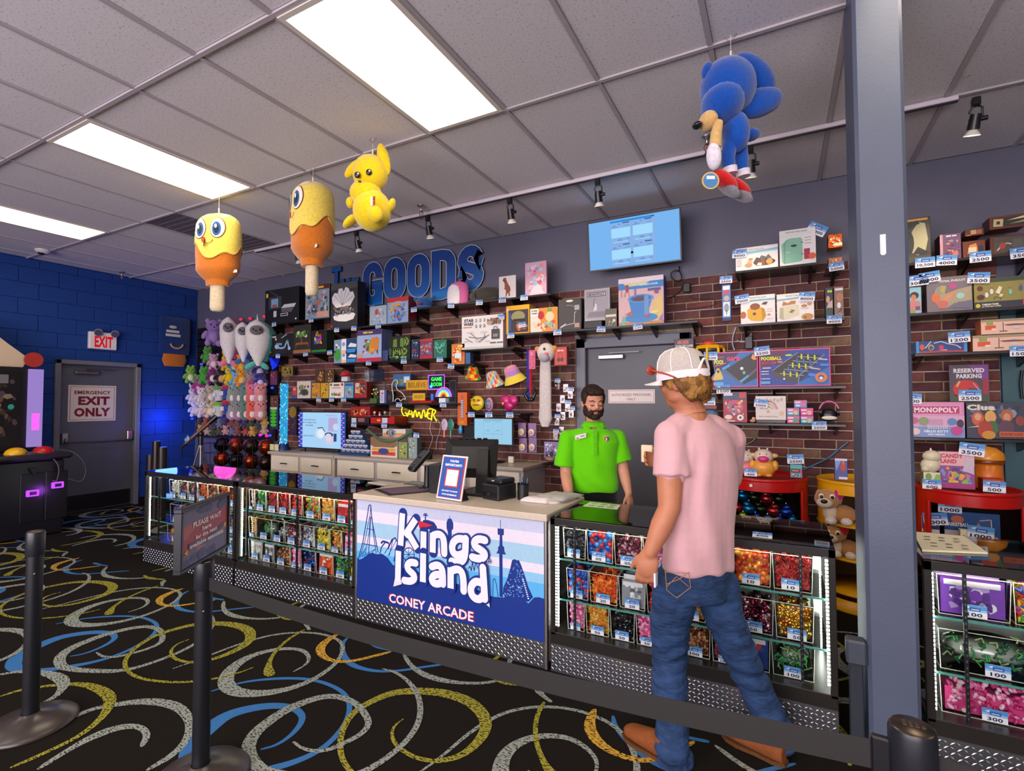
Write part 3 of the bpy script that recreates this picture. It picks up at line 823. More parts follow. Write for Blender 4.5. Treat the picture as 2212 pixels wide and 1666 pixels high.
def showcase(x0,x1,label,key,muls,clear_left=True,clear_right=True):
    t=thing('showcase',label,'display case',((x0+x1)/2,(CF0+CB0)/2,0))
    plate(x0+.002,x1-.002,'','').build('diamond_kick_plate',t)
    mb=MB();mb.box(x0,CF0,.14,x1,CB0,.215,BLK,'gloss',.003)           # deck
    for x in (x0,x1-.028):
        for y in (CF0,CB0-.028):mb.box(x,y,.2,x+.028,y+.028,CT-.03,BLK,'gloss',.002)
    for y in (CF0,CB0-.028):mb.box(x0,y,CT-.045,x1,y+.028,CT-.006,BLK,'gloss',.002)
    for x in (x0,x1-.028):mb.box(x,CF0,CT-.045,x+.028,CB0,CT-.006,BLK,'gloss',.002)
    mb.build('frame',t)
    MB().box(x0+.01,CF0+.02,0.001,x1-.01,CB0,.14,'#17161a','matte').build('plinth',t)
    for x in muls:
        m2=MB();m2.box(x-.006,CF0+.02,.21,x+.006,CF0+.032,CT-.045,'#151417','plastic')
        z=.23
        while z<CT-.07:m2.box(x-.002,CF0+.0185,z,x+.002,CF0+.0202,z+.009,'#8f9296','metal');z += .025
        m2.build('shelf_standard',t)
    MB().box(x0+.028,CB0-.022,.215,x1-.028,CB0-.016,CT-.045,'#d4d6d0','laminate').build('back_panel',t)
    MB().quad((x0+.028,CF0+.008,.215),(x1-.028,CF0+.008,.215),(x1-.028,CF0+.008,CT-.045),(x0+.028,CF0+.008,CT-.045),'#fff','glass').build('front_glass',t)
    MB().box(x0+.002,CF0+.002,CT-.006,x1-.002,CB0-.002,CT,'#fff','glasstop').build('top_glass',t)
    for x,f in ((x0+.01,clear_left),(x1-.01,clear_right)):
        MB().quad((x,CF0+.028,.215),(x,CB0-.028,.215),(x,CB0-.028,CT-.045),(x,CF0+.028,CT-.045),'#fff','glass').build('side_glass',t)
    for z in SHZ:
        s=MB();s.box(x0+.03,CF0+.04,z,x1-.03,CB0-.03,z+.007,'#fff','glass');s.box(x0+.03,CF0+.036,z-.001,x1-.03,CF0+.04,z+.008,'#4f9a8c','gloss')
        s.build('glass_shelf',t)
    # LED strips in the uprights
    for x in (x0+.034,x1-.034):
        for y,yb in ((CB0-.045,CB0-.036),(CF0+.034,CF0+.030)):
            s=MB();s.box(x-.005,yb,.235,x+.005,yb+.001,CT-.06,'#dfe2dc','plastic');z=.24
            while z<CT-.07:s.box(x-.004,yb if yb<y else y,z,x+.004,(y if yb<y else yb)+.002,z+.010,'#f4f6ee','led');z += .017
            s.build('led_strip',t)
    s=MB();s.box(x0+.05,CF0+.032,CT-.052,x1-.05,CF0+.042,CT-.046,'#fbf3d8','led');s.build('led_strip',t)
    CASES[key] =t
    return t
showcase(-5.37,-4.0,'leftmost black framed glass showcase, nearest the blue wall','A',(-5.17,-4.6))
showcase(-3.985,-2.655,'black framed glass showcase just left of the printed counter','B',(-3.88,-3.28,-2.74))
showcase(-1.165,.2,'black framed glass showcase in front of the customer','C',(-1.03,-.45,.065))
showcase(.505,1.85,'black framed glass showcase right of the steel column','D',(.64,1.2))

# ---- printed service counter
kx0,kx1=-2.64,-1.185
k=thing('service_counter','tan topped service counter with a big printed front showing white lettering over a blue skyline','counter',((kx0+kx1)/2,-2.0,0))
MB().box(kx0+.01,CF0+.01,.02,kx1-.01,CB0+.03,.84,'#c9c4c2','laminate').build('body',k)
MB().box(kx0-.012,CF0-.03,.828,kx1+.012,CB0+.05,.868,'#cdbfac','laminate',.004).build('countertop',k)
plate(kx0+.012,kx1-.012,'','').build('diamond_kick_plate',k)
for x in (kx0-.004,kx1-.012):MB().box(x,CF0-.012,0.001,x+.016,CF0+.01,.83,'#ddd2cf','metal',.002).build('corner_trim',k)
# the print, in banner coordinates (0..1 wide, 0..1 high)
bw,bh=kx1-kx0-.028,.672
def X_(px,py):
    # from the frontal proportions of the print
    return px,py
NV='#0c2f86'
def homog(src):
    # projective map from a traced quadrilateral to the unit square
    A=[];R_=[]
    for (x,y),(u,v) in zip(src,((0,1),(1,1),(1,0),(0,0))):
        A.append([x,y,1,0,0,0,-u*x,-u*y]);R_.append(u);A.append([0,0,0,x,y,1,-v*x,-v*y]);R_.append(v)
    h=np.linalg.solve(np.array(A,float),np.array(R_,float))
    def f(x,y):
        d=h[6]*x+h[7]*y+1;return ((h[0]*x+h[1]*y+h[2])/d,(h[3]*x+h[4]*y+h[5])/d)
    return f
bn=homog([(135,140),(1735,350),(1735,1420),(135,1000)])
def L_(pts,t,c=NV):return ('l',[bn(*p) for p in pts],t,c)
def P_(pts,c=NV):return ('p',[bn(*p) for p in pts],c)
B=[('r',0,0,1,1,'#e4deec'),('r',0,.9,1,1,'#c3cbe4'),('r',0,.64,1,.79,'#a2cce4'),('r',0,.2,1,.56,'#58b2ea'),('r',0,.48,1,.56,'#8cc6ea')]
B += [L_([(150,660),(185,520),(215,330),(235,190),(250,190),(262,330),(290,470),(315,610)],.012),L_([(165,650),(205,500),(240,290)],.008),L_([(250,200),(240,420),(205,630)],.008),
      L_([(235,620),(250,300),(262,300),(275,450),(300,620)],.010),L_([(185,530),(310,555)],.009),L_([(215,395),(272,410)],.007),L_([(160,650),(210,570),(180,645),(290,580),(240,640)],.006)]
B += [L_([(330,620),(345,560),(380,515),(410,530),(400,580),(430,500),(460,480),(480,520),(450,690)],.013),L_([(340,530),(355,510),(400,525)],.02),L_([(370,620),(440,500),(410,640)],.008),L_([(400,640),(470,500)],.007)]
wc,wr=(575,630),60
B += [L_([(wc[0]+wr*.8*math.cos(a*PI/8),wc[1]+wr*math.sin(a*PI/8)) for a in range(17)],.01)]+[L_([wc,(wc[0]+wr*.8*math.cos(a*PI/4),wc[1]+wr*math.sin(a*PI/4))],.006) for a in range(8)]
B += [P_([(898,710),(910,440),(898,400),(897,350),(910,315),(938,315),(955,355),(955,405),(942,420),(940,720)]),L_([(925,320),(925,290)],.006),
      P_([(690,400),(690,345),(700,325),(740,325),(790,345),(815,385),(820,420)]),L_([(717,330),(717,265)],.014),L_([(697,282),(738,285)],.012),L_([(703,270),(730,272)],.008),
      P_([(1352,1010),(1350,630),(1325,628),(1340,600),(1340,570),(1352,560),(1354,465),(1337,460),(1335,405),(1390,410),(1390,465),(1376,468),(1378,560),(1392,572),(1395,610),(1408,640),(1378,636),(1380,1020)]),L_([(1361,410),(1361,330)],.006)]
B += [P_([(1380,990),(1385,930),(1420,850),(1445,760),(1460,690),(1480,680),(1500,690),(1520,690),(1540,740),(1570,830),(1600,930),(1640,1020),(1600,1060),(1400,1020)])]
B += [L_([(1295,1020),(1297,860),(1310,850),(1325,900),(1340,1015)],.007),L_([(1085,760),(1100,740),(1110,780),(1120,700),(1135,780),(1150,700),(1165,760)],.009)]
rr=random.Random(2)
for q in range(150):
    x=rr.uniform(1385,1560);y=rr.uniform(700,1015);e=1475-(y-690)*.30,1530+(y-690)*.20
    if e[0] <x<e[1] and rr.random() <(y-600)/350:B.append(('e',*bn(x,y),.0026,.0045,rr.choice(['#4f93d8','#6fb2e6','#8fb4e8'])))
for q in range(10):B.append(('e',*bn(1555+q*5,860+q*19),.004,.006,'#cfe0f4'))
B.append(P_([(135,1000),(1735,1420),(1735,1035),(1690,1020),(1650,1022),(1600,1075),(1560,1040),(1450,1010),(1380,1020),(1290,1010),(1200,960),(440,720),(400,660),(350,620),(300,625),(270,610),(235,620),(185,660),(160,670),(140,650)]))
ban=MB();O=Vector((kx0+.014,CF0-.012,.152))
ban.prism([O,O+XV*bw,O+XV*bw+ZV*bh,O+ZV*bh],Vector((0,.02,0)),NV,'card')
art(ban,O+Vector((0,-.0004,0)),XV,ZV,bw,bh,B,'card',.00001)
LS=[[(527,262),(512,548)],[(548,462),(640,315)],[(572,430),(652,575)],[(707,425),(706,590)],[(788,440),(786,612)],[(788,462),(835,446),(872,468),(884,520),(886,628)],
      [(1050,495),(1000,488),(962,520),(950,575),(968,625),(1010,640),(1050,622)],[(1070,480),(1066,640),(1040,695),(990,702),(948,688)],
      [(1240,508),(1185,490),(1142,515),(1150,562),(1200,590),(1238,622),(1228,660),(1180,670),(1125,652)],
      [(500,592),(496,860)],[(650,702),(602,690),(572,720),(585,762),(635,800),(640,842),(600,862),(548,850)],[(712,615),(710,868)],
      [(782,735),(835,715),(872,745),(880,800),(882,893)],[(872,805),(815,800),(782,835),(800,880),(850,885),(876,860)],[(948,742),(948,925)],[(952,772),(1005,752),(1045,780),(1058,850),(1060,955)],
      [(1222,735),(1232,880),(1240,1030)],[(1215,880),(1165,860),(1125,900),(1120,960),(1150,1012),(1200,1025),(1228,990)]]
def brush(dy,wd_,col):
    ly=[dy]
    for st in LS:
        pts=[O+XV*(bw*a)+ZV*(bh*b) for a,b in (bn(*p) for p in (smooth_line([(q[0],q[1],0) for q in st],2) if len(st) >2 else [(q[0],q[1],0) for q in st]) for p in [(p[0],p[1])])]
        for i,(a,b) in enumerate(zip(pts[:-1],pts[1:])):
            d=(b-a).normalized();n=Vector((-d.z,0,d.x))*wd_*.5;sq=len(pts) == 2
            ly[0] += .00003;e=Vector((0,-ly[0],0));a=a+e;b=b+e;ban.quad(a-n,b-n,b+n,a+n,col,'card');ly[0] += .00003;b=b-Vector((0,.00003,0))
            if not sq:ban.poly([b+Vector((math.cos(t*PI/5),0,math.sin(t*PI/5)))*wd_*.5*.98 for t in range(10)] if i<len(pts)-2 else [b-n,b+d*wd_*.12-n*.6,b+d*wd_*.12+n*.6,b+n],col,'card')
            elif col == NV:
                for q in (a,b-Vector((0,.00002,0))):ban.poly([q-Vector((0,.00001,0))+Vector((math.cos(t*PI/5),0,math.sin(t*PI/5)))*wd_*.5 for t in range(10)],col,'card')
brush(.0030,.070,NV);brush(.0085,.047,'#f0ecf4')
art(ban,O+Vector((0,-.0140,0)),XV,ZV,bw,bh,[P_([(668,332),(700,335),(740,350),(795,368),(740,385),(700,385),(676,400)],'#c81f3c'),
    P_([(470,840),(525,850),(530,885),(458,905)],'#e6e1ea'),P_([(1205,1000),(1270,1010),(1278,1098),(1200,1035)],'#e6e1ea'),('e',*bn(1270,692),.010,.020,NV),('e',*bn(1270,692),.0075,.015,'#c9c9e0'),('e',*bn(1270,692),.005,.010,NV)],'card',.0001)
ban.text('CONEY ARCADE',O+XV*(bw*.44)+ZV*(bh*.075)+Vector((0,-.0032,0)),XV,ZV,bh*.098,'#b0203c','card',w=bw*.475,bold=.05)
ban.text('CONEY ARCADE',O+XV*(bw*.44)+ZV*(bh*.075)+Vector((0,-.0038,0)),XV,ZV,bh*.088,'#f0e6ea','card',w=bw*.463,bold=.022)
ban.build('printed_front',k)

# ================================================================ CASE CONTENTS
PRI={
 'red':['#c8242c','#e0453a','#9c1820','#d96a5a'],'orange':['#e8742a','#d8481e','#f09a3c','#c83a20'],
 'mix':['#d8342c','#2c62c8','#e8c22c','#3ba84a','#e0782c','#b03aa0'],'gold':['#d8a83a','#e8c864','#b8842c','#e07a2c'],
 'purple':['#5a2a8c','#7a3ab0','#3a2a60','#b79ad8'],'blue':['#1f4fb0','#3a86d8','#14357a','#c8342c'],
 'green':['#2a7a44','#4aa85a','#1f5a3a','#93b86a'],'wine':['#6a1c34','#8c2c44','#d8b0b8','#4a1828'],
 'silver':['#c8c8cc','#8c8c94','#e8e8ec','#5a5a64'],'brown':['#6a3a24','#8c5030','#c89060','#4a2818'],
 'pink':['#e85a9c','#f090b8','#c83078','#f0c8d8'],'white':['#e8e4dc','#cfcac0','#f4f0e8','#b8b0a4'],
 'dark':['#26262c','#3a3a44','#6a6a78','#1a1a20'],'yellow':['#e8c82c','#f0da5a','#d0a81c','#8ab83a'],'teal':['#2a8c8c','#4ab0b0','#1f6a74','#8cd0c8'],
 'flora':['#c8342c','#3a8c3a','#e89a2c','#d84a7a','#6aa83a']}
def contents(w,d,h,style,pal,seed,n=60):
    rr=random.Random(seed);mb=MB();P=PRI[pal] if isinstance(pal,str) else pal
    w *= .93;d *= .9;g_=1.45 if n>60 else 1.3;h *= .9
    if style in ('balls','rings','bits','foil','sticks','bugs'):
        mb.box(-w/2+.010,-d/2+.016,.004,w/2-.010,d/2-.010,h*.62,P[2],'matte')   # packed core
        for q in range(int(n*1.5)):
            lay=rr.random()
            side=rr.random()
            x=rr.uniform(-w/2+.012,w/2-.012);y=rr.uniform(-d/2+.012,d/2-.012);z=h*(.66+.3*rr.random())
            if side<.72:y=-d/2+rr.uniform(.006,.014);z=rr.uniform(.012,h*.9)
            c=P[rr.randrange(len(P))]
            if style == 'balls':mb.sph((x,y,z),rr.uniform(.009,.016)*g_,c,'gloss',7,5)
            elif style == 'bits':
                R=Matrix.Rotation(rr.uniform(0,6),3,(rr.random(),rr.random(),.5));mb.sph((x,y,z),(.012*g_,.005*g_,.007*g_),c,'gloss',6,4,R)
            elif style == 'foil':
                R=Matrix.Rotation(rr.uniform(0,6),3,(rr.random(),rr.random(),.5));mb.sph((x,y,z),(.013*g_,.006*g_,.01*g_),c,'foil',6,4,R)
            elif style == 'rings':
                a=rr.uniform(0,6);r=rr.uniform(.01,.017);ax=Vector((math.cos(a),math.sin(a),.4)).normalized();bx=ax.orthogonal().normalized();cx=ax.cross(bx)
                mb.tube([Vector((x,y,z))+(bx*math.cos(t*PI/3)+cx*math.sin(t*PI/3))*r for t in range(6)],.0032,c,'gloss',4,closed=True)
            elif style == 'sticks':
                a=rr.uniform(-.5,.5);b=rr.uniform(-.4,.4);L=.06;mb.cyl((x,y,z),(x+a*L,y+b*L,z+L),.003,.003,c,'gloss',5)
            else:
                for k_ in range(3):
                    a=rr.uniform(0,6);mb.cyl((x,y,z),(x+.024*math.cos(a),y+.006,z+.024*math.sin(a)),.0075,.002,c,'gloss',5)
    elif style == 'cards':
        m=max(4,int(d/.012))
        for q in range(m):
            y=-d/2+.008+q*(d-.012)/m;hh=h*rr.uniform(.8,1.05);c=P[rr.randrange(len(P))];ti=rr.uniform(-.006,.006)
            mb.prism([(-w/2+.006,y,.003),(w/2-.006,y,.003),(w/2-.006+ti,y+.004,hh),(-w/2+.006+ti,y+.004,hh)],(0,.004,0),c,'bagfilm' if False else 'card')
            if q == 0:art(mb,(-w/2+.006,y-.0006,.003),XV,ZV,w-.012,hh-.004,[('n',seed,26,P+['#e8e8ea'],.05,.05,.95,.95,.14),('r',.06,.8,.94,.95,'#e4e2e6')])
    elif style == 'bag':
        mb.sph((0,.004,h*.4),(w*.43,d*.38,h*.40),'#bfc8b8','card',14,9)
        mb.sph((0,0,h*.42),(w*.46,d*.4,h*.42),'#ffffff','bagfilm',12,8)
        for q in range(n//2):
            a=rr.uniform(0,6);x,z=rr.uniform(-w*.36,w*.36),rr.uniform(.02,h*.74);y=-d*.40*math.sqrt(max(.02,1-(x/(w*.46))**2-((z-h*.4)/(h*.45))**2))
            c=P[rr.randrange(len(P))];mb.tube([(x,y,z),(x+.02*math.cos(a),y,z+.02*math.sin(a)),(x+.03*math.cos(a+1),y,z+.03*math.sin(a+1))],.004,c,'gloss',5)
    return mb
def binbox(w,d,h,tall=0.0):
    # clear acrylic bin, slightly wider at the mouth, lower front edge; rims catch the light
    mb=MB();a=.006
    b4=[(-w/2+a,-d/2+a,0),(w/2-a,-d/2+a,0),(w/2-a,d/2-a,0),(-w/2+a,d/2-a,0)]
    t4=[(-w/2,-d/2,h*.92),(w/2,-d/2,h*.92),(w/2,d/2,h),(-w/2,d/2,h)]
    for i in range(4):
        j=(i+1) % 4;mb.quad(b4[i],b4[j],t4[j],t4[i],'#fff','acrylic')
    mb.quad(*b4,'#fff','acrylic')
    if tall:mb.prism([(-w/2,-d/2,h*.92),(-w/2,d/2,h),(-w/2,0,h+tall)],(.0015,0,0),'#fff','acrylic')
    for i in range(4):
        j=(i+1) % 4
        mb.cyl(t4[i],t4[j],.0018,.0018,'#d9d8c6','gloss',4,smooth=False);mb.cyl(b4[i],b4[j],.0018,.0018,'#c6c8b6','gloss',4,smooth=False);mb.cyl(b4[i],t4[i],.0018,.0018,'#d9d8c6','gloss',4,smooth=False)
    return mb
_bb={}
def blab(what,o,lev,case):
    for f in ('clear bin of %s, %s from left on %s of %s','bin of %s, %s from left on %s of %s','bin of %s, %s on %s of %s'):
        l=f % (what,o,lev,case)
        if len(l.split()) <= 16:return l
    return l
ORD=['first','second','third','fourth','fifth','sixth','seventh','eighth','ninth','tenth','eleventh','twelfth']
def fill(key,casename,zi,x0,x1,rows,h,seed):
    zs={2:(SHZ[1]+.008),1:(SHZ[0]+.008),0:.216}[zi];lev={2:'top shelf',1:'middle shelf',0:'bottom deck'}[zi]
    n=len(rows);tot=sum(r[4] if len(r) >4 else 1 for r in rows);x=x0
    for i,r in enumerate(rows):
        style,pal,num,what=r[:4];w=(x1-x0)*(r[4] if len(r) >4 else 1)/tot
        cx=x+w/2;x += w
        if style is None:continue
        bw_=w-.006;d=.26
        t=thing('acrylic_bin',blab(what,ORD[i],lev,casename),'bin',(cx,-2.08,zs))
        k_=(round(bw_,3),round(h,3))
        if k_ not in _bb:
            o=binbox(bw_,d,h,.03 if key == 'C' and zi in (0,2) else 0).build('bin_shell',local=True);COL.objects.unlink(o);_bb[k_] =o.data;bpy.data.objects.remove(o)
        o=bpy.data.objects.new('bin_shell',_bb[k_]);COL.objects.link(o);o.parent=t
        c=contents(bw_,d,h,style,pal,seed*31+i,100 if key in 'CD' else 58).build('contents',t,kind='stuff',local=True)
        tag(t,(cx+random.Random(seed+i).uniform(-.01,.01),-2.08-d/2-.004,zs+.004),num,min(.078,bw_*.55))
fill('A','leftmost showcase',2,-5.10,-4.05,[('bits','white','50','small white prizes'),('bits','brown','50','tiny brown figures'),('bugs','wine','50','dark red critters'),('bits','orange','50','orange prizes'),('balls','brown','50','brown balls'),('rings','orange','50','orange rings'),('balls','orange','50','bright orange balls')],.178,1)
fill('A','leftmost showcase',1,-5.08,-4.05,[('bugs','blue','75','blue whistles'),('bits','green','75','green and red prizes'),('sticks','silver','75','silver pens'),('bits','teal','75','teal prizes'),('cards','white','75','white packets'),('bits','mix','75','mixed prizes')],.178,2)
fill('A','leftmost showcase',0,-5.12,-4.05,[('bugs','mix','100','coloured stretchy figures',1.3),('bits','white','100','pale prizes'),('cards','green','100','green packs'),('cards','silver','100','silver packs'),('cards','teal','100','teal packs')],.178,3)
fill('B','second showcase',2,-3.93,-2.7,[('bits','wine','100','dark bracelets',.5),('bugs','green','100','dark green critters'),('rings','red','100','red and green rings'),('sticks','red','100','red straws'),('balls','red','100','red and yellow balls'),('balls','flora','100','big coloured balls',1.3),('balls','gold','100','yellow and pink balls',1.1),('cards','red','100','red boxes',1.1),('balls','pink','100','pink balls',.6)],.178,4)
fill('B','second showcase',1,-3.93,-2.7,[('bits','gold','150','pale amber shapes',.6),('bag','green','150','bagged green toys',1.3),('bag','silver','150','bagged silver toys'),('bits','wine','150','dark maroon beads',1.2),('rings','silver','150','silver key rings'),('bugs','yellow','150','yellow and green spiky toys',1.1),('bits','gold','150','amber bracelets',.8),('cards','pink','250','pink packets',1.1)],.178,5)
fill('B','second showcase',0,-3.93,-2.7,[('cards','white','300','white card packs',1.1),('cards','silver','300','silver card packs'),('bits','brown','300','brown and orange figures',1.3),('balls','pink','300','pink puffer balls',.8),('foil','blue','300','blue foil balloons',1.1),('cards','orange','400','orange boxes',1.2),('bugs','green','500','bright green frogs',1.1),('balls','yellow','500','yellow balls',.6)],.178,6)
fill('C','showcase before the customer',2,-1.12,.12,[('bits','dark','05','dark rings',.9),('balls','blue','05','blue and red yo-yos'),('bits','wine','05','maroon and white candies'),('bits','pink','05','pale pink beads',.8),('bits','brown','10','brown prizes'),('sticks','dark','10','grey and black sticks'),('balls','orange','10','orange bouncy balls',1.1),('rings','red','10','dark red rings',1.1)],.178,7)
fill('C','showcase before the customer',1,-1.1,.12,[('balls','blue','20','blue and red tops',.9),('bugs','orange','20','orange stretchy toys',1.1),('cards','silver','20','striped card packs'),('bits','red','20','red prizes'),('bits','gold','20','tan prizes'),('sticks','white','50','white wrapped lollipops',.9),('foil','wine','50','shiny red and silver candies',1.1),('foil','gold','50','gold wrapped candies',1.1)],.178,8)
fill('C','showcase before the customer',0,-1.1,.12,[('bits','pink','50','pink and white prizes',.8),('bugs','gold','50','orange and red stretchy figures'),('foil','dark','50','shiny black and green prizes'),('bugs','pink','50','pink critters',.9),('bugs','green','100','lime green frogs',.8),('bits','brown','100','brown striped snakes'),('bits','wine','100','dark prizes',.7),('cards','blue','100','blue and red packets',1.2),('bag','green','100','clear bags of green soldiers',1.3)],.178,9)
fill('D','showcase right of column',2,.56,1.8,[('cards','purple','100','purple and lilac card packs'),('bugs','mix','100','multicolour stretchy toys',1.2),('bits','mix','100','coloured pens'),('balls','mix','100','mixed balls'),('cards','teal','100','teal packs')],.178,10)
fill('D','showcase right of column',1,.56,1.8,[('bag','green','100','bagged green lizards',1.3),('cards','white','100','slanted clear packets'),('cards','dark','100','dark packets'),('cards','silver','100','silver packets')],.178,11)
fill('D','showcase right of column',0,.56,1.8,[('bits','pink','300','pink toys with balloons',1.2),('cards','blue','400','blue packets with sunglasses',1.1),('cards','purple','400','purple packets'),('cards','blue','400','dark blue packets')],.178,12)
# ================================================================ WALL SHELVES AND MERCHANDISE
YS=-.33
def shelf(u0,u1,z,vm,what,tags=(),brk=None,d=.31,y1=YS,w=.085):
    x0,x1=at(u0,vm,y1).x,at(u1,vm,y1).x
    t=thing('wall_shelf',what,'shelf',((x0+x1)/2,-.18,z))
    mb=MB();mb.box(x0,y1,z-.022,x1,y1+d-.006,z-.002,'#1d1a1c','gloss',.002);mb.build('shelf_board',t)
    n=brk or max(2,int((x1-x0)/.36)+1)
    for i in range(n):
        x=x0+.05+(x1-x0-.1)*i/(n-1) if n>1 else (x0+x1)/2
        m2=MB();m2.prism([(x-.008,-.025,z-.023),(x-.008,y1+.05,z-.023),(x-.008,y1+.06,z-.035),(x-.008,-.025,z-.105)],(.016,0,0),'#151316','gloss');m2.build('bracket',t)
    for u,num in tags:
        p=at(u,vm,y1-.003);tag(t,(p.x,y1-.003,z-.045),num,w,random.Random(int(u)).uniform(-.08,.08))
    return t
G_={}
def gbox(u0,v0,u1,z,vb,depth,base,side,items,label,nm='game_box',cat='box',yf=-.31,tags=(),rz=0,mat='card',top=None,w=.08):
    a=at(u0,vb,yf);b=at(u1,vb,yf);h=at(u0,v0,yf).z-(z if z is not None else a.z)
    z=a.z if z is None else z
    t=thing(nm,label,cat,((a.x+b.x)/2,yf+depth/2,z));x0,x1=a.x+.002,b.x-.002
    mb=MB();mb.box(x0,yf,z,x1,yf+depth,z+h,base,mat,.0015)
    mb.quad((x1+.0004,yf+.002,z+.002),(x1+.0004,yf+depth-.002,z+.002),(x1+.0004,yf+depth-.002,z+h-.002),(x1+.0004,yf+.002,z+h-.002),side,mat)
    mb.quad((x0-.0004,yf+.002,z+.002),(x0-.0004,yf+.002,z+h-.002),(x0-.0004,yf+depth-.002,z+h-.002),(x0-.0004,yf+depth-.002,z+.002),side,mat)
    art(mb,(x0+.001,yf-.0004,z+.001),XV,ZV,x1-x0-.002,h-.002,items,mat)
    mb.build('carton',t)
    for u,v,num in tags:
        p=at(u,v,yf-.012);tag(t,(p.x,yf-.012,p.z),num,w,random.Random(int(u*3)).uniform(-.12,.12))
    return t
def busy(seed,n,pal,a=.04,b=.04,c=.96,d=.96,s=.12):return ('n',seed,n,PRI[pal] if isinstance(pal,str) else pal,a,b,c,d,s)
def R(a,b,c,d,col):return ('r',a,b,c,d,col)
def E(a,b,c,d,col):return ('e',a,b,c,d,col)
def Tx(s,x,y,h,col,w=None,bold=.03):return ('t',s,x,y,h,col,w,bold)
def Pg(pts,col):return ('p',pts,col)
def Ln(pts,t,col):return ('l',pts,t,col)

# shelves
shelf(568,712,2.60,692,'top left black shelf holding the black retro console box',[(592,'9000'),(672,'15,000')])
shelf(712,900,2.44,706,'black shelf under the white shell picture box',[(727,'12,500'),(764,'7500'),(817,'3500')])
shelf(884,1190,2.59,650,'long black shelf under the GOODS lettering',[(894,'3,500'),(974,'6500'),(1035,'12,500'),(1085,'18,000'),(1132,'14,000')])
shelf(576,722,2.16,763,'black shelf under the scooter and bonsai boxes',[(600,'6,500'),(660,'4500'),(712,'3500')])
shelf(719,962,2.0,782,'black shelf under the yellow and white ship boxes',[(796,'2500'),(872,'3500'),(950,'10,000')])
shelf(960,1024,1.92,787,'short black shelf under the orange playing box',[(974,'1500')])
shelf(996,1110,2.075,753,'black shelf holding the white drone box')
shelf(1092,1508,2.21,708,'long black shelf above the grey back door',[(1103,'12,500'),(1204,'13500'),(1298,'8500'),(1378,'15,000')])
shelf(640,800,1.56,860,'black shelf above the left television',[(688,'1500'),(716,'2000'),(742,'2500')],y1=-.30,d=.28)
shelf(795,988,1.495,871,'black shelf under the yellow word plates and neon signs',[(862,'4000'),(957,'2000')])
shelf(1006,1124,1.39,892,'black shelf under the yellow smiling bag',[(1018,'1000'),(1056,'800'),(1101,'3000')])
shelf(748,856,1.25,913,'small black shelf under the red figure set',[(764,'2500'),(830,'2000')])
shelf(1587,1768,2.60,575,'black shelf holding the mint fridge box',brk=2)
shelf(1594,1826,2.15,694,'black shelf holding the two toaster boxes',[(1802,'4000')],w=.10)
shelf(1786,1822,2.56,590,'short black shelf behind the column under orange packs',[(1808,'5000')],brk=2,w=.10)
shelf(1532,1828,1.625,836,'black shelf under the pool and foosball boxes')
shelf(1516,1828,1.33,915,'black shelf under the small pastel boxes',[(1770,'2000')],w=.10)
shelf(1952,2260,2.515,560,'top black shelf right of the column',[(1998,'10,500'),(2044,'4000'),(2118,'2500'),(2208,'3500')],w=.115)
shelf(1952,2260,2.145,670,'second black shelf right of the column',w=.11)
shelf(1976,2260,1.85,762,'third black shelf right of the column',[(2205,'1500')],w=.11)
shelf(1958,2260,1.245,948,'lowest black shelf right of the column')

W_='#e9e4e2'
gbox(572,629,645,2.60,693,.24,'#17161a','#121114',[R(.12,.42,.5,.78,'#3a3c44'),R(.19,.47,.4,.72,'#7f9fc4'),R(.22,.48,.36,.55,'#a05048'),Ln([(.15,.96),(.4,.78)],.012,'#6a6a70'),Pg([(.5,.42),(.58,.52),(.93,.52),(.88,.42)],'#cfcfd2'),Pg([(.5,.30),(.5,.42),(.88,.42),(.8,.28)],'#5c5c64'),R(.48,.18,.7,.27,'#b8b8bc'),R(.5,.2,.68,.25,'#3a3438'),R(.27,.18,.36,.36,'#c8c8cc'),R(.04,.78,.1,.9,'#d8c22c'),E(.93,.07,.02,.025,'#fff')],'black carton picturing a retro television and game console')
gbox(659,620,711,2.60,688,.1,'#8c9cac','#3a3030',[R(0,.86,1,1,'#5a2420'),E(.09,.93,.05,.04,'#d8342c'),R(0.225,0.895,0.478,0.965,'#e8b83a'),R(0.522,0.895,0.775,0.958,'#e8b83a'),busy(4,60,['#5a6a7c','#7c8ca0','#b8c2cc','#3c4652','#c86a4a'],.02,.05,.98,.84,.1),R(.5,.04,.96,.2,'#d8a088')],'grey castle picture box with a dark red top strip')
gbox(714,615,772,2.44,706,.14,'#2c2b30','#1a191c',[R(0,.86,1,1,'#4a4a4c'),Pg([(.06,.58),(.04,.7),(.14,.8),(.26,.78),(.3,.88),(.44,.88),(.48,.8),(.56,.9),(.68,.86),(.72,.78),(.84,.78),(.9,.66),(.74,.48),(.2,.46)],'#e4e2e4')] + [Ln([(.44,.5),(x,y)],.012,'#8c8c92') for x,y in ((.14,.74),(.28,.8),(.42,.84),(.58,.84),(.72,.78),(.84,.68))] + [Pg([(.1,.28),(.14,.2),(.3,.16),(.6,.14),(.86,.18),(.94,.28),(.86,.32),(.2,.3)],'#e0dee0'),busy(6,40,['#8c8c92','#a06a5a','#5a7ca0','#c8b89a','#7a5a4a'],.1,.26,.9,.5,.06),E(.05,.06,.04,.025,'#c83028')],'dark box picturing a white scallop shell playset')
gbox(798,663,835,2.44,702,.12,'#a9bac8','#8a9cb0',[busy(7,18,['#d86a6a','#8cb0d0','#c8d4dc','#7a98b4'],.05,.05,.95,.95,.14),E(.42,.68,.1,.16,'#c8484a')],'pale blue box with a small red picture')
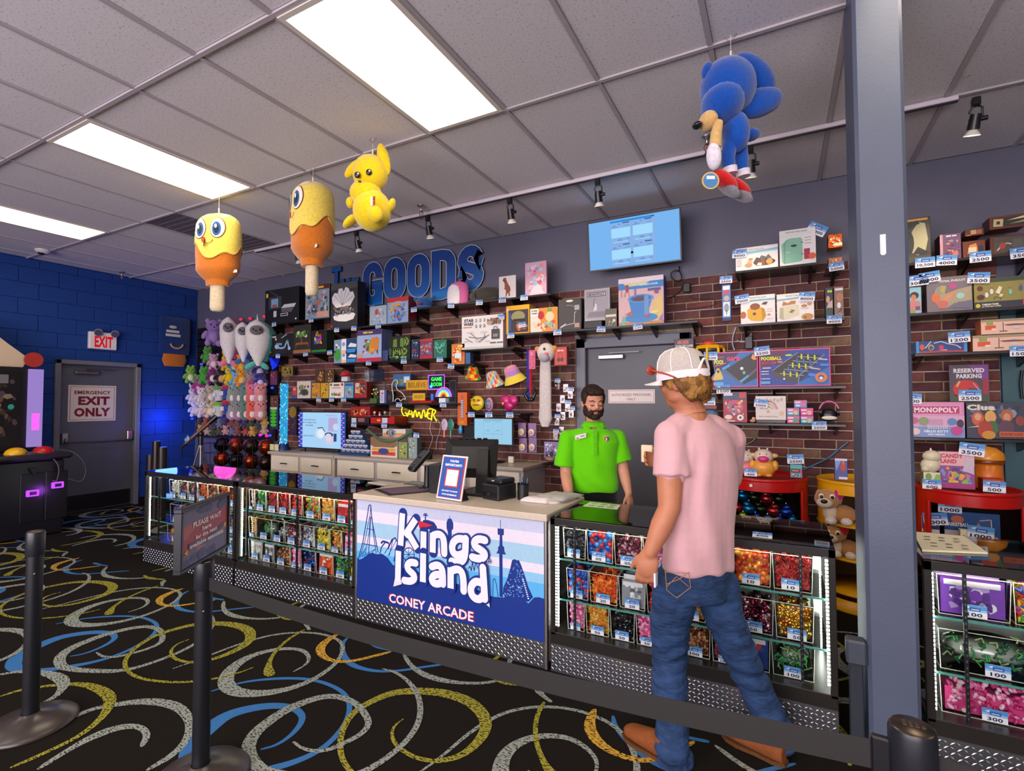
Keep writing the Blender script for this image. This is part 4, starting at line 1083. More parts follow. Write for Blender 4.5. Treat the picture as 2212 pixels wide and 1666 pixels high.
gbox(836,645,882,2.44,698,.16,'#8fa8cc','#7a2430',[R(0,.82,1,1,'#c8302c'),E(.5,.55,.46,.3,'#9cb4d8'),busy(8,36,['#c8302c','#3a62a8','#6a86b8','#d8b83a','#8a9cc0'],.04,.04,.96,.8,.12),R(0.25,0.67,0.434,0.77,'#d8a83a'),R(0.466,0.67,0.65,0.76,'#d8a83a')],'blue and red vehicle picture box under the letter O')
# long shelf under the lettering
def puff(mb,c,r,col,mat='plush',n=14,m=9):mb.sph(c,r,col,mat,n,m)
p0=at(915,660,-.22)
t=thing('novelty_hat','furry blue plush hat with floppy ears on the shelf under the lettering','hat',(p0.x,-.22,2.59))
mb=MB();x,z=p0.x,2.592
mb.sph((x,-.2,z+.075),(.10,.095,.075),'#2a5c9c','plush',18,10);mb.lathe([(.10,0),(.125,.006),(.12,.02),(.09,.03)],(x,-.2,z),'#2f66a8','plush',20);mb.build('crown',t)
for s in (-1,1):
    m2=MB();m2.sph((x+s*.10,-.21,z+.10),(.022,.02,.075),'#2a5c9c','plush',10,7,Matrix.Rotation(s*.9,3,'Y'));m2.build('ear_flap',t)
MB().sph((x,-.3,z+.05),(.04,.01,.02),'#8c2a34','plush').build('front_patch',t)
a,b=at(965,654,-.25).x,at(1007,654,-.25).x
t=thing('backpack','small pink child backpack with a white front panel beneath the letter D','backpack',((a+b)/2,-.2,2.59));cx=(a+b)/2;hh=.27
mb=MB();mb.loft([((cx,-.2,2.592+hh*k),(b-a)/2*s,.07*s,XV,YV) for k,s in ((0,.85),(.06,.98),(.5,1),(.8,.93),(.93,.75),(1,.3))],'#e070a8','fabric',20);mb.build('bag_body',t)
MB().loft([((cx-.03,-.262,2.60+hh*k),(b-a)*.33*s,.02,XV,YV) for k,s in ((0,.8),(.1,1),(.5,1),(.72,.8),(.8,.4))],'#efe6e8','fabric',16).build('front_panel',t)
MB().tube([(cx-.02,-.2,2.592+hh),(cx-.0,-.2,2.592+hh+.03),(cx+.02,-.2,2.592+hh)],.005,'#c04a88','fabric',6).build('strap',t)
a,b=at(1008,650,-.25).x,at(1078,648,-.25).x;cx=(a+b)/2
t=thing('duffel_bag','dark grey speckled bag lying on the shelf beside the pink backpack','bag',(cx,-.2,2.59))
mb=MB();mb.sph((cx,-.18,2.592+.09),((b-a)/2,.1,.09),'#4a463e','fabric',20,12);mb.box(a+.02,-.26,2.592,b-.02,-.1,2.64,'#45413a','fabric',.02);mb.build('bag_body',t)
MB().tube([(cx-.08,-.27,2.70),(cx-.07,-.285,2.64)],.006,'#1c1a18','fabric',6).build('handle',t)
sign('picture_card','white upright card picturing a brown dinosaur',at(1078,641,-.3)*0+Vector((at(1078,641,-.3).x,-.3,2.592)),XV,ZV,.20,.235,.012,[R(0,0,1,1,'#e4dad6'),Pg([(.22,.82),(.28,.93),(.42,.92),(.46,.8),(.56,.62),(.66,.5),(.7,.36),(.64,.26),(.66,.08),(.58,.1),(.56,.24),(.5,.2),(.44,.06),(.4,.1),(.42,.3),(.38,.42),(.3,.4),(.34,.5),(.34,.66),(.3,.74)],'#8c4c30'),Ln([(.24,.8),(.4,.79)],.03,'#3a2018')],'#d8d0cc',cat='card')
gbox(1134,569,1181,2.59,633,.03,'#cfa0b4','#c890a8',[busy(12,50,['#8cbcd8','#e8908c','#d870a0','#f0c0c0','#b8c8d8','#c85a78'],.02,.02,.98,.98,.13),Pg([(.2,.02),(.4,.28),(.7,.3),(.9,.04)],'#cfc4d0')],'pink and sky blue picture pack at the right end of the long shelf',nm='picture_pack',yf=-.3)
# shelf 2 left
gbox(582,724,632,2.16,765,.1,'#16171b','#101114',[E(.32,.4,.09,.12,'#9cc0dc'),E(.86,.28,.06,.09,'#9cc0dc'),Ln([(.3,.36),(.55,.3),(.66,.34),(.78,.68),(.85,.3)],.09,'#8fb4d4'),Ln([(.3,.52),(.55,.5)],.1,'#6f94b8'),Ln([(.52,.8),(.76,.96)],.035,'#b8d0e0'),E(.28,.76,.04,.06,'#d8b8a0'),E(.06,.14,.03,.035,'#c8602c'),R(-0.01,0.84,0.128,0.92,'#ccd'),R(0.152,0.84,0.29,0.912,'#ccd')],'black box picturing a pale blue motor scooter')
gbox(633,704,671,2.16,761,.1,'#2f2d26','#1c1a16',[R(0,0,1,.12,'#9c6a44'),Ln([(.5,.35),(.45,.55),(.52,.7)],.07,'#7a4a28'),busy(14,26,['#5a8c3a','#3f6a2a','#86a85a','#cfe0b0'],.1,.52,.92,.84,.11),Pg([(.1,.3),(.2,.38),(.85,.38),(.92,.3)],'#8a5434'),Ln([(.2,.3),(.14,.2)],.04,'#7a4a2c'),Ln([(.84,.3),(.9,.2)],.04,'#7a4a2c')],'dark box picturing a green bonsai tree')
gbox(672,715,705,2.16,759,.14,'#15161a','#1c2a1c',[R(0,0,1,.1,'#2c7a34'),busy(15,34,'mix',.15,.3,.75,.85,.1),Pg([(.3,.85),(.4,.98),(.5,.85)],'#d86a3a')],'black box with a colourful plant picture and green base')
t=thing('face_mask_toy','glossy yellow creature mask toy on the shelf beside ship boxes','toy',(at(729,757,-.3).x,-.29,2.17))
x,z=at(729,757,-.3).x,2.175
mb=MB();mb.sph((x,-.28,z+.05),(.045,.03,.055),'#dfb814','gloss',16,10);mb.cyl((x+.004,-.28,z+.1),(x+.01,-.28,z+.13),.006,.003,'#dfb814','gloss',6);mb.build('shell',t)
MB().sph((x,-.305,z+.03),(.02,.01,.016),'#26201a','gloss').build('mouth',t)
gbox(721,735,737,2.0,783,.1,'#7c98b4','#4a6a8c',[E(.5,.35,.45,.25,'#3f9c3c'),busy(16,10,['#6a8cb0','#d8dce4'],.05,.6,.95,.95,.2)],'small blue box with a green ball under the yellow mask toy')
for k_,(z_,v0) in enumerate(((2.115,733),(2.0,759))):
    gbox(737,v0,771,z_,757 if k_ == 0 else 782,.1,'#e8eaee','#3a6aa8',[R(.32,0,1,1,'#1f3f6c'),Pg([(.42,.45),(.6,.72),(.98,.6),(.95,.4)],'#dfe8ee'),R(.36,.05,.92,.32,'#3a8cd0'),R(0,0,.3,.25,'#f0c0a0'),E(.15,.65,.1,.14,'#7aa0cc')],['lower','upper'][1-k_] + ' white and navy box picturing a white ship')
gbox(771,715,824,2.0,780,.2,'#9fb8dc','#5a6a98',[R(0,0,1,.12,'#c83048'),R(0,.84,1,1,'#4a3470'),R(0.25,0.89,0.434,0.95,'#e8c02c'),R(0.466,0.89,0.65,0.944,'#e8c02c'),busy(17,46,['#c83a3a','#e8a03a','#d86a2c','#8c3a5a','#5aa84a','#b8c8e0'],.2,.2,.95,.78,.12),Pg([(.5,.45),(.62,.75),(.9,.72),(.86,.35)],'#e08a34'),Pg([(.02,.12),(.1,.26),(.22,.22),(.2,.12)],'#d89a6a')],'large blue box with orange toy vehicle picture and red base')
gbox(838,728,886,2.0,776,.18,'#1c2418','#14180f',[Pg([(.22,.55),(.24,.86),(.4,.9),(.42,.55)],'#6a8a3a'),Pg([(.55,.55),(.56,.9),(.7,.92),(.72,.55)],'#6a8a3a'),Ln([(.78,.6),(.78,.9),(.9,.84),(.92,.7),(.8,.6)],.1,'#7c9c46'),Ln([(.26,.2),(.28,.48),(.4,.28),(.5,.48),(.56,.2)],.1,'#7c9c46'),Ln([(.66,.22),(.66,.48),(.84,.42),(.84,.3),(.68,.22)],.1,'#7c9c46'),R(.04,.22,.16,.5,'#4a5a34'),busy(18,12,'green',.05,.04,.95,.2,.08)],'black box with chunky green block letters')
gbox(826,757,842,2.0,778,.05,'#3a4a78','#2a3a60',[busy(19,10,'blue')],'small dark blue pack beside the green lettered box')
t=thing('visor_cap','small royal blue cap above the busy toy box','hat',(at(902,732,-.2).x,-.2,2.19));x=at(902,732,-.2).x
mb=MB();mb.lathe([(.075,0),(.075,.02),(.055,.055),(.02,.07),(0,.072)],(x,-.16,2.185),'#1f3f9c','fabric',20);mb.box(x-.06,-.27,2.185,x+.06,-.18,2.193,'#1a3688','fabric',.004);mb.build('cap',t)
gbox(888,734,905,2.0,774,.18,'#2a3454','#1c2030',[busy(20,16,['#3a6ab0','#d8dce8','#c8402c'])],'narrow dark box under the royal blue cap',top=1)
gbox(906,734,935,2.0,774,.14,'#7c3a58','#5a2a44',[R(0,0,1,.16,'#b82c34'),busy(21,46,['#c87858','#8a8cb8','#5a6a9c','#d8a878','#b03848'],.02,.16,.98,.9,.14),R(0,.9,1,1,'#c83a30')],'crowded red and violet picture box left of the green box')
gbox(936,735,965,2.0,772,.14,'#2a7058','#1c4a3c',[Ln([(.15,.85),(.3,.4),(.5,.25),(.7,.4),(.85,.85)],.05,'#6ac09c'),Ln([(.3,.8),(.5,.5),(.7,.8)],.05,'#8cd0b0'),busy(22,12,'teal',.1,.1,.9,.9,.1)],'green box with pale swirling lines')
gbox(975,744,1004,1.92,786,.12,'#d87a34','#b05a24',[busy(23,34,['#f0d05a','#f0b03a','#c84a24','#f4e6b0','#4a6a9c'],.02,.02,.98,.98,.15),R(.25,.3,.75,.55,'#dfe6ee')],'bright orange and yellow playset box')
gbox(1005,762,1016,1.92,787,.06,'#3a6a9c','#2a4a6c',[busy(24,8,'blue')],'narrow blue pack beside the orange playset box')
# drone box
gbox(997,686,1087,2.075,753,.10,'#e6e2e0','#b89aa8',[R(0,0,1,.07,'#c8c8c0'),Tx('STAR',.18,.88,.10,'#2a262a',.24,.05),Tx('WARS',.17,.77,.10,'#2a262a',.24,.05),R(.04,.655,.26,.69,'#c8846c')] + [E(.36+.1*(q % 3),.86-.17*(q//3),.026,.05,'#4a464a') for q in range(6)] + [E(.36+.1*(q % 3),.86-.17*(q//3),.015,.03,'#e6e2e0') for q in range(6)] +
     [Ln([(.18,.38),(.36,.33),(.55,.33),(.68,.40)],.022,'#6a6660'),Ln([(.10,.34),(.28,.2)],.02,'#5a5a50'),Ln([(.44,.2),(.62,.36)],.02,'#5a5a50'),Ln([(.22,.5),(.34,.36),(.4,.28),(.54,.28),(.58,.44)],.02,'#7a766e'),E(.22,.51,.1,.02,'#d0ccc0'),E(.56,.5,.1,.02,'#d0ccc0'),E(.12,.24,.07,.02,'#c8c4b8'),E(.64,.22,.07,.02,'#c8c4b8'),E(.42,.25,.08,.035,'#cfc8c2'),
      R(.74,.27,.93,.56,'#4a4848'),R(.78,.33,.89,.42,'#8c8888'),Ln([(.79,.56),(.8,.63),(.87,.63),(.88,.56)],.02,'#4a4848'),R(0.71,0.14,0.848,0.18,'#5a5450'),R(0.872,0.14,1.01,0.176,'#5a5450'),busy(25,14,['#8c6a50','#b89c84','#5a4638'],.6,.68,.98,.95,.09)],'large white box picturing a four rotor drone',tags=[(1082,690,'12,500')])
# shelf above the door
gbox(1093,662,1144,2.21,717,.16,'#dfa41c','#b8841a',[R(.1,.04,.96,.84,'#3a2c34'),E(.52,.6,.3,.2,'#8c8a5a'),R(.3,.42,.8,.52,'#24181c'),R(.1,.1,.22,.75,'#24508c'),busy(26,16,['#8c3a44','#c86a3a','#5a8c4a','#d8b060'],.4,.06,.94,.42,.12),E(.06,.86,.06,.06,'#c8c8c8')],'yellow framed box with a dark window showing a helmet',tags=[(1128,707,'12,500')])
gbox(1145,668,1205,2.21,716,.14,'#e0d4c4','#c87828',[Pg([(.45,0),(.3,1),(1,1),(1,0)],'#e08a24'),E(.4,.7,.12,.18,'#b02028'),E(.72,.62,.16,.2,'#d8c8a0'),E(.72,.9,.1,.07,'#4aa040'),R(.02,.68,.3,.98,'#ece6e0'),Tx('STAR',.16,.9,.08,'#2a262a',.22,.05),Tx('WARS',.16,.79,.08,'#2a262a',.22,.05),busy(27,20,['#e8c8a0','#d06a4a','#f0e4d0','#8ab0a0','#b85a3a'],.04,.04,.96,.5,.1)],'white and orange box with a small creature bowl picture')
gbox(1206,648,1256,2.21,711,.12,'#3a3734','#24211f',[E(.5,.93,.16,.035,'#e6dcd4'),Ln([(.35,.8),(.6,.78),(.7,.72)],.02,'#8c8884'),Ln([(.3,.15),(.7,.2),(.72,.55),(.8,.56)],.022,'#b8b4b4'),Pg([(.05,.05),(.3,.14),(.35,.22),(.1,.12)],'#c0bcbc'),R(.72,.62,.93,.78,'#a8a4a0'),R(.72,.06,.93,.2,'#b88c84')],'charcoal box with thin silver line drawings')
gbox(1307,668,1333,2.21,702,.06,'#6a6450','#3a362c',[R(.05,.55,.95,.68,'#e8e0c8'),busy(28,14,['#b8b090','#3c382c','#e8e0c0'],.05,.05,.95,.5,.15)],'small olive box leaning before the silver game')
gbox(1262,627,1318,2.285,684,.05,'#b8b2b6','#a09aa0',[R(.05,.08,.95,.95,'#a8a2a8'),R(.12,.76,.85,.9,'#3a363c'),R(.14,.78,.83,.88,'#c4bec2'),Tx('MONOPOLY',.485,.83,.07,'#3a363c',.62,.04),Ln([(.42,.35),(.36,.55),(.42,.72)],.015,'#5a5660'),Pg([(.36,.3),(.5,.34),(.5,.5),(.44,.55)],'#e8e4e8'),Pg([(.1,.12),(.9,.12),(.8,.28),(.2,.28)],'#8c868c')],'silver property game box with a transparent shine',yf=-.26)
MB().box(at(1264,700,-.26).x,-.30,2.212,at(1303,700,-.26).x,-.14,2.283,'#1c1a1e','plastic',.004).build('display_block',label='low black display block under the silver property game',cat='stand')
gbox(1336,604,1435,2.21,702,.12,'#e0b8b8','#4a4a94',[R(0,.90,1,1,'#ecd8dc'),R(0,.76,1,.9,'#2c86cc'),Pg([(.1,.9),(.2,.82),(.6,.83),(.7,.9)],'#d8d4a0'),Tx('ICE CREAM MAKER',.68,.835,.035,'#eef4fa',.4),R(.66,.69,.94,.745,'#5a5098'),E(.68,.16,.1,.08,'#e0c84a'),Pg([(.66,.0),(.98,.0),(.98,.6),(.8,.5)],'#e6c878'),R(0,0,1,.06,'#c88858'),E(.5,.14,.38,.1,'#3a8cc8'),
     Pg([(.24,.5),(.32,.14),(.62,.14),(.74,.5)],'#3886cc'),E(.5,.55,.29,.09,'#4a9cdc'),E(.5,.55,.23,.065,'#2a66a8'),E(.48,.54,.16,.045,'#6a3440'),R(.58,.2,.68,.6,'#6a9cd0'),Pg([(.06,.0),(.1,.2),(.18,.16),(.16,.0)],'#7ab8a4'),Pg([(.88,.08),(.98,.2),(.98,.04)],'#a878b8'),R(.17,.70,.23,.86,'#b8283c'),Ln([(.07,.84),(.07,.6)],.012,'#a88890'),Ln([(.16,.7),(.14,.6)],.015,'#b89098'),Ln([(.23,.7),(.25,.6)],.015,'#b89098'),R(.36,.58,.4,.76,'#8c7ab0'),E(.85,.66,.05,.04,'#a04a6a'),Pg([(.14,.22),(.3,.3),(.34,.2)],'#c06a5a'),E(.64,.17,.05,.03,'#d8386a'),E(.8,.24,.1,.035,'#e8dc9a')],'big box with a blue ice cream maker bucket picture')
# row above the left television
gbox(641,824,671,1.56,858,.08,'#cfc4b8','#8a8078',[E(.35,.6,.22,.2,'#8c8a50'),E(.55,.35,.3,.2,'#4a4438'),busy(31,16,['#3a3830','#6a6858','#b8a890'],.05,.05,.95,.9,.12)],'cream box with a dark vehicle picture',yf=-.28)
gbox(673,828,691,1.56,859,.08,'#c88c2c','#7a5018',[busy(32,24,['#2a2a2c','#e0a82c','#c8502c','#5a8cb8'])],'first of the gold and black figure packs above the television',yf=-.28)
gbox(692,828,710,1.56,859,.08,'#c8a02c','#7a5018',[busy(33,24,['#2a2a2c','#e0c04c','#8ca03a','#d86a2c'])],'second gold and black figure pack above the television',yf=-.28)
gbox(711,827,743,1.56,859,.06,'#e8dfd8','#b8b0a8',[busy(34,12,['#c83a34','#3a8c44','#e0b090','#8c5a44'],.06,.06,.94,.45,.1),E(.12,.87,.08,.09,'#4a7a4a'),E(.88,.87,.08,.09,'#a83a3a'),R(.3,.78,.7,.9,'#7a5a4a'),R(.2,.62,.8,.7,'#c89a8a')],'white board game box with red and green figures',yf=-.28)
gbox(744,827,763,1.56,859,.06,'#6aa8d0','#4a7a9c',[R(.05,.78,.95,.95,'#2c6aa0'),busy(35,14,['#e0a050','#c87838','#f0c880','#7a4a8c'],.08,.06,.92,.72,.14)],'sky blue puzzle box with orange creatures',yf=-.28)
gbox(765,825,792,1.56,859,.08,'#a82c2c','#7a1c1c',[R(.08,.3,.42,.92,'#c8c89a'),R(.5,.25,.92,.9,'#5a3428'),busy(36,20,['#d8a83a','#e8602c','#4aa0a0','#8c5aa0'],.08,.06,.95,.9,.1)],'red toy pack with a pale picture on its left',yf=-.28)
gbox(680,798,700,None,828,.02,'#4a3428','#2c1c14',[busy(37,20,['#c89a3a','#d8702c','#2a2420','#8a9c4a'])],'hanging dark and gold figure pack, left one',yf=-.2,nm='hanging_pack')
gbox(701,798,721,None,828,.02,'#5a4030','#2c1c14',[busy(38,20,['#e0b84a','#8c3a2c','#2a2420','#a0b05a'])],'hanging dark and gold figure pack, right one',yf=-.2,nm='hanging_pack')
p=at(745,812,-.24)
t=thing('red_hat','small red cap on a white stand hanging over the shelf','hat',(p.x,-.24,p.z-.03))
mb=MB();mb.lathe([(.062,0),(.06,.03),(.04,.055),(0,.065)],(p.x,-.22,p.z),'#c8202c','fabric',18);mb.sph((p.x,-.27,p.z+.004),(.055,.04,.008),'#a81822','fabric',14,6);mb.build('cap',t)
MB().box(p.x-.055,-.25,p.z-.07,p.x+.05,-.2,p.z-.01,'#d8dce4','card',.004).build('stand',t)
gbox(787,799,826,None,825,.04,'#5a6a5a','#3a4a44',[R(.02,.8,.7,.98,'#b84a4a'),busy(40,16,['#c8d0c8','#8ab04a','#c85a7a','#3a4a4c'],.05,.05,.95,.75,.12)],'clear hanging clamshell with a red header',yf=-.22,mat='bagfilm',nm='clamshell_pack')
# shelf with word plates and neon
x=at(808,868,-.28).x
t=thing('artificial_plant','small white flowers in a green box on the neon shelf','plant',(x,-.26,1.497))
MB().box(x-.055,-.3,1.497,x+.055,-.2,1.555,'#4a6a2c','card',.003).build('planter',t)
mb=MB();rr=random.Random(9)
for q in range(9):
    a=Vector((x+rr.uniform(-.03,.03),-.25,1.55));b=a+Vector((rr.uniform(-.04,.04),rr.uniform(-.03,.02),rr.uniform(.05,.12)));mb.cyl(a,b,.002,.0015,'#4a7a3a','matte',5);mb.sph(b,(.012,.012,.01),rr.choice(['#f0ece0','#e8e0c8','#e8d860']),'matte',8,5)
mb.build('flowers',t)
gbox(820,843,834,1.495,871,.06,'#c9cce0','#3a3a78',[R(.1,.1,.6,.6,'#a8aed0'),E(.4,.75,.2,.1,'#b86a7a'),R(.75,0,1,1,'#4a4a8c')],'small pale lilac bottle carton on the neon shelf',yf=-.29)
gbox(835,846,848,1.495,871,.06,'#202024','#141416',[E(.5,.5,.3,.18,'#5a5a60'),E(.5,.5,.2,.12,'#202024')],'small black carton with a grey ring',yf=-.29)
t=thing('carved_figure','small grey stone look bird figure above the lilac carton','figurine',(at(829,843,-.26).x,-.26,1.64));x=at(829,843,-.26).x
mb=MB();mb.sph((x,-.26,1.675),(.035,.022,.03),'#5a5854','matte');mb.sph((x+.012,-.262,1.715),(.018,.016,.018),'#66625c','matte');mb.cyl((x-.02,-.26,1.66),(x-.06,-.26,1.69),.008,.004,'#5a5854','matte');mb.build('bird',t)
def neon(nm,label,pts_list,y,r,col,mat='neon',cat='neon sign',base=None):
    t=thing(nm,label,cat,(at(*pts_list[0][0],y).x,y,min(at(*p_,y).z for l in pts_list for p_ in l)))
    for l in pts_list:
        c=col
        if isinstance(l[0],str):c=l[0];l=l[1:]
        MB().tube(smooth_line([at(u,v,y) for u,v in l],2),r,c,mat,6).build('neon_tube',t)
    return t
neon('dinosaur_lamp','white outline long neck dinosaur lamp on the neon shelf',[[(849,868),(850,855),(846,835),(849,823),(857,820),(860,827),(855,833),(858,843),(868,848),(874,856),(877,864),(870,861),(866,868),(862,861),(855,862),(853,868)]],-.29,.006,'#d6d8cc','gloss','lamp')
gbox(849,809,887,1.69,821,.06,'#3a6a9c','#2a4a70',[R(.1,.15,.6,.6,'#7a8a6a'),R(.62,.3,.95,.8,'#c8dcea')],'long flat blue carton above the yellow word plate',yf=-.25,top=1)
MB().box(at(868,822,-.2).x-.1,-.24,1.675,at(868,822,-.2).x+.1,-.02,1.688,'#222','plastic').build('peg_hook',label='dark peg arm carrying the long flat blue carton',cat='hook')
sign('word_plate','large yellow plate reading BELIEVE on the neon shelf',Vector((at(877,843,-.27).x,-.27,at(877,843,-.27).z)),XV,ZV,.31,.115,.01,[R(.01,.03,.99,.97,'#d8a01c'),Tx('BELIEVE',.52,.5,.5,'#7a5210',.82,.01)],'#c8921a')
sign('word_plate','small yellow plate reading BELIEVE in front of the large one',Vector((at(891,864,-.3).x,-.3,1.525)),XV,ZV,.18,.085,.01,[R(.01,.03,.99,.97,'#d8aa24'),Tx('BELIEVE',.52,.5,.42,'#8a6418',.7,.01)],'#c8921a')
x0,x1=at(886,868,-.3).x,at(932,868,-.3).x
t=thing('word_plate_set','red based display with blue and white cups beside the word plates','display',((x0+x1)/2,-.26,1.497))
MB().box(x0,-.30,1.497,x1,-.2,1.522,'#b8281c','gloss',.003).build('red_base',t)
MB().cyl((x1-.03,-.24,1.523),(x1-.03,-.24,1.60),.022,.026,'#2a66b8','gloss',14).build('blue_cup',t)
MB().cyl((x0+.012,-.24,1.523),(x0+.012,-.24,1.59),.02,.024,'#c8ccd8','gloss',14).build('white_cup',t)
# GAME ROOM neon
a=at(925,841,-.26);b=at(960,810,-.26)
t=thing('neon_sign','purple framed neon sign reading GAME ROOM in green','neon sign',((a.x+b.x)/2,-.26,a.z))
MB().box(a.x+.005,-.25,a.z+.005,b.x-.005,-.245,b.z-.005,'#1a1c40','gloss').build('backboard',t)
MB().tube([(a.x,-.26,a.z),(b.x,-.26,a.z),(b.x,-.26,b.z),(a.x,-.26,b.z)],.0055,'#b05af0','neon',6,closed=True).build('frame_tube',t)
mb=MB();cx,cz=(a.x+b.x)/2,(a.z+b.z)/2;mb.text('GAME',(cx,-.258,cz+.035),XV,ZV,.045,'#3ae84a','neon',w=.15,bold=.03);mb.text('ROOM',(cx,-.258,cz-.025),XV,ZV,.045,'#3ae84a','neon',w=.15,bold=.03);mb.build('lettering',t)
MB().sph((a.x+.04,-.262,a.z+.03),(.02,.006,.018),'#3ab0e8','neon').build('gamepad_light',t)
# rainbow lamp
c=at(958,860,-.30);t=thing('rainbow_lamp','rainbow arch neon lamp on a small white block','lamp',(c.x,-.3,1.497))
MB().box(c.x-.05,-.32,1.497,c.x+.04,-.25,1.55,'#dfe4ea','plastic',.003).build('base',t)
for q,cl_ in enumerate(['#f05ad8','#5a7af0','#5ad8f0','#e8e88a','#f0a03a','#f0402c']):
    r_=.105-q*.0155;MB().tube([(c.x+r_*math.cos(a),-.3,1.565+r_*math.sin(a)) for a in [PI*k/12 for k in range(13)]],.005,cl_,'neon',6).build('neon_tube',t)
a,b=at(969,871,-.28),at(984,821,-.28)
mb=MB();mb.box(a.x,-.27,1.497,b.x,-.25,b.z,'#3c4a4c','gloss',.002).box(a.x+.008,-.272,1.51,b.x-.008,-.269,b.z-.012,'#1c2024','gloss');mb.build('neon_backing_board',label='narrow dark frame at the right end of the neon shelf',cat='frame')
# GAMER neon on the wall
gm=[[(878,880),(870,878),(867,886),(870,896),(876,900),(880,894),(875,892)],[(880,900),(884,888),(888,884),(890,892),(891,902)],[(883,895),(890,894)],[(893,902),(895,888),(898,886),(901,905),(905,886),(909,904)],[(911,904),(913,887),(917,886),(919,905),(923,890)],[(934,884),(925,883),(923,893),(930,893),(923,894),(924,905),(933,905)],[(932,908),(934,885),(940,885),(941,892),(935,895),(943,910)]]
neon('neon_sign','yellow neon script reading GAMER on the brick wall',gm,-.06,.007,'#f0dc1c')
mb=MB();mb.tube(smooth_line([at(932,905,-.04),at(928,930,-.03),at(936,945,-.03),at(930,962,-.04),at(924,975,-.06)],2),.004,'#d8ccc8','plastic',6);mb.build('hanging_wire',label='white cord hanging below the yellow neon script, left one',cat='cord')
mb=MB();mb.tube(smooth_line([at(944,905,-.04),at(952,915,-.03),at(950,935,-.03),at(943,950,-.04),at(942,972,-.06)],2),.003,'#d8ccc8','plastic',6);mb.build('hanging_wire',label='thin white cord right of the other one below the neon script',cat='cord')
# red figure set
x0,x1=at(757,900,-.3).x,at(800,900,-.3).x
gbox(755,900,797,1.25,912,.2,'#2a2024','#1c1618',[R(.1,.1,.35,.8,'#c8ccd0'),R(.45,.2,.78,.8,'#a05a5c')],'flat black carton under the red picture carton')
gbox(757,879,799,1.312,899,.16,'#a81c24','#7a1018',[busy(45,30,['#5a3a44','#c88a7a','#d8443c','#3a2430','#e0a02c'],.04,.08,.96,.92,.1)],'red carton with crowded figure picture',yf=-.29)
gbox(800,899,852,1.25,913,.22,'#b81a1c','#8c1214',[R(.28,.3,.42,.6,'#e0a02c'),R(.5,.1,.72,.8,'#c8d0dc')],'flat bright red carton under the four little figures')
x0,x1=at(800,898,-.29).x,at(845,898,-.29).x
t=thing('figure_set','grey tray with four tiny red, white, green and tan figures','toy',((x0+x1)/2,-.26,1.322))
MB().box(x0,-.31,1.322,x1,-.2,1.345,'#5a5c68','plastic',.003).build('tray',t)
for q,(c1_,c2_) in enumerate((('#c83a2c','#e8d8c8'),('#e0d8d0','#c83a4a'),('#3a6a3a','#c8c0b8'),('#a86a3a','#a86a3a'))):
    xx=x0+(q+.5)*(x1-x0)/4;mb=MB();mb.cyl((xx,-.26,1.345),(xx,-.26,1.37),.014,.01,c1_,'gloss',10);mb.sph((xx,-.26,1.382),(.018,.016,.016),c2_,'gloss',10,7);mb.build('figure',t)

# ================================================================ hanging goods left of the door
def bucket_hat(u,v,r,cols,label,tilt):
    p=at(u,v,-.22);t=thing('bucket_hat',label,'hat',(p.x,-.22,p.z))
    mb=MB(T=Matrix.Translation(p) @ Matrix.Rotation(tilt,4,'Y') @ Matrix.Rotation(.35,4,'X'));n=28
    prof=[(0,.10),(.35,.098),(.60,.085),(.70,.05),(.76,0),(.98,-.045),(1.12,-.075)]
    for j in range(len(prof)-1):
        for i in range(n):
            a,b=2*PI*i/n,2*PI*(i+1)/n;(r0,z0),(r1,z1) =prof[j],prof[j+1]
            q=[(r*r0*math.cos(a),r*.8*r0*math.sin(a),z0*r*9),(r*r0*math.cos(b),r*.8*r0*math.sin(b),z0*r*9),(r*r1*math.cos(b),r*.8*r1*math.sin(b),z1*r*9),(r*r1*math.cos(a),r*.8*r1*math.sin(a),z1*r*9)]
            mb.add(q,[(0,3,2,1)],cols(i,j),'fabric',True)
    mb.build('hat_body',t);return t
rain=['#e8302c','#f08a1c','#f0d02c','#4ab84a','#3a8ce0','#8a4ac8']
bucket_hat(1022,806,.085,lambda i,j:rain[(i//2+j*2) % 4 if j % 2 else (i//3+j) % 3],'rainbow tie dye bucket hat, leftmost of three hats',.2)
bucket_hat(1066,820,.10,lambda i,j:['#f0c8c0','#e84a5a','#f0a05a','#e8e08a','#8ad0b0','#8ab0e0'][(i+j*2) % 6],'pastel rainbow striped bucket hat, middle of three hats',-.15)
bucket_hat(1108,810,.115,lambda i,j:'#e8d04a' if j >= 4 else ['#e89a8a','#d88ab8','#b88ad0'][(j+i//10) % 3],'lilac bucket hat with yellow brim, rightmost of three hats',-.25)
def pouch(u,v,rx,rz,col,label,feats,nm='novelty_bag',cat='bag',y=-.26,ry=.03):
    p=at(u,v,y);t=thing(nm,label,cat,(p.x,y,p.z-rz))
    MB().sph(p,(rx,ry,rz),col,'gloss',22,12).build('bag_body',t)
    mb=MB()
    for f in feats:mb.sph(p+Vector((f[0],-ry-.001+.006*0,f[1])),(f[2],.006,f[3]),f[4],'gloss',12,6)
    mb.build('front_detail',t);return t
pouch(1031,871,.085,.082,'#d8c01c','round yellow bag with a winking smile on the shelf',[(-.02,.03,.012,.018,'#b83a1c'),(.03,.03,.022,.012,'#c84a1c'),(0,-.02,.045,.008,'#8a5a14'),(-.05,.04,.02,.01,'#8aa81c')])
pouch(1057,874,.05,.075,'#c890a8','pink oval picture pack beside the yellow smiling bag',[(0,0,.035,.055,'#5a6a8c'),(0,.01,.02,.03,'#e0c0b8'),(.01,-.03,.02,.015,'#c85a6a')],nm='picture_pack')
t=thing('heart_bag','shiny magenta heart shaped bag with gold star on the shelf','bag',(at(1100,889,-.26).x,-.26,1.40))
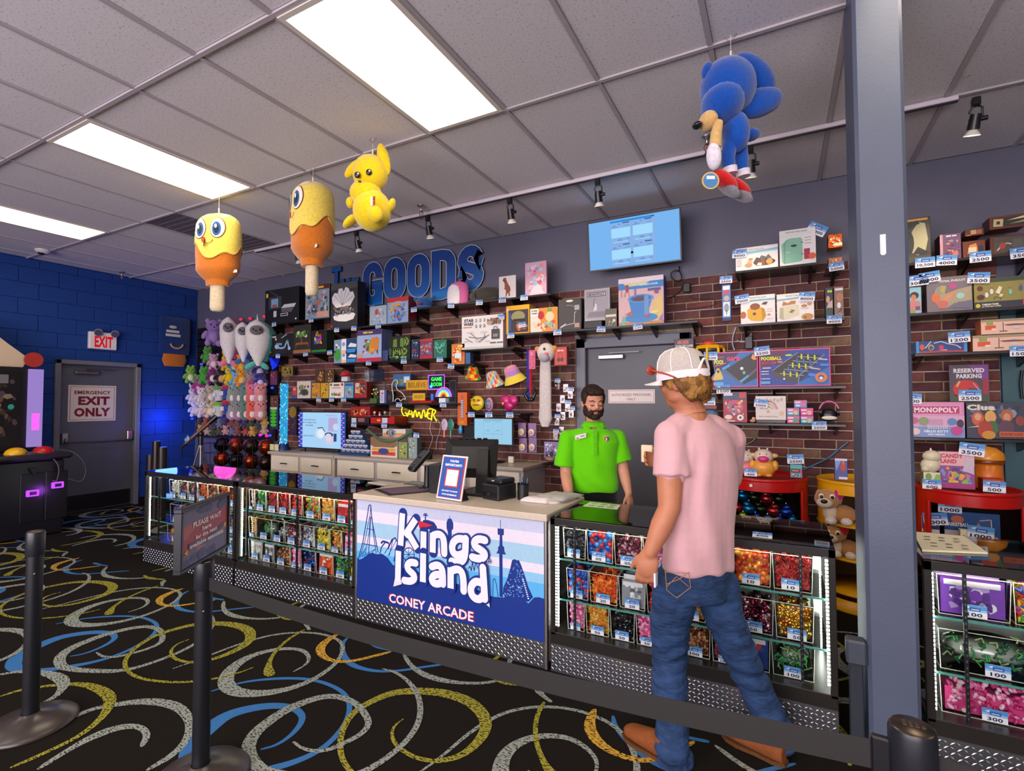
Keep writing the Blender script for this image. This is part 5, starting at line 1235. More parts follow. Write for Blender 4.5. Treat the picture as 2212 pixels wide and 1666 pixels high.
p=at(1100,870,-.26);mb=MB()
for s in (-1,1):mb.sph(p+Vector((s*.045,0,.02)),(.06,.03,.06),'#b81a6a','gloss',16,10,Matrix.Rotation(s*.6,3,'Y'))
mb.sph(p+Vector((0,0,-.03)),(.06,.03,.055),'#b81a6a','gloss',16,10);mb.build('bag_body',t)
MB().sph(p+Vector((-.06,-.03,-.01)),(.014,.006,.016),'#e0b02c','gloss',8,5).build('star',t)
# long llama style scarf hood
p=at(1180,762,-.24)
t=thing('animal_hood','cream plush animal hood with very long hanging scarf arm','hat',(p.x,-.24,at(1178,923,-.24).z))
mb=MB();mb.sph(p,(.095,.08,.10),'#ded4cc','plush',18,12);mb.sph(p+Vector((0,-.05,-.05)),(.06,.05,.05),'#b8aeb8','plush',14,9);mb.build('hood',t)
for s,c_ in ((-1,'#e0925a'),(1,'#e0a03a')):MB().sph(p+Vector((s*.095,-.01,.04)),(.03,.025,.028),c_,'plush',10,7).build('pompom',t)
MB().sph(p+Vector((.035,-.082,-.02)),(.02,.006,.018),'#e07a8c','plush',10,6).sph(p+Vector((.015,-.085,.03)),(.013,.006,.014),'#201c20','gloss',10,6).build('face_detail',t)
sc_=[at(1178,v,-.24) for v in (775,800,840,880,905,922)]
MB().loft([(q,w_,.03,XV,YV) for q,w_ in zip(sc_,(.055,.062,.066,.066,.075,.04))],'#d4cac6','plush',14).build('scarf_arm',t)
gbox(1197,750,1225,None,790,.05,'#b83a30','#7a2420',[R(.1,.08,.9,.92,'#c84a3c'),E(.35,.3,.14,.12,'#5a2a24'),E(.62,.3,.14,.12,'#5a2a24'),R(0.25,0.76,0.48,0.84,'#e8c0b0'),R(0.52,0.76,0.75,0.832,'#e8c0b0'),Ln([(.3,.4),(.35,.68),(.6,.68),(.68,.4)],.03,'#7a302a')],'red headphone carton hanging left of the back door',yf=-.25,nm='hanging_pack')
for k_,(u,c_,v1) in enumerate(((1141,'#1c3aa8',865),(1146,'#b8182c',850))):
    a,b=at(u,755,-.2),at(u+6,v1,-.2);MB().box(a.x-.012,-.21,b.z,a.x+.014,-.2,a.z,c_,'fabric',.002).build('lanyard',label=['blue lanyard hanging beside the hats','red lanyard hanging over the blue one'][k_],cat='lanyard')
gbox(1142,757,1157,None,798,.02,'#d0587a','#a03a5a',[busy(50,14,['#e88aa0','#3a3050','#f0c0d0'])],'pink packet hanging beside the cream animal hood',yf=-.24,nm='hanging_pack')
t=thing('black_visor_set','black glossy headgear hanging below the lanyards','headgear',(at(1145,865,-.2).x,-.2,at(1145,880,-.2).z))
p=at(1147,850,-.2)
for s in (-1,1):MB().tube([p+Vector((s*.03,0,.05)),p+Vector((s*.065,-.03,0)),p+Vector((s*.03,-.02,-.06))],.017,'#1a1a1c','gloss',8).build('arm',t)
MB().sph(p+Vector((0,-.01,-.065)),(.05,.03,.02),'#1a1a1c','gloss').build('pad',t)
gbox(988,848,1009,None,919,.07,'#d8661c','#b04a14',[R(.3,.2,.68,.82,'#c8541a')] + [E(.49,.26+q*.07,.16,.028,'#8cb4d0') for q in range(8)] + [Pg([(.42,.85),(.5,.96),(.58,.85)],'#2a6ac0'),E(.5,.09,.26,.05,'#c89018')],'tall orange bubble toy carton with a blue bead column',yf=-.26,nm='hanging_pack')
MB().sph(at(995,928,-.25),(.025,.02,.05),'#3aa0e0','gloss',12,8).build('bubble_wand',label='blue bubbly wand end hanging below the orange carton',cat='toy')
for k_,(u,c1_,c2_) in enumerate(((960,'#c8b0c8','#d8784a'),(974,'#3a7a68','#3a8a70'))):
    p=at(u,918,-.2);t=thing('toy_paddle',['patterned lilac paddle with orange handle','green paddle hanging beside the lilac one'][k_],'toy',(p.x,-.2,p.z-.12))
    mb=MB();mb.sph(p,(.045,.008,.07),c1_,'gloss',16,9);art(mb,p+Vector((-.03,-.0088,-.045)),XV,ZV,.06,.09,[busy(60+k_,10,['#8a5a9c','#e8d8e0','#3a4a8c'] if k_ == 0 else ['#2a5a4c','#5aa08c'])],'gloss',.0001);mb.build('blade',t)
    MB().cyl(p+Vector((0,0,-.06)),p+Vector((0,0,-.14)),.012,.015,c2_,'gloss',10).build('handle',t);MB().cyl(p+Vector((0,0,.065)),(p.x,-.01,p.z+.065),.003,.003,'#b8b4b8','metal',5).build('peg',t)
rr=random.Random(77)
K=[(1203,833),(1222,838),(1232,852),(1215,862),(1226,880),(1207,880),(1234,893),(1216,898),(1203,910),(1213,930),(1200,942)]
for k_,(u,v) in enumerate(K):
    p=at(u,v,-.14-.02*(k_ % 3));lab='small clear pack of trinkets, %s from the top beside the grey door frame' % ORD[k_]
    t=thing('trinket_pack',lab,'packet',(p.x,p.y,p.z-.05))
    mb=MB();mb.box(p.x-.028,p.y-.004,p.z-.045,p.x+.028,p.y+.004,p.z+.04,'#b8a8b4','bagfilm',.003);art(mb,(p.x-.026,p.y-.0045,p.z-.042),XV,ZV,.052,.06,[busy(100+k_,16,['#d8ccd0','#8a6a7c','#c85a5a','#e8e0dc','#3a3440','#c8a060'],s=.2)],'card',.0001);mb.build('packet',t)
    MB().cyl((p.x,p.y,p.z+.035),(p.x,-.02,p.z+.04),.002,.002,'#b8b4b8','metal',5).build('peg',t)
    if k_ % 2 == 0:tag(t,(p.x+.01,p.y-.01,p.z+.03),rr.choice(['1000','1500','800']),.065)
for k_,(u,v) in enumerate(((1128,929),(1150,930),(1130,962),(1151,962))):
    p=at(u,v,-.2);t=thing('blister_pack',['upper left','upper right','lower left','lower right'][k_]+' candy blister pack beside the small monitor','packet',(p.x,-.2,p.z-.08))
    mb=MB();mb.box(p.x-.046,-.205,p.z-.075,p.x+.046,-.2,p.z+.075,'#8a6a98','card',.004);mb.sph(p+Vector((0,-.02,-.02)),(.038,.022,.038),'#e8dcd0','gloss',12,8);mb.sph(p+Vector((0,-.032,-.02)),(.024,.016,.02),'#e0b83a' if k_ % 2 == 0 else '#e09a8c','gloss',10,7);mb.build('card',t);MB().cyl((p.x,p.y,p.z+.065),(p.x,-.01,p.z+.065),.003,.003,'#b8b4b8','metal',5).build('peg',t)
# magazine pocket beside the employee
a,b=at(1170,1004,-.3),at(1205,956,-.3)
t=thing('magazine_rack','clear wall pocket holding purple picture booklets beside the cabinet','rack',((a.x+b.x)/2,-.25,a.z))
mb=MB();mb.box(a.x+.01,-.26,a.z+.06,b.x-.008,-.25,b.z,'#8a7aa8','card',.002);art(mb,(a.x+.012,-.2605,a.z+.062),XV,ZV,b.x-a.x-.024,b.z-a.z-.065,[busy(130,40,['#4a3a78','#d8d0e8','#2a2440','#a890c8','#e8e4f0'],s=.12),E(.5,.28,.16,.14,'#1c1824')],'card',.0002);mb.build('booklet',t)
mb=MB();mb.box(a.x,-.3,a.z,b.x,-.285,a.z+.11,'#c8c0d0','acrylic',.003).box(a.x,-.3,a.z,b.x,-.12,a.z+.01,'#c8c0d0','acrylic');art(mb,(a.x+.02,-.3005,a.z+.02),XV,ZV,b.x-a.x-.04,.07,[E(.5,.5,.4,.35,'#3a2430'),E(.5,.6,.3,.2,'#b8783a')],'card',.0002);mb.build('pocket',t);MB().box(a.x,-.13,a.z,b.x,-.012,a.z+.03,'#c8c0d0','acrylic').build('wall_clip',t)

# ================================================================ RIGHT HAND WALL
gbox(1589,538,1682,2.60,583,.16,W_,'#c8c4cc',[Tx('NOSTALGIA',.5,.88,.06,'#5a6a7c',.36,.01),Pg([(.25,.72),(.25,.80),(1,.86),(1,.78)],'#7ab8d4'),Pg([(.25,.68),(.25,.72),(1,.78),(1,.74)],'#a8d4e4'),E(.68,.28,.26,.15,'#4a2c24'),Pg([(.42,.3),(.5,.52),(.62,.42),(.62,.14),(.5,.14)],'#5a3428'),R(.6,.14,.7,.4,'#8a4a30'),Pg([(.5,.16),(.54,.28),(.62,.26),(.62,.14)],'#e8dcd4'),E(.8,.28,.08,.12,'#d8a048'),Pg([(.55,.44),(.62,.58),(.72,.5),(.78,.6),(.86,.42)],'#5a6068'),E(.3,.2,.09,.09,'#c8905a'),E(.34,.34,.07,.06,'#d8a878'),E(.36,.46,.06,.04,'#b87848'),R(.03,.2,.14,.5,'#cfc4c4')],'white appliance box picturing a fondue tray with marshmallows',tags=[(1597,557,'9000')],w=.11)
gbox(1684,500,1764,2.60,576,.16,W_,'#d4d0c8',[Tx('NOSTALGIA',.48,.93,.045,'#5a6a7c',.6,.01),Pg([(0,.8),(0,.86),(.9,.90),(.9,.84)],'#d8e4dc'),Pg([(.06,.12),(.05,.6),(.18,.72),(.3,.76),(.58,.76),(.64,.7),(.64,.12),(.58,.08),(.12,.05)],'#86bfa4'),Pg([(.12,.08),(.12,.62),(.2,.7),(.3,.74),(.3,.74),(.2,.66),(.16,.58),(.16,.08)],'#6ea88c'),E(.4,.54,.09,.035,'#26383a'),Ln([(.16,.37),(.3,.37)],.014,'#d8e0dc'),R(.6,.6,.66,.62,'#3a4a48'),R(.6,.27,.66,.29,'#3a4a48'),R(.68,.13,.84,.42,'#a82844'),E(.9,.2,.1,.09,'#e0582c'),R(.7,.72,.88,.74,'#b0a8a8'),R(.7,.64,.88,.66,'#b0a8a8'),R(.7,.56,.88,.58,'#b0a8a8')],'white appliance box picturing a mint green mini fridge')
gt=tag(thing('price_card','loose 10,000 price card tilted on top of the mint fridge box','price card',(at(1758,503,-.3).x,-.3,2.86)),(at(1758,503,-.3).x,-.3,at(1758,506,-.3).z),'10,000',.135,.55)
gbox(1789,508,1821,2.70,557,.12,'#c85a24','#6a2c18',[busy(140,24,['#e88a3a','#f0c8a0','#3a2420','#d8402c','#f0e0c0'],s=.16),R(.4,.12,1,.36,'#e8d8a8')],'orange foil pack on top, just left of the column',mat='foil')
gbox(1790,558,1821,2.565,590,.12,'#c86a34','#6a2c18',[busy(141,18,['#e8a05a','#a04a2c','#f0c890','#5a8a4a'],s=.16)],'lower orange pack just left of the column')
gbox(1600,641,1676,2.15,701,.12,W_,'#2a7a78',[Tx('NOSTALGIA',.5,.92,.06,'#5a6a7c',.5,.01),Pg([(0,.78),(0,.84),(1,.86),(1,.80)],'#7ab4bc'),Pg([(.2,.22),(.19,.5),(.26,.56),(.6,.56),(.7,.5),(.74,.24),(.64,.06),(.3,.1)],'#e0a818'),Pg([(.6,.54),(.7,.5),(.74,.24),(.64,.06)],'#c08c10'),E(.4,.34,.05,.055,'#5a4830'),E(.42,.6,.15,.12,'#8c5028'),E(.07,.32,.09,.13,'#b8602c'),Pg([(.6,.66),(.68,.74),(.8,.74),(.74,.64)],'#5a3440'),R(.76,.46,.92,.48,'#b8a8a8'),R(.76,.38,.92,.40,'#b8a8a8'),R(.76,.12,.92,.14,'#b8a8a8'),E(.82,.28,.05,.03,'#b87838')],'white appliance box picturing a yellow toaster',tags=[(1604,655,'7000')],w=.11)
gbox(1678,637,1760,2.15,698,.14,W_,'#5ab0bc',[Tx('NOSTALGIA',.5,.92,.06,'#5a6a7c',.5,.01),Pg([(0,.76),(0,.82),(1,.88),(1,.82)],'#7ab4bc'),Pg([(.08,.5),(.06,.12),(.18,.05),(.24,.06),(.6,.2),(.6,.56),(.5,.6),(.14,.54)],'#d8d2b4'),Pg([(.08,.5),(.06,.12),(.18,.05),(.18,.5)],'#b8b090'),Ln([(.34,.32),(.48,.38)],.05,'#9c6a3c'),Ln([(.41,.28),(.41,.42)],.05,'#9c6a3c'),Pg([(.14,.58),(.18,.74),(.3,.66),(.4,.74),(.52,.72),(.54,.8),(.5,.62)],'#c07c30'),E(.82,.12,.16,.12,'#c88a44'),E(.76,.1,.04,.05,'#5a7a3c'),R(.64,.62,.9,.64,'#b8a898'),R(.64,.42,.86,.44,'#b8a898'),E(.74,.52,.08,.05,'#b8783c'),E(.88,.58,.06,.06,'#c88c4c')],'white appliance box picturing a cream long slot toaster',tags=[(1742,650,'8000')],w=.11)
gbox(1783,622,1801,2.15,688,.1,'#2a3444','#14181f',[R(0.3,0.84,0.576,0.92,'#c8d82c'),R(0.624,0.84,0.9,0.912,'#c8d82c'),E(.35,.62,.25,.12,'#d89a78'),Pg([(.05,.3),(.4,.5),(.95,.6),(.95,.3)],'#c8b0a8'),R(.1,.04,.9,.34,'#3a4438')],'dark box with yellow word and people, left of the column')
gbox(1802,620,1824,2.15,688,.1,'#8a6a5a','#3a2a24',[Tx('CUM',.5,.94,.07,'#f0ece8',.8) if False else R(.1,.88,.95,.95,'#e8e4e0'),E(.6,.66,.36,.14,'#b87858'),E(.5,.4,.2,.1,'#e8e4e0'),busy(146,10,['#3a4a44','#c89a80'],.05,.04,.95,.35,.16)],'brown box with people partly hidden by the column')
gbox(1560,616,1580,None,694,.06,'#4a78b8','#2a4a8c',[R(.1,.86,.9,.97,'#e4e4ec'),R(.15,.74,.85,.84,'#c84a5a'),R(.12,.12,.88,.52,'#e4e6ea'),E(.5,.36,.3,.12,'#8a96a8'),Pg([(.4,.3),(.5,.12),(.62,.3)],'#5a8c4a'),E(.5,.62,.34,.08,'#b8a898'),R(0,0,1,.08,'#14285c')],'tall narrow blue hanging pack with robot picture',yf=-.24,nm='hanging_pack',tags=[(1568,612,'2500')],w=.1)
# claw toy and its box
gbox(1457,733,1500,1.63,836,.12,'#3a3040','#241c28',[Tx('ARCADE',.45,.93,.075,'#e0704a',.6,.04),Tx('DOWN THE CLOWN',.52,.85,.05,'#e8dce0',.9,.03),busy(150,30,['#8a5a7c','#d8a0a0','#5a4a6c','#c84a4a','#e8c8c0'],.05,.05,.95,.78,.14)],'dark arcade toy carton behind the white cap')
x0,x1=at(1497,800,-.28).x,at(1562,800,-.28).x;cx=(x0+x1)/2
t=thing('toy_claw_game','yellow and red toy claw game behind the customer cap','toy',(cx,-.25,1.63))
mb=MB();mb.lathe([(.135,0),(.135,.045),(.12,.06)],(cx,-.2,1.63),'#b8201c','gloss',8,smooth=False);mb.build('base',t)
mb=MB();mb.lathe([(.115,.06),(.135,.12),(.12,.33)],(cx,-.2,1.63),'#c8402c','darkglass',8,smooth=False)
for i in range(8):
    a=2*PI*i/8;mb.tube([(cx+.118*math.cos(a),-.2+.118*math.sin(a),1.69),(cx+.138*math.cos(a),-.2+.138*math.sin(a),1.75),(cx+.122*math.cos(a),-.2+.122*math.sin(a),1.965)],.012,'#e8b414','gloss',6)
mb.build('cabinet',t)
MB().lathe([(.125,.335),(.13,.35),(.11,.365)],(cx,-.2,1.63),'#e8b414','gloss',8,smooth=False).build('upper_rim',t)
MB().lathe([(.06,.365),(.075,.375),(.03,.405),(0,.41)],(cx,-.2,1.63),'#d84a34','gloss',14).build('red_cap',t)
MB().sph((cx,-.2,1.78),(.05,.05,.06),'#a82c20','gloss').build('inner_prize',t)
PK_='#e0488c'
gbox(1537,762,1639,1.625,836,.05,PK_,'#8a2a58',[R(.02,.03,.98,.97,'#1a6ab4'),Pg([(.02,.5),(.02,.97),(.6,.97),(.25,.5)],'#2a2458'),Pg([(.3,.5),(.86,.93),(.98,.93),(.98,.25),(.7,.08)],'#1c1a20'),Ln([(.22,.5),(.64,.12),(.98,.5)],.05,'#5a545c'),Ln([(.24,.52),(.40,.62)],.06,'#2aa0e8'),Ln([(.62,.14),(.8,.32)],.05,'#3aa8e8'),E(.66,.52,.035,.045,'#e8e4dc'),R(.68,.36,.73,.44,'#6ac0b0'),Pg([(.03,.24),(.12,.54),(.17,.54),(.26,.26),(.24,.22),(.05,.20)],'#d8b84a'),E(.145,.45,.03,.045,'#3a2c20'),
     Tx('POOL',.17,.72,.13,'#d8e02c',.22,.06),Tx('GAME',.48,.80,.12,'#e0305a',.28,.05),R(.04,.05,.26,.14,'#5aa8e0'),R(.05,.83,.28,.87,'#b83a3a'),Ln([(.05,.6),(.33,.68)],.03,'#c84a4a'),Pg([(.86,.8),(.9,.92),(.98,.76),(.92,.74)],'#e09a3c')],'pink framed table pool game box left of the foosball box',tags=[(1535,778,'3500')],w=.11)
foos=[R(.015,.03,.985,.97,'#1c3f9c'),Pg([(.015,.5),(.015,.97),(.45,.97),(.2,.6)],'#5a2050'),Pg([(.015,.03),(.985,.03),(.985,.5),(.5,.03)],'#1a70c0'),Pg([(.18,.42),(.55,.88),(.92,.80),(.56,.08),(.20,.26)],'#2a2628'),Pg([(.20,.26),(.56,.06),(.58,.22),(.19,.42)],'#453c3c'),Ln([(.19,.43),(.56,.9)],.02,'#8a90a0'),Ln([(.56,.06),(.57,.28),(.92,.82)],.035,'#5a7ab0')]
for q in range(5):
    a,b=.30+q*.062,.35+q*.11;foos.append(Ln([(a,b),(a+.34,b-.07)],.012,'#c8ccd4'))
    for r_ in range(3):xx,yy=a+.06+.09*r_,b-.012-.02*r_;foos += [R(xx-.012,yy-.06,xx+.012,yy+.04,['#c8d82c','#2a6ac8'][q % 2]),E(xx,yy+.055,.012,.025,['#c8d82c','#2a6ac8'][q % 2])]
foos += [Ln([(.7,.31),(.82,.27)],.08,'#2a8ae0'),Ln([(.86,.55),(.98,.54)],.06,'#2a8ae0'),Ln([(.72,.48),(.86,.43)],.03,'#e0c8b8'),Ln([(.84,.7),(.96,.68)],.03,'#e0c8b8'),E(.87,.22,.085,.13,'#e07a2c'),E(.87,.22,.04,.07,'#2a5a9c'),E(.87,.2,.025,.04,'#e8e8e8'),E(.36,.2,.015,.03,'#e8e0d8'),
         Tx('FOOSBALL',.18,.76,.10,'#d8e02c',.30,.06),Tx('SOCCER',.15,.64,.08,'#c8305a',.22,.05),R(.05,.49,.17,.515,'#e8dce0'),R(.03,.40,.14,.42,'#e8dce0'),R(.03,.33,.14,.35,'#e8dce0'),R(.03,.2,.16,.22,'#e8dce0'),R(.02,.07,.16,.14,'#5aa8e0'),R(.27,.63,.34,.68,'#d8702c'),E(.43,.83,.05,.025,'#c8d82c')]
gbox(1640,757,1796,1.625,836,.05,PK_,'#8a2a58',foos,'wide pink framed foosball game box',tags=[(1647,768,'3500')],w=.115)
gbox(1562,847,1615,1.33,912,.08,'#a02a3c','#7a1c2c',[R(0,.74,1,1,'#3a4464'),R(.68,.8,.96,.98,'#c8382c'),R(.03,.88,.4,.97,'#dcdce4'),Pg([(.08,.6),(.12,.7),(.16,.58)],'#e8e8ec'),E(.5,.5,.36,.24,'#c04a6c'),E(.5,.5,.14,.1,'#3a3a6c'),busy(155,24,['#d8608c','#e8b04a','#4a9c5a','#e0d8d8','#5a4a8c'],.06,.2,.94,.75,.09),E(.22,.17,.16,.08,'#e0d0b8'),E(.72,.16,.14,.1,'#e8e0e0'),E(.72,.16,.05,.04,'#3a2a34'),R(.04,.03,.5,.06,'#e8d8dc')],'red and blue box with a rainbow monster ring picture',tags=[(1563,850,'1500')],w=.11)
gbox(1632,856,1699,1.355,905,.05,'#e0d6cc','#b8aca0',[Ln([(.18+.0,.45),(.25,.68),(.45,.8),(.62,.7),(.72,.45)],.09,'#c890a0'),Ln([(.26,.45),(.33,.6),(.45,.68),(.56,.6),(.62,.45)],.07,'#d8b878'),Ln([(.33,.45),(.45,.57),(.54,.45)],.06,'#a8b0c8'),Tx('Micro Vehicle Series',.42,.14,.06,'#5a4a4c',.62,.0),E(.86,.28,.08,.1,'#dcc0a0'),Pg([(.36,.3),(.42,.44),(.48,.3)],'#c8a83a')] + [E(.14+.12*q,.86-.04*(q % 2),.035,.05,'#7a707c') for q in range(7)] + [E(.14+.12*q,.86-.04*(q % 2),.02,.03,'#e0d6cc') for q in range(7)],'cream carton with a pastel rainbow drawing',tags=[(1643,880,'2000')],w=.1)
MB().box(at(1634,905,-.3).x,-.31,1.33,at(1697,905,-.3).x,-.2,1.354,'#2c2420','gloss',.002).build('display_tray',label='shallow dark tray under the cream rainbow carton',cat='tray')
for k_,(u,z_,c_,d_) in enumerate(((1700,1.33,'#c8487c','#3aa86a'),(1729,1.33,'#1f9cb4','#c8b890'),(1700,1.392,'#6aa0c8','#e0c070'),(1729,1.392,'#d8388c','#e0b0a0'),(1716,1.454,'#5a9cd0','#e070a0'))):
    x=at(u,900,-.3).x;t=thing('mini_toy_box','tiny pastel cube box, %s of the stack of five' % ['lower left','lower right','middle left','middle right','topmost'][k_],'box',(x+.045,-.27,z_))
    mb=MB();mb.box(x,-.31,z_,x+.088,-.24,z_+.06,c_,'card',.0015);art(mb,(x,-.3105,z_),XV,ZV,.088,.06,[R(0,.55,1,1,'#c870a8' if k_ != 3 else '#e04a98'),E(.7,.4,.2,.3,d_),R(.08,.62,.5,.82,'#f0dce8'),E(.3,.3,.2,.12,'#e8e4f0')],'card',.0002);mb.build('carton',t)
p=at(1791,885,-.27)
t=thing('headphones','pink and black headphones on a stand beside the tiny boxes','headphones',(p.x,-.27,1.33))
MB().tube([p+Vector((.065*math.cos(a),0,.075*math.sin(a)-.01)) for a in [PI*k/10 for k in range(11)]],.007,'#d8709c','gloss',8).build('headband',t)
MB().sph(p+Vector((0,.03,-.045)),(.06,.03,.05),'#1c1820','gloss',16,10).build('stand_body',t)
for s in (-1,1):MB().cyl(p+Vector((s*.068,0,-.02)),p+Vector((s*.05,0,-.02)),.028,.028,'#26202a','gloss',14).build('ear_cup',t)
MB().sph(p+Vector((0,-.005,-.065)),(.055,.008,.016),'#e4dccc','gloss').build('cream_badge',t)
p=at(1533,898,-.26);t=thing('clear_helmet_toy','clear blue capsule toy with a red header behind the customer shoulder','toy',(p.x,-.26,1.33))
MB().sph((p.x,-.25,1.385),(.075,.06,.055),'#5a7a98','gloss',16,10).build('capsule',t);MB().box(p.x-.05,-.28,1.44,p.x+.06,-.27,1.475,'#7a2430','card',.002).build('header',t)
tag(t,(at(1532,878,-.28).x,-.29,1.475),'1000',.10)
t=thing('trinket_figure','tiny pink trinket beside the cream rainbow carton','toy',(at(1626,912,-.3).x,-.3,1.33));x=at(1626,912,-.3).x
MB().sph((x,-.29,1.345),(.024,.02,.015),'#d8907c','gloss').sph((x+.006,-.29,1.365),(.014,.012,.012),'#e8b8a0','gloss').build('body',t)
# power adapter and cables on the brick
p=at(1483,622,-.05);t=thing('power_adapter','black power adapter with curled cable hanging under the television','adapter',(p.x,-.05,p.z-.05))
MB().box(p.x-.028,-.075,p.z-.045,p.x+.035,-.03,p.z+.04,'#1f2420','plastic',.006).build('brick_body',t)
MB().tube(smooth_line([at(1467,575,-.04),at(1468,587,-.045),at(1460,583,-.06),at(1448,590,-.06),at(1452,604,-.06),at(1468,608,-.05),at(1474,600,-.05),at(1468,586,-.045)],2),.006,'#17171a','plastic',6).build('cable',t)
MB().tube(smooth_line([at(1474,610,-.05),at(1472,625,-.045),at(1456,640,-.04),at(1445,643,-.04)],2),.007,'#17171a','plastic',6).build('cable',t)
MB().tube(smooth_line([at(1488,640,-.04),at(1500,647,-.04),at(1540,644,-.04),at(1548,655,-.04),at(1535,662,-.04),at(1480,668,-.04)],2),.003,'#17171a','plastic',5).build('cable',t)
p=at(1618,742,-.05);t=thing('power_outlet_block','black plug block with pale cords above the foosball box','plug',(p.x,-.05,p.z-.05))
MB().box(p.x-.03,-.09,p.z-.05,p.x+.03,-.03,p.z+.06,'#121214','plastic',.004).build('block',t)
MB().tube(smooth_line([at(1590,707,-.04),at(1583,725,-.04),at(1582,745,-.04),at(1587,757,-.05)],2),.007,'#a8b0b8','plastic',6).build('cord',t)
MB().tube(smooth_line([at(1592,735,-.04),at(1600,740,-.04),at(1614,738,-.05),at(1624,715,-.05),at(1622,735,-.06)],2),.004,'#c8ccd0','plastic',5).build('cord',t)
# blue painter tape and cable on the lower bricks
MB().tube(smooth_line([at(1735,1015,-.035),at(1760,1004,-.035),at(1790,990,-.035),at(1815,968,-.035),at(1832,955,-.035)],2),.010,'#3a6a8c','plastic',5).build('blue_cable',label='crumpled blue cable running up the lower brick wall',cat='cable')
MB().tube(smooth_line([at(1634,935,-.035),at(1633,945,-.035),at(1625,955,-.035),at(1608,962,-.035),at(1604,975,-.035)],2),.007,'#6a7a4c','plastic',6).build('cable',label='greenish cable curling below the shelf right of the customer',cat='cable')

# beyond the column
gbox(1955,474,2013,2.515,571,.16,'#3a362e','#1c1a18',[R(0,0,1,.14,'#4a4438'),Pg([(.04,.3),(.3,.72),(.55,.9),(.8,.86),(.9,.5),(.8,.25),(.5,.16)],'#b8b084'),E(.16,.45,.2,.26,'#1c1a18'),Pg([(.3,.2),(.5,.35),(.95,.2),(.7,.16)],'#1f1d1a'),R(.04,.93,.9,.98,'#d8a048'),Pg([(.0,.78),(.6,.86),(.5,.94),(0,.9)],'#2a2c34')],'black glossy box with a pale burst behind headphones',mat='card')
gbox(2030,508,2078,2.515,553,.14,'#6a4a6c','#3a1c20',[R(0,0,.14,1,'#c89098'),R(0.3,0.89,0.53,0.95,'#e0d0d8'),R(0.57,0.89,0.8,0.944,'#e0d0d8'),busy(170,30,['#b8303c','#3a3a6c','#c88a7a','#8a8a9c','#5a2c3c'],.16,.05,.96,.84,.13),E(.72,.18,.14,.1,'#d8724a')],'violet and red comic picture box right of the headphone box')
gbox(2079,523,2130,2.515,549,.16,'#6a2c18','#3a1810',[Pg([(.2,.2),(.3,.75),(.6,.85),(.7,.3)],'#c88848'),E(.8,.4,.14,.3,'#2a2430'),R(.25,.3,.6,.6,'#e0c8a0')],'lower brown carton of the two stacked brown ones')
gbox(2084,497,2127,2.665,521,.14,'#5a2414','#3a1810',[R(.3,.2,.6,.85,'#b8946a'),R(.62,.2,.9,.85,'#9c5a44'),R(.05,.05,.3,.12,'#e0b890')],'upper brown carton of the two stacked brown ones')
gbox(2138,513,2216,2.515,545,.14,'#5a2418','#3a1810',[R(.12,.1,.98,.92,'#4a443c'),Ln([(.2,.2),(.35,.5),(.5,.58),(.62,.5)],.06,'#c8c0a0'),E(.36,.46,.1,.18,'#a83a34'),R(.65,.3,.95,.8,'#5a5650')],'lower brown window box at the far right of the top shelf')
gbox(2137,470,2216,2.69,509,.14,'#6a2c1c','#3a1810',[R(.08,.12,.98,.86,'#2c2a24'),Pg([(.1,.2),(.12,.8),(.4,.76),(.38,.16)],'#c8b480'),R(.2,.35,.3,.6,'#3a3428'),Pg([(.5,.6),(.98,.84),(.98,.66)],'#d8cc9c'),Pg([(.55,.3),(.98,.5),(.98,.36)],'#a89c74')],'upper brown window box at the far right of the top shelf')
gbox(1957,622,1992,2.145,676,.12,'#8cc0d0','#3a2420',[E(.55,.68,.3,.14,'#3a241c'),E(.5,.6,.18,.12,'#c8805c'),Pg([(.1,.1),(.3,.5),(.9,.45),(.95,.08)],'#c88078'),R(0,0,.6,.1,'#7aa04a'),E(.1,.4,.14,.14,'#5a3428'),R(.6,.12,.9,.26,'#6a4a7c')],'box with smiling people on sky blue, just right of the column',tags=[(1984,617,'3000'),(2010,610,'9000')],w=.12)
gbox(2002,602,2103,2.145,674,.12,'#7a6e74','#4a4448',[Tx('TRIVIAL PURSUIT',.55,.88,.06,'#e8dcd8',.62,.03),Pg([(.15,.45),(.2,.65),(.32,.76),(.44,.74),(.4,.5),(.7,.62),(.98,.68),(.98,.28),(.6,.22),(.42,.08),(.25,.1)],'#a89a7c'),E(.3,.62,.1,.12,'#8c9484'),E(.36,.64,.06,.1,'#b8a050'),E(.58,.72,.08,.09,'#c04a8c'),E(.2,.4,.1,.14,'#d8703c'),Pg([(.3,.3),(.5,.5),(.7,.6),(.4,.2)],'#d88a68'),E(.74,.42,.09,.09,'#9cc8c0'),E(.35,.2,.12,.12,'#c86a60'),Pg([(.5,.08),(.7,.25),(.98,.25),(.98,.05)],'#6a6a7c'),E(.94,.94,.03,.04,'#e8d080')],'grey trivia game box with coloured wedge picture',tags=[(2113,612,'3500')],w=.12)
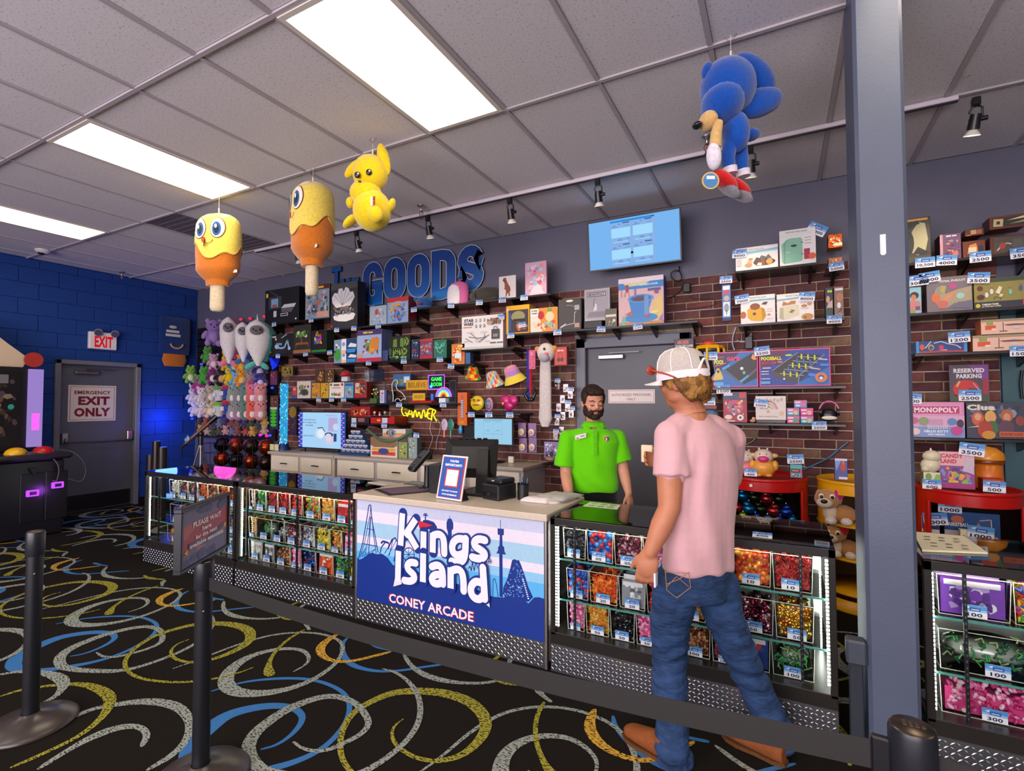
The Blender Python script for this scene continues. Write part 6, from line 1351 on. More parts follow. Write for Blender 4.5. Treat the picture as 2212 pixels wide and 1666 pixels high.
gbox(2104,604,2216,2.145,664,.12,'#8c8440','#3a3c2c',[R(0,0,1,.22,'#2a2c38'),R(0,.86,1,1,'#3a4434'),Tx('TUMBLING TOWER',.32,.13,.06,'#e8dcc8',.34,.05),Tx('LA TOUR QUI TOMBE',.34,.06,.045,'#e8dcc8',.38,.04),E(.07,.1,.05,.07,'#c8b83a'),R(.96,.05,1,.25,'#d8385a'),E(.13,.38,.08,.09,'#5a2420'),E(.12,.68,.06,.08,'#6a2c24'),Ln([(.4,.26),(.4,.36),(.52,.36),(.52,.26)],.02,'#5a5a30')] + [E(a,b,.035,.09,c_) for a,b,c_ in ((.25,.45,'#d8d8dc'),(.35,.55,'#e0d4d0'),(.72,.5,'#7ab8b0'),(.92,.6,'#3a5aa0'))] + [E(a,b,.02,.04,'#b87850') for a,b in ((.25,.6),(.36,.72),(.71,.68),(.92,.76))] + [Pg([(.42,.5),(.5,.72),(.56,.66),(.5,.44)],'#e0d4b8'),Pg([(.48,.36),(.52,.46),(.58,.42),(.54,.34)],'#d8ccb0')],'green and black box picturing people stacking a wooden tower')
for k_,(u,z_,v) in enumerate(((2101,1.85,759),(2119,1.965,725))):
    gbox(u,v-33,2216,z_,v,.12,'#e0b8a4','#c86a3c',[R(0,.84,1,1,'#9c8c6c'),R(.09,.3,.34,.6,'#d8502c'),R(.12,.62,.28,.86,'#8c9c44'),R(.24,.26,.34,.38,'#e8dcd0'),R(.42,.14,.6,.2,'#6a3434'),R(.5,.2,.515,.8,'#4a3034'),Pg([(.52,.62),(.8,.66),(.98,.62),(.98,.54),(.6,.54)],'#7a4440'),E(.8,.4,.08,.1,'#c8c4c0')],['lower pink and orange stunt game box, far right','upper pink and orange stunt game box, far right'][k_])
gbox(1978,738,2091,1.85,765,.12,'#1c3a7c','#3a86c0',[R(0,0,.06,1,'#3a8cd0'),R(.94,0,1,1,'#3a8cd0'),R(.06,0,.94,.16,'#a8343c'),Ln([(.18,.4),(.3,.95)],.06,'#c8d8e8'),Ln([(.36,.8),(.5,.92),(.64,.7),(.8,.55),(.88,.3)],.06,'#d8e0e8'),E(.3,.45,.06,.25,'#c8a03a'),E(.3,.42,.04,.18,'#2a4a8c'),E(.5,.42,.05,.2,'#c83050'),E(.12,.5,.05,.25,'#c85a34'),Pg([(.42,.2),(.6,.26),(.62,.16)],'#c8b0d0')],'long dark blue box with looping track picture',tags=[(2073,740,'1200')],w=.12)
# reserved parking sign hanging
O=Vector((at(2052,868,-.2).x,-.2,at(2052,868,-.2).z));ws=at(2138,868,-.2).x-O.x;hs=at(2052,789,-.2).z-O.z
s_=sign('tin_sign','hanging tin RESERVED PARKING sign with a red football helmet',O,XV,ZV,ws,hs,.006,[R(0,0,1,1,'#5a3a58'),R(.02,.22,.98,.98,'#4a4048'),Pg([(.5,.98),(.98,.98),(.98,.4)],'#7a3a8c'),R(0,0,1,.2,'#3c4a38'),R(.84,.2,.98,.6,'#a02434'),Tx('RESERVED',.5,.84,.12,'#e4dce4',.78,.05),Tx('PARKING',.5,.69,.12,'#e4dce4',.64,.05),E(.42,.35,.34,.24,'#c8281c'),Pg([(.08,.34),(.2,.12),(.4,.2),(.7,.3),(.6,.2),(.4,.1),(.12,.2)],'#b8241a'),Pg([(.36,.2),(.5,.36),(.74,.34),(.7,.2)],'#3a2c38'),Ln([(.18,.4),(.26,.56)],.05,'#e8a070'),Ln([(.6,.5),(.74,.32),(.8,.3),(.72,.24)],.025,'#b8a8b0')],'#6a5a3a')
tag(s_,(O.x+ws*.5,-.212,O.z+.005),'2500',.125)
MB().tube([(O.x+ws*.6,-.2,O.z+hs),(O.x+ws*.52,-.19,O.z+hs+.025),(O.x+ws*.56,-.03,O.z+hs+.03)],.003,'#c8c4b8','metal',5).build('wire_hook',s_)
gbox(1962,869,2086,1.245,948,.05,'#d88ab8','#a05a8c',[R(0,0,1,.3,'#7a98cc'),R(0,.3,1,.62,'#d8a8c8'),R(.08,.66,.93,.9,'#e8c8dc'),R(.09,.67,.92,.89,'#b8306c'),Tx('MONOPOLY',.505,.78,.15,'#f0e0ea',.78,.04),Tx('HELLO KITTY',.5,.17,.07,'#eef0f8',.44,.05),Tx('AND FRIENDS',.5,.08,.05,'#eef0f8',.3,.04),R(.38,.3,.62,.52,'#c894b8')] + [R(.35+.03*q,.24,.365+.03*q,.34,'#d8dce8') for q in range(12)] + [E(.1,.48,.08,.1,'#c85a88'),E(.28,.46,.09,.12,'#8c9a6c'),E(.78,.45,.08,.1,'#5a84c0'),E(.92,.4,.06,.12,'#3a2c48'),E(.12,.16,.09,.1,'#e4c8bc'),E(.86,.2,.1,.12,'#c8388c')],'pink property game box right of the column',tags=[(1968,872,'3000')],w=.12)
gbox(2088,870,2216,1.245,948,.05,'#33384a','#20222c',[busy(180,24,['#4a5068','#5a6a8c','#2a2c3c','#8a8ca0'],.02,.5,.98,.98,.1),Tx('Clue',.26,.87,.16,'#d8cfc0',.5,.06)] + [E(a,b,c_,d_,e) for a,b,c_,d_,e in ((.2,.55,.11,.2,'#c8582c'),(.2,.6,.06,.1,'#d8a080'),(.42,.6,.1,.18,'#d8a838'),(.44,.6,.05,.1,'#d89a78'),(.44,.3,.12,.2,'#3a6a3a'),(.7,.64,.11,.18,'#a86030'),(.7,.6,.06,.11,'#d09070'),(.68,.3,.14,.22,'#5a3a4c'),(.92,.5,.08,.14,'#8a3a30'),(.32,.25,.14,.25,'#a83424'),(.38,.1,.12,.12,'#c88c24'))] + [Pg([(.0,.3),(.22,.36),(.2,.32)],'#c8ccb0'),R(.56,.06,.98,.2,'#c85a28'),Tx('SCOOBY-DOO',.77,.13,.08,'#6a2c14',.38,.05)],'dark mystery game box at the far right of the lowest shelf')
MB().tube(smooth_line([at(2208,800,-.05),at(2204,830,-.05),at(2208,862,-.05)],2),.008,'#14161a','plastic',6).build('cable',label='black cable hanging on the wall at far right',cat='cable')

# ================================================================ TELEVISIONS
def screen(name,label,q,th,mat_items,tilt_items=None,bez=.012):
    # q: four corners TL,TR,BR,BL world
    TL,TR,BR,BL=[Vector(p) for p in q];X=(BR-BL).normalized();Y=(TL-BL).normalized();N=X.cross(Y).normalized()
    w_=(BR-BL).length;h_=(TL-BL).length
    t=thing(name,label,'television',(BL+BR)/2)
    mb=MB();mb.prism([BL,BL+X*w_,BL+X*w_+Y*h_,BL+Y*h_],-N*th,'#101216','plastic')
    mb.prism([BL+X*w_*.2+Y*h_*.15-N*th,BL+X*w_*.8+Y*h_*.15-N*th,BL+X*w_*.8+Y*h_*.8-N*th,BL+X*w_*.2+Y*h_*.8-N*th],-N*.03,'#101216','plastic');mb.build('casing',t)
    mb=MB();art(mb,BL+X*bez+Y*bez+N*.001,X,Y,w_-2*bez,h_-2*bez,mat_items,'screen',.0004);mb.build('screen',t)
    return t,BL,X,Y,N,w_,h_
form=[R(0,0,1,1,'#79b6f2'),R(.25,.03,.74,.97,'#8ab2e6'),R(.25,.93,.74,.97,'#2f8ee0'),R(.7,.935,.735,.965,'#5a6a90')]
for i in range(2):
    for j in range(2):
        x0,y0=.262+i*.245,.06+(1-j)*.45;form += [R(x0,y0+.10,x0+.215,y0+.30,'#a4dcff'),R(x0+.02,y0+.34,x0+.05,y0+.355,'#5a7ab0'),R(x0+.08,y0+.37,x0+.10,y0+.385,'#5a7ab0'),R(x0+.13,y0+.385,x0+.205,y0+.41,'#4a649c'),R(x0,y0+.315,x0+.08,y0+.325,'#6a8ac0'),R(x0+.15,y0+.33,x0+.21,y0+.34,'#6a8ac0'),R(x0+.08,y0+.06,x0+.12,y0+.07,'#5a7ab0'),R(x0+.07,y0+.035,x0+.13,y0+.045,'#5a7ab0'),R(x0+.18,y0+.05,x0+.205,y0+.06,'#4a649c'),R(x0+.02,y0+.0,x0+.19,y0+.025,'#9cd0fa')]
BL=at(1273,586,-.30);BR=at(1473,565,-.30);TLp=at(1268,481,-.37);TRp=at(1468,447,-.37)
zt=(TLp.z+TRp.z)/2;zb=(BL.z+BR.z)/2
tv,*_=screen('wall_television','large wall mounted television with a pale blue form on screen',((TLp.x,-.36,zt),(TRp.x,-.36,zt),(BR.x-.0,-.30,zb),(BL.x+.0,-.30,zb)),.03,form)
MB().box((BL.x+BR.x)/2-.12,-.32,zb+.12,(BL.x+BR.x)/2+.12,-.005,zb+.3,'#17171a','metal').build('wall_bracket',tv)
BL=at(644,951,-.36);BR=at(747,951,-.36);h_=at(644,868,-.36).z-at(644,951,-.36).z
z0=.885
rr=random.Random(8)
ad=[R(0,0,1,1,'#a8d4f8'),R(0,0,.085,1,'#2450c8'),R(.915,0,1,1,'#2450c8')]
for q in range(16):ad += [E(.02+.05*(q % 2),.04+.062*q,.024,.022,'#c88ac0'),E(.935+.04*(q % 2),.04+.062*q,.024,.022,'#c88ac0')]
ad += [R(.67,.48,.86,.86,'#b8a8d8'),R(.62,.9,.84,.93,'#b8b0dc'),Tx('4 pack Biodance',.26,.79,.045,'#3c4a78',.28,.02),Tx('Bio-Collagen Real',.26,.71,.045,'#3c4a78',.3,.02),Tx('Deep Mask',.26,.63,.045,'#3c4a78',.18,.02),Tx('9,000 TICKETS',.24,.33,.04,'#3c4a78',.25,.02),
      E(.5,.42,.11,.17,'#c8dcf4'),E(.51,.40,.075,.12,'#e4eef8'),Ln([(.44,.56),(.55,.58),(.6,.46)],.025,'#3a4468'),E(.69,.3,.085,.15,'#dccce0'),E(.69,.38,.09,.07,'#4a5078'),E(.68,.31,.07,.11,'#e0d4e8'),Pg([(.6,.12),(.66,.2),(.84,.1)],'#d8cce4'),E(.83,.6,.06,.1,'#c4d8f4'),R(.79,.2,.85,.42,'#3a4470')]
screen('television','flat television on the left cabinet showing a face mask advert',((BL.x,-.36,z0+h_),(BR.x,-.36,z0+h_),(BR.x,-.36,z0+.03),(BL.x,-.36,z0+.03)),.03,ad)
tt=bpy.data.objects['television']
for s in (.15,.85):MB().prism([(BL.x+(BR.x-BL.x)*s-.05,-.40,.874),(BL.x+(BR.x-BL.x)*s,-.36,z0+.04),(BL.x+(BR.x-BL.x)*s+.05,-.40,.874),(BL.x+(BR.x-BL.x)*s,-.37,z0+.02)],(0,.02,0),'#15161a','plastic').build('foot',tt)
BL=at(1023,960,-.34);BR=at(1108,960,-.34);TLz=at(1023,902,-.34).z
fm=[R(0,0,1,1,'#9ccdea'),Ln([(.25,.95),(.75,.95)],.015,'#3a6ab0'),Ln([(.25,.95),(.25,.1)],.008,'#7aa8d0'),Ln([(.75,.95),(.75,.1)],.008,'#7aa8d0'),Ln([(.5,.9),(.5,.1)],.006,'#7aa8d0'),Ln([(.25,.4),(.75,.4)],.008,'#5a8ab8'),Ln([(.32,.5),(.38,.56),(.42,.5)],.012,'#4a6a98'),Ln([(.58,.5),(.64,.56),(.7,.5)],.012,'#4a6a98'),Ln([(.28,.88),(.45,.88)],.012,'#5a8ab8'),Ln([(.55,.88),(.72,.88)],.012,'#5a8ab8')]
m_,*_=screen('computer_monitor','computer monitor with a pale form standing on the right cabinet',((BL.x,-.34,TLz),(BR.x,-.34,TLz),(BR.x,-.34,BL.z),(BL.x,-.34,BL.z)),.03,fm)
x=(BL.x+BR.x)/2;mb=MB();mb.cyl((x,-.29,.885),(x,-.30,BL.z+.1),.022,.018,'#15161a','plastic',10);mb.build('stand',m_);MB().lathe([(.11,0),(.11,.006),(.03,.016)],(x,-.30,.874),'#15161a','plastic',20).build('base',m_)
# ================================================================ HANGING PLUSH
RC=Matrix((CR,CF,CU)).transposed()      # plush facing the photographer
RCH=Matrix((Vector((CR.x,CR.y,0)).normalized(),Vector((CF.x,CF.y,0)).normalized(),ZV)).transposed()
def hang(t,top,up=None):
    zt=ZC-.006
    MB().cyl(top,(top.x,top.y,top.z+.05),.006,.006,'#e6dcc0','fabric',6).cyl((top.x,top.y,top.z+.04),(top.x,top.y,zt),.0016,.0016,'#d8d4d4','matte',5).build('hanging_cord',t)
    MB().tube([(top.x-.03,top.y,zt-.002),(top.x,top.y,zt-.035),(top.x+.03,top.y,zt-.002)],.0018,'#77706e','metal',5).build('wire_hook',t)
def ice_pop(u,v0,v1,d,hw,yaw,label,ry=.115):
    top=atd(u,v0,d);bot=atd(u,v1,d);Hh=top.z-bot.z
    R_=RCH.to_4x4() @ Matrix.Rotation(yaw,4,'Z')
    t=thing('ice_pop_plush',label,'plush toy',(top.x,top.y,bot.z))
    M_=Matrix.Translation((top.x,top.y,bot.z)) @ R_
    rx=hw
    zb,zt=Hh*.31,Hh            # body span
    def half(z):
        k=(z-zb)/(zt-zb)
        if k>.78:s=math.sqrt(max(0,1-((k-.78)/.22)**2))*.96
        elif k<.2:s=.55+.45*math.sin(k/.2*PI/2)
        else:s=.96+.04*math.sin((k-.2)/.58*PI)
        return max(s,.02)
    def body(zs,col,nm,top_=True,wave=None):
        n=56;mb=MB(T=M_);rows=[]
        for j,k in enumerate(zs):
            row=[]
            for i in range(n):
                a=2*PI*i/n;z=k
                if wave and j == wave[0]:z=wave[1](a)
                elif wave and j<len(zs) and wave[0] == 'all':z=k
                s=half(z);row.append((rx*s*math.cos(a),ry*s*math.sin(a)*1.0,z))
            rows.append(row)
        v=[q for r_ in rows for q in r_];m=len(rows)
        f=[(j*n+i,j*n+(i+1) % n,(j+1)*n+(i+1) % n,(j+1)*n+i) for j in range(m-1) for i in range(n)]
        mb.add(v,f,col,'plush',True);mb.add(rows[0],[tuple(range(n))[::-1]],col,'plush');mb.add(rows[-1],[tuple(range(n))],col,'plush')
        return mb.build(nm,t)
    wv=lambda a:zb+(zt-zb)*(.42+.10*math.sin(a*2+1.2)+.05*math.sin(a*5+.4)-.06*math.cos(a))
    N=14
    # lower orange and upper yellow coat meet along a wavy edge
    mb=MB(T=M_);n=56
    def grid(f0,f1,col,nm,grow=1.0):
        rows=[]
        for j in range(N+1):
            row=[]
            for i in range(n):
                a=2*PI*i/n;z=f0(a)+(f1(a)-f0(a))*(j/N);s=half(z)*grow;cz=abs(math.cos(a))**.8*(1 if math.cos(a) >0 else -1);row.append((rx*s*cz,ry*s*math.sin(a),z))
            rows.append(row)
        m=MB(T=M_);v=[q for r_ in rows for q in r_]
        m.add(v,[(j*n+i,j*n+(i+1) % n,(j+1)*n+(i+1) % n,(j+1)*n+i) for j in range(N) for i in range(n)],col,'plush',True)
        m.add(rows[0],[tuple(range(n))[::-1]],col,'plush');m.add(rows[-1],[tuple(range(n))],col,'plush')
        return m.build(nm,t)
    grid(lambda a:zb,lambda a:zb+(zt-zb)*.72,'#c8701e','orange_coat')
    grid(wv,lambda a:zt-.0005,'#e8cf58','yellow_coat',1.035)
    mb=MB(T=M_)
    mb.tube([(rx*half(wv(a))*1.04*abs(math.cos(a))**.8*(1 if math.cos(a) >0 else -1),ry*half(wv(a))*1.04*math.sin(a),wv(a)) for a in [2*PI*i/n for i in range(n)]],.004,'#b8801c','plush',5,closed=True);mb.build('seam',t)
    m=MB(T=M_);m.loft([((0,0,zb-.055*Hh/1.0),rx*.52,ry*.5,XV,YV),((0,0,zb+.02),rx*.56,ry*.6,XV,YV)],'#c8701e','plush',24);m.build('collar',t)
    m=MB(T=M_);m.loft([((0,0,.0),rx*.2,.03,XV,YV),((0,0,.012),rx*.29,.042,XV,YV),((0,0,.035),rx*.33,.046,XV,YV),((0,0,zb-.04),rx*.32,.046,XV,YV)],'#d3c3a0','plush',20);m.build('stick',t)
    def decal(mb,cx,cz,ax,az,col,lift,mat='fabric',n2=18):
        pts=[(0,0)]+[(r_*math.cos(2*PI*i/n2),r_*math.sin(2*PI*i/n2)) for r_ in (.5,1) for i in range(n2)]
        vs=[]
        for p,q in pts:
            x=cx+ax*p;z=cz+az*q;s=half(z)*1.035*rx;c=max(-.985,min(.985,x/s));cc=abs(c)**(1/.8)
            vs.append((x,-ry*half(z)*1.035*math.sqrt(1-cc*cc)-lift,z))
        f=[(0,1+(i+1) % n2,1+i) for i in range(n2)]+[(1+i,1+(i+1) % n2,1+n2+(i+1) % n2,1+n2+i) for i in range(n2)]
        mb.add(vs,f,col,mat)
    zf=zb+(zt-zb)*.72
    for s in (-1,1):
        m=MB(T=M_);cx=s*rx*.42-rx*.06
        decal(m,cx,zf,rx*.33,Hh*.105,'#7a3a14',.003);decal(m,cx,zf,rx*.30,Hh*.098,'#ece4d8',.005)
        decal(m,cx-rx*.03*s*1,zf-Hh*.01,rx*.19,Hh*.072,'#2f5a8c',.007);decal(m,cx-rx*.03*s,zf-Hh*.01,rx*.11,Hh*.045,'#16283f',.009)
        decal(m,cx-rx*.05,zf+Hh*.015,rx*.055,Hh*.02,'#f4f0ea',.011);m.build('eye',t)
    m=MB(T=M_)
    for q in range(9):a=PI+PI*q/8;decal(m,-rx*.05+rx*.22*math.cos(a),zf-Hh*.125+Hh*.03*math.sin(a),rx*.025,Hh*.007,'#7a4a14',.006,n2=6)
    m.build('smile',t)
    m=MB(T=M_);decal(m,-rx*.25,zf-Hh*.118,rx*.10,Hh*.028,'#b8281c',.007);m.build('tongue',t)
    m=MB(T=M_);decal(m,rx*.55,zt-Hh*.06,rx*.13,Hh*.03,'#e4dcd0',.006,'card',4);m.build('care_label',t)
    m=MB(T=M_);m.box(rx*.80,-ry*.3,zb+.06,rx*1.02,-ry*.26,zb+.085,'#ece8e4','card',.001);m.build('care_label',t)
    hang(t,Vector((top.x,top.y,top.z-.005)))
    return t,M_
d0=4.55
tp,M_=ice_pop(473,461,674,d0,49*d0/FPX,-.12,'orange and yellow ice pop plush facing forward, leftmost hanging toy')
q=M_ @ Vector((-.05,-.125,.55));tag(tp,(q.x,q.y,q.z),'3000',.10,.12,-.55)
d1=4.0
ice_pop(676,396,641,d1,50*d1/FPX,-.8,'orange and yellow ice pop plush turned sideways, second hanging toy',.15)

def ell(mb,u,v,d,a,c,depth,ang,col,mat='plush',n=18,m=11):
    mb.sph(atd(u,v,d),(a*d/FPX,depth,c*d/FPX),col,mat,n,m,(RC.to_4x4() @ Matrix.Rotation(-ang,4,'Y')).to_3x3())
# yellow plush
d=3.55;YE='#e6c60e'
t=thing('rabbit_plush','bright yellow long eared plush hanging in the middle of the ceiling','plush toy',atd(800,502,d))
mb=MB();ell(mb,804,455,d,41,45,.13,0,YE);ell(mb,800,375,d,38,40,.115,0,YE);ell(mb,790,418,d,34,30,.10,0,YE);mb.build('body',t)
m=MB();ell(m,829,345,d,13,36,.035,.22,YE);m.build('ear',t)
m=MB();ell(m,764,364,d,11,26,.035,-.75,YE);m.build('ear',t)
m=MB();ell(m,757,478,d,20,9,.05,.75,YE);m.build('foot',t)
m=MB();ell(m,810,462,d-.13,16,20,.045,.35,YE);m.build('foot',t)
m=MB();ell(m,845,445,d,8,17,.04,-.35,YE);m.build('arm',t)
m=MB();ell(m,757,438,d,9,12,.04,0,YE);m.build('arm',t)
for u,v in ((797,372),(772,378)):m=MB();ell(m,u,v,d-.108,6.5,7,.012,0,'#1c1812','gloss');ell(m,u+1,v-3,d-.119,2.2,2.2,.003,0,'#f4f0ea','gloss',8,6);m.build('eye',t)
m=MB();ell(m,777,392,d-.112,4,2.5,.006,0,'#3a2c14','gloss',10,6);m.build('nose',t)
m=MB();p=atd(800,444,d-.16);art(m,p,Vector((.9,-.1,-.15)),ZV,.05,.06,[R(0,0,1,1,'#e4dcd4'),R(.5,0,1,1,'#a8461c'),busy(200,6,['#d88a3a','#7a2c14'],.5,.1,1,.9,.2)],'card');m.prism([p,p+Vector((.045,-.005,-.008)),p+Vector((.045,-.005,.052)),p+Vector((0,0,.06))],(0,.003,0),'#e0d8d0','card');m.build('hang_tag',t)
hang(t,atd(805,340,d))
# blue plush
d=2.56;BL_='#0c4aa4'
t=thing('blue_plush','large royal blue plush with red boots hanging left of the steel column','plush toy',atd(1580,440,d))
mb=MB();ell(mb,1572,190,d,58,62,.13,.1,BL_);ell(mb,1560,225,d-.02,44,42,.12,0,BL_);ell(mb,1590,285,d,27,44,.075,.1,BL_);mb.build('body',t)
for u,v,a,c,an in ((1630,158,30,55,.8),(1640,222,30,52,1.9)):m=MB();ell(m,u,v,d+.02,a,c,.055,an,BL_);m.build('ear',t)
m=MB();ell(m,1527,152,d-.02,11,19,.03,-.3,BL_);m.build('ear',t)
m=MB();ell(m,1620,292,d+.03,22,13,.04,.2,BL_);m.build('tail',t)
m=MB();ell(m,1530,262,d-.04,19,20,.06,0,'#d0a868');m.build('muzzle',t)
m=MB();ell(m,1506,271,d-.05,10,7.5,.03,.1,'#17151a','gloss');m.build('nose',t)
m=MB();m.tube([atd(1552,264,d-.07),atd(1547,290,d-.08),atd(1545,318,d-.08)],[.022,.026,.028],'#d0a868','plush',12);m.build('arm',t)
m=MB();ell(m,1542,338,d-.08,15,30,.04,.08,'#dcd6e0');m.build('mitten',t)
for k_,(pts,bu,bv,an) in enumerate((([(1578,310),(1572,340),(1576,372)],1566,398,.75),([(1598,310),(1602,345),(1604,378)],1592,412,.6))):
    dd=d+(.0 if k_ == 0 else .05)
    m=MB();m.tube([atd(u,v,dd) for u,v in pts],[.036,.034,.03],BL_,'plush',12);m.build('leg',t)
    m=MB();m.tube([atd(pts[2][0],pts[2][1]-10,dd),atd(pts[2][0]+2,pts[2][1]+4,dd)],.036,'#dcd6e0','plush',12);m.build('sock',t)
    m=MB();ell(m,bu,bv-6,dd-.02,34,15,.055,-an,'#c41c1c');m.build('boot',t)
    m=MB();ell(m,bu+4,bv+5,dd-.015,35,11,.05,-an,'#8c8890');m.build('boot_sole',t)
m=MB();p=atd(1535,390,d-.12);m.cyl(p,p+CF*.004,.042,.042,'#c8a860','card',22);m.cyl(p-CF*.001,p,.035,.035,'#3a7ab0','card',22);art(m,p-CF*.0015-CR*.02+CU*.006,CR,CU,.04,.016,[R(0,0,1,1,'#e4e0e0')],'card');m.build('round_tag',t)
hang(t,atd(1579,132,d))
MB().tube([atz(2078,160,ZC-.004),atz(2078,160,ZC-.004)+Vector((.015,0,-.03)),atz(2078,160,ZC-.004)+Vector((.035,0,-.015))],.002,'#77706e','metal',5).build('wire_hook',label='empty bent wire hook on the ceiling right of the column',cat='hook')

# ================================================================ PLUSH CORNER
def cpos(u,v,y=-.25):
    p=at(u,v,y)
    if p.x<XL+.16:p=atx(u,v,XL+.16)
    return p
cb=MB();cb.box(-8.42,-.045,.95,-6.47,-.002,2.72,'#1f1e26','laminate')
cb=cb.build('display_board',label='dark slatted display board in the corner behind the plush toys',cat='board')
for q in range(17):MB().box(-8.42,-.05,1.02+q*.1,-6.47,-.044,1.03+q*.1,'#3a3844','metal').build('slat_groove',cb)
def plush(u,v,s,col,label,y=-.22,belly=None,ears='round',kind='sit',col2=None,eye='#1a161a'):
    p=cpos(u,v,y);t=thing('plush_toy',label,'plush toy',(p.x,p.y,p.z-s*.5),None)
    F=(CAM-p);F.z=0;F.normalize();X=ZV.cross(F)*-1;X=Vector((-F.y,F.x,0))
    def W(a,b,c):return p+X*(a*s)+F*(b*s)+ZV*(c*s)
    RM=Matrix((X,F,ZV)).transposed()
    def sp(mb,a,b,c,r,cl,n=12,m=8,rot=0,mat='plush'):
        mb.sph(W(a,b,c),tuple(k*s for k in r),cl,mat,n,m,(RM.to_4x4() @ Matrix.Rotation(rot,4,'Y')).to_3x3())
    c2=col2 or col
    mb=MB();sp(mb,0,0,-.15,(.27,.22,.30),col)
    if kind == 'pill':sp(mb,0,0,.14,(.26,.21,.34),col)
    else:sp(mb,0,.06,.24,(.25,.22,.22),col)
    mb.build('body',t)
    for q in (-1,1):
        m=MB()
        if ears == 'round':sp(m,q*.19,.02,.43,(.085,.05,.09),c2,8,6)
        elif ears == 'long':sp(m,q*.15,0,.52,(.06,.04,.2),c2,8,6,q*.3)
        elif ears == 'pop':sp(m,q*.11,.1,.46,(.09,.08,.09),c2,8,6)
        else:continue
        m.build('ear',t)
    if kind == 'sit':
        for q in (-1,1):
            m=MB();sp(m,q*.27,.08,-.08,(.09,.09,.17),c2,8,6,-q*.5);m.build('arm',t)
            m=MB();sp(m,q*.17,.17,-.38,(.11,.15,.11),c2,8,6);m.build('leg',t)
    if belly:m=MB();sp(m,0,.13 if kind == 'sit' else .1,-.16,(.17,.13,.2),belly,10,7);m.build('belly',t)
    m=MB()
    for q in (-1,1):sp(m,q*.09,.26 if kind == 'sit' else .19,.27,(.03,.02,.035),eye,6,5,0,'gloss')
    sp(m,0,.28 if kind == 'sit' else .205,.19,(.035,.025,.022),'#2a2024',6,5,0,'gloss');m.build('face',t)
    return t
# big animal onesie plushes
def onesie(u0,v0,u1,v1,y,outer,back,fin,label,horn=False):
    a,b=cpos((u0+u1)/2,v0,y),cpos((u0+u1)/2,v1,y);h=a.z-b.z;wd=abs(at(u1,v0,y).x-at(u0,v0,y).x)*.5;p=b
    t=thing('onesie_plush',label,'plush toy',p);F=(CAM-p);F.z=0;F.normalize();X=Vector((-F.y,F.x,0))
    def W(x,f,z):return p+X*(x*wd)+F*f+ZV*(z*h)
    mb=MB();mb.loft([(W(0,.01,.02),wd*.1,.03,X,F),(W(0,0,.2),wd*.35,.07,X,F),(W(-.02,0,.42),wd*.62,.10,X,F),(W(0,0,.66),wd*.7,.12,X,F),(W(-.05,0,.82),wd*.66,.12,X,F),(W(-.1,0,.93),wd*.4,.09,X,F),(W(-.12,0,1),wd*.08,.02,X,F)],outer,'plush',18);mb.build('body',t)
    mb=MB();mb.loft([(W(.3,-.04,.12),wd*.2,.05,X,F),(W(.38,-.05,.45),wd*.6,.10,X,F),(W(.35,-.05,.7),wd*.66,.12,X,F),(W(.2,-.05,.9),wd*.5,.09,X,F),(W(.1,-.05,1.0),wd*.1,.03,X,F)],back,'plush',16);mb.build('back_panel',t)
    for s in (-1,1):m=MB();m.sph(W(s*.35-.05,.0,.03),(wd*.34,.035,h*.06),fin,'plush',10,7,(Matrix((X,F,ZV)).transposed().to_4x4() @ Matrix.Rotation(s*.6,4,'Y')).to_3x3());m.build('tail_fin',t)
    m=MB();m.sph(W(-.12,.085,.76),(wd*.46,.06,h*.13),'#e6e0dc','plush',14,9,Matrix((X,F,ZV)).transposed());m.build('hood_rim',t)
    m=MB();m.sph(W(-.12,.115,.76),(wd*.37,.05,h*.105),'#706a70','plush',14,9,Matrix((X,F,ZV)).transposed());m.build('face',t)
    m=MB();m.sph(W(-.3,.16,.77),(.012,.01,.014),'#121014','gloss',8,6).sph(W(.05,.165,.77),(.012,.01,.014),'#121014','gloss',8,6).sph(W(-.16,.17,.74),(.014,.012,.01),'#121014','gloss',8,6);m.build('eyes',t)
    if horn:m=MB();m.cyl(W(-.05,0,.97),W(-.1,0,1.13),.02,.002,'#cfd0d4','gloss',8);m.build('horn',t)
    return t
onesie(478,686,512,788,-.34,'#e4dedc','#c83a78','#e87aa0','white hooded onesie plush with pink tail, left of three')
onesie(510,697,542,784,-.36,'#e4dedc','#2a4a8c','#3a6a9c','white hooded onesie plush with blue tail, middle of three')
onesie(534,692,582,793,-.42,'#e0dcd8','#2a8478','#5ab8ac','teal backed onesie plush with a small horn, right of three',True)
plush(462,720,.42,'#8a6ab0','big lilac plush elephant shape at the top left of the corner',-.3,'#9a7cbc','round',col2='#9a7cbc')
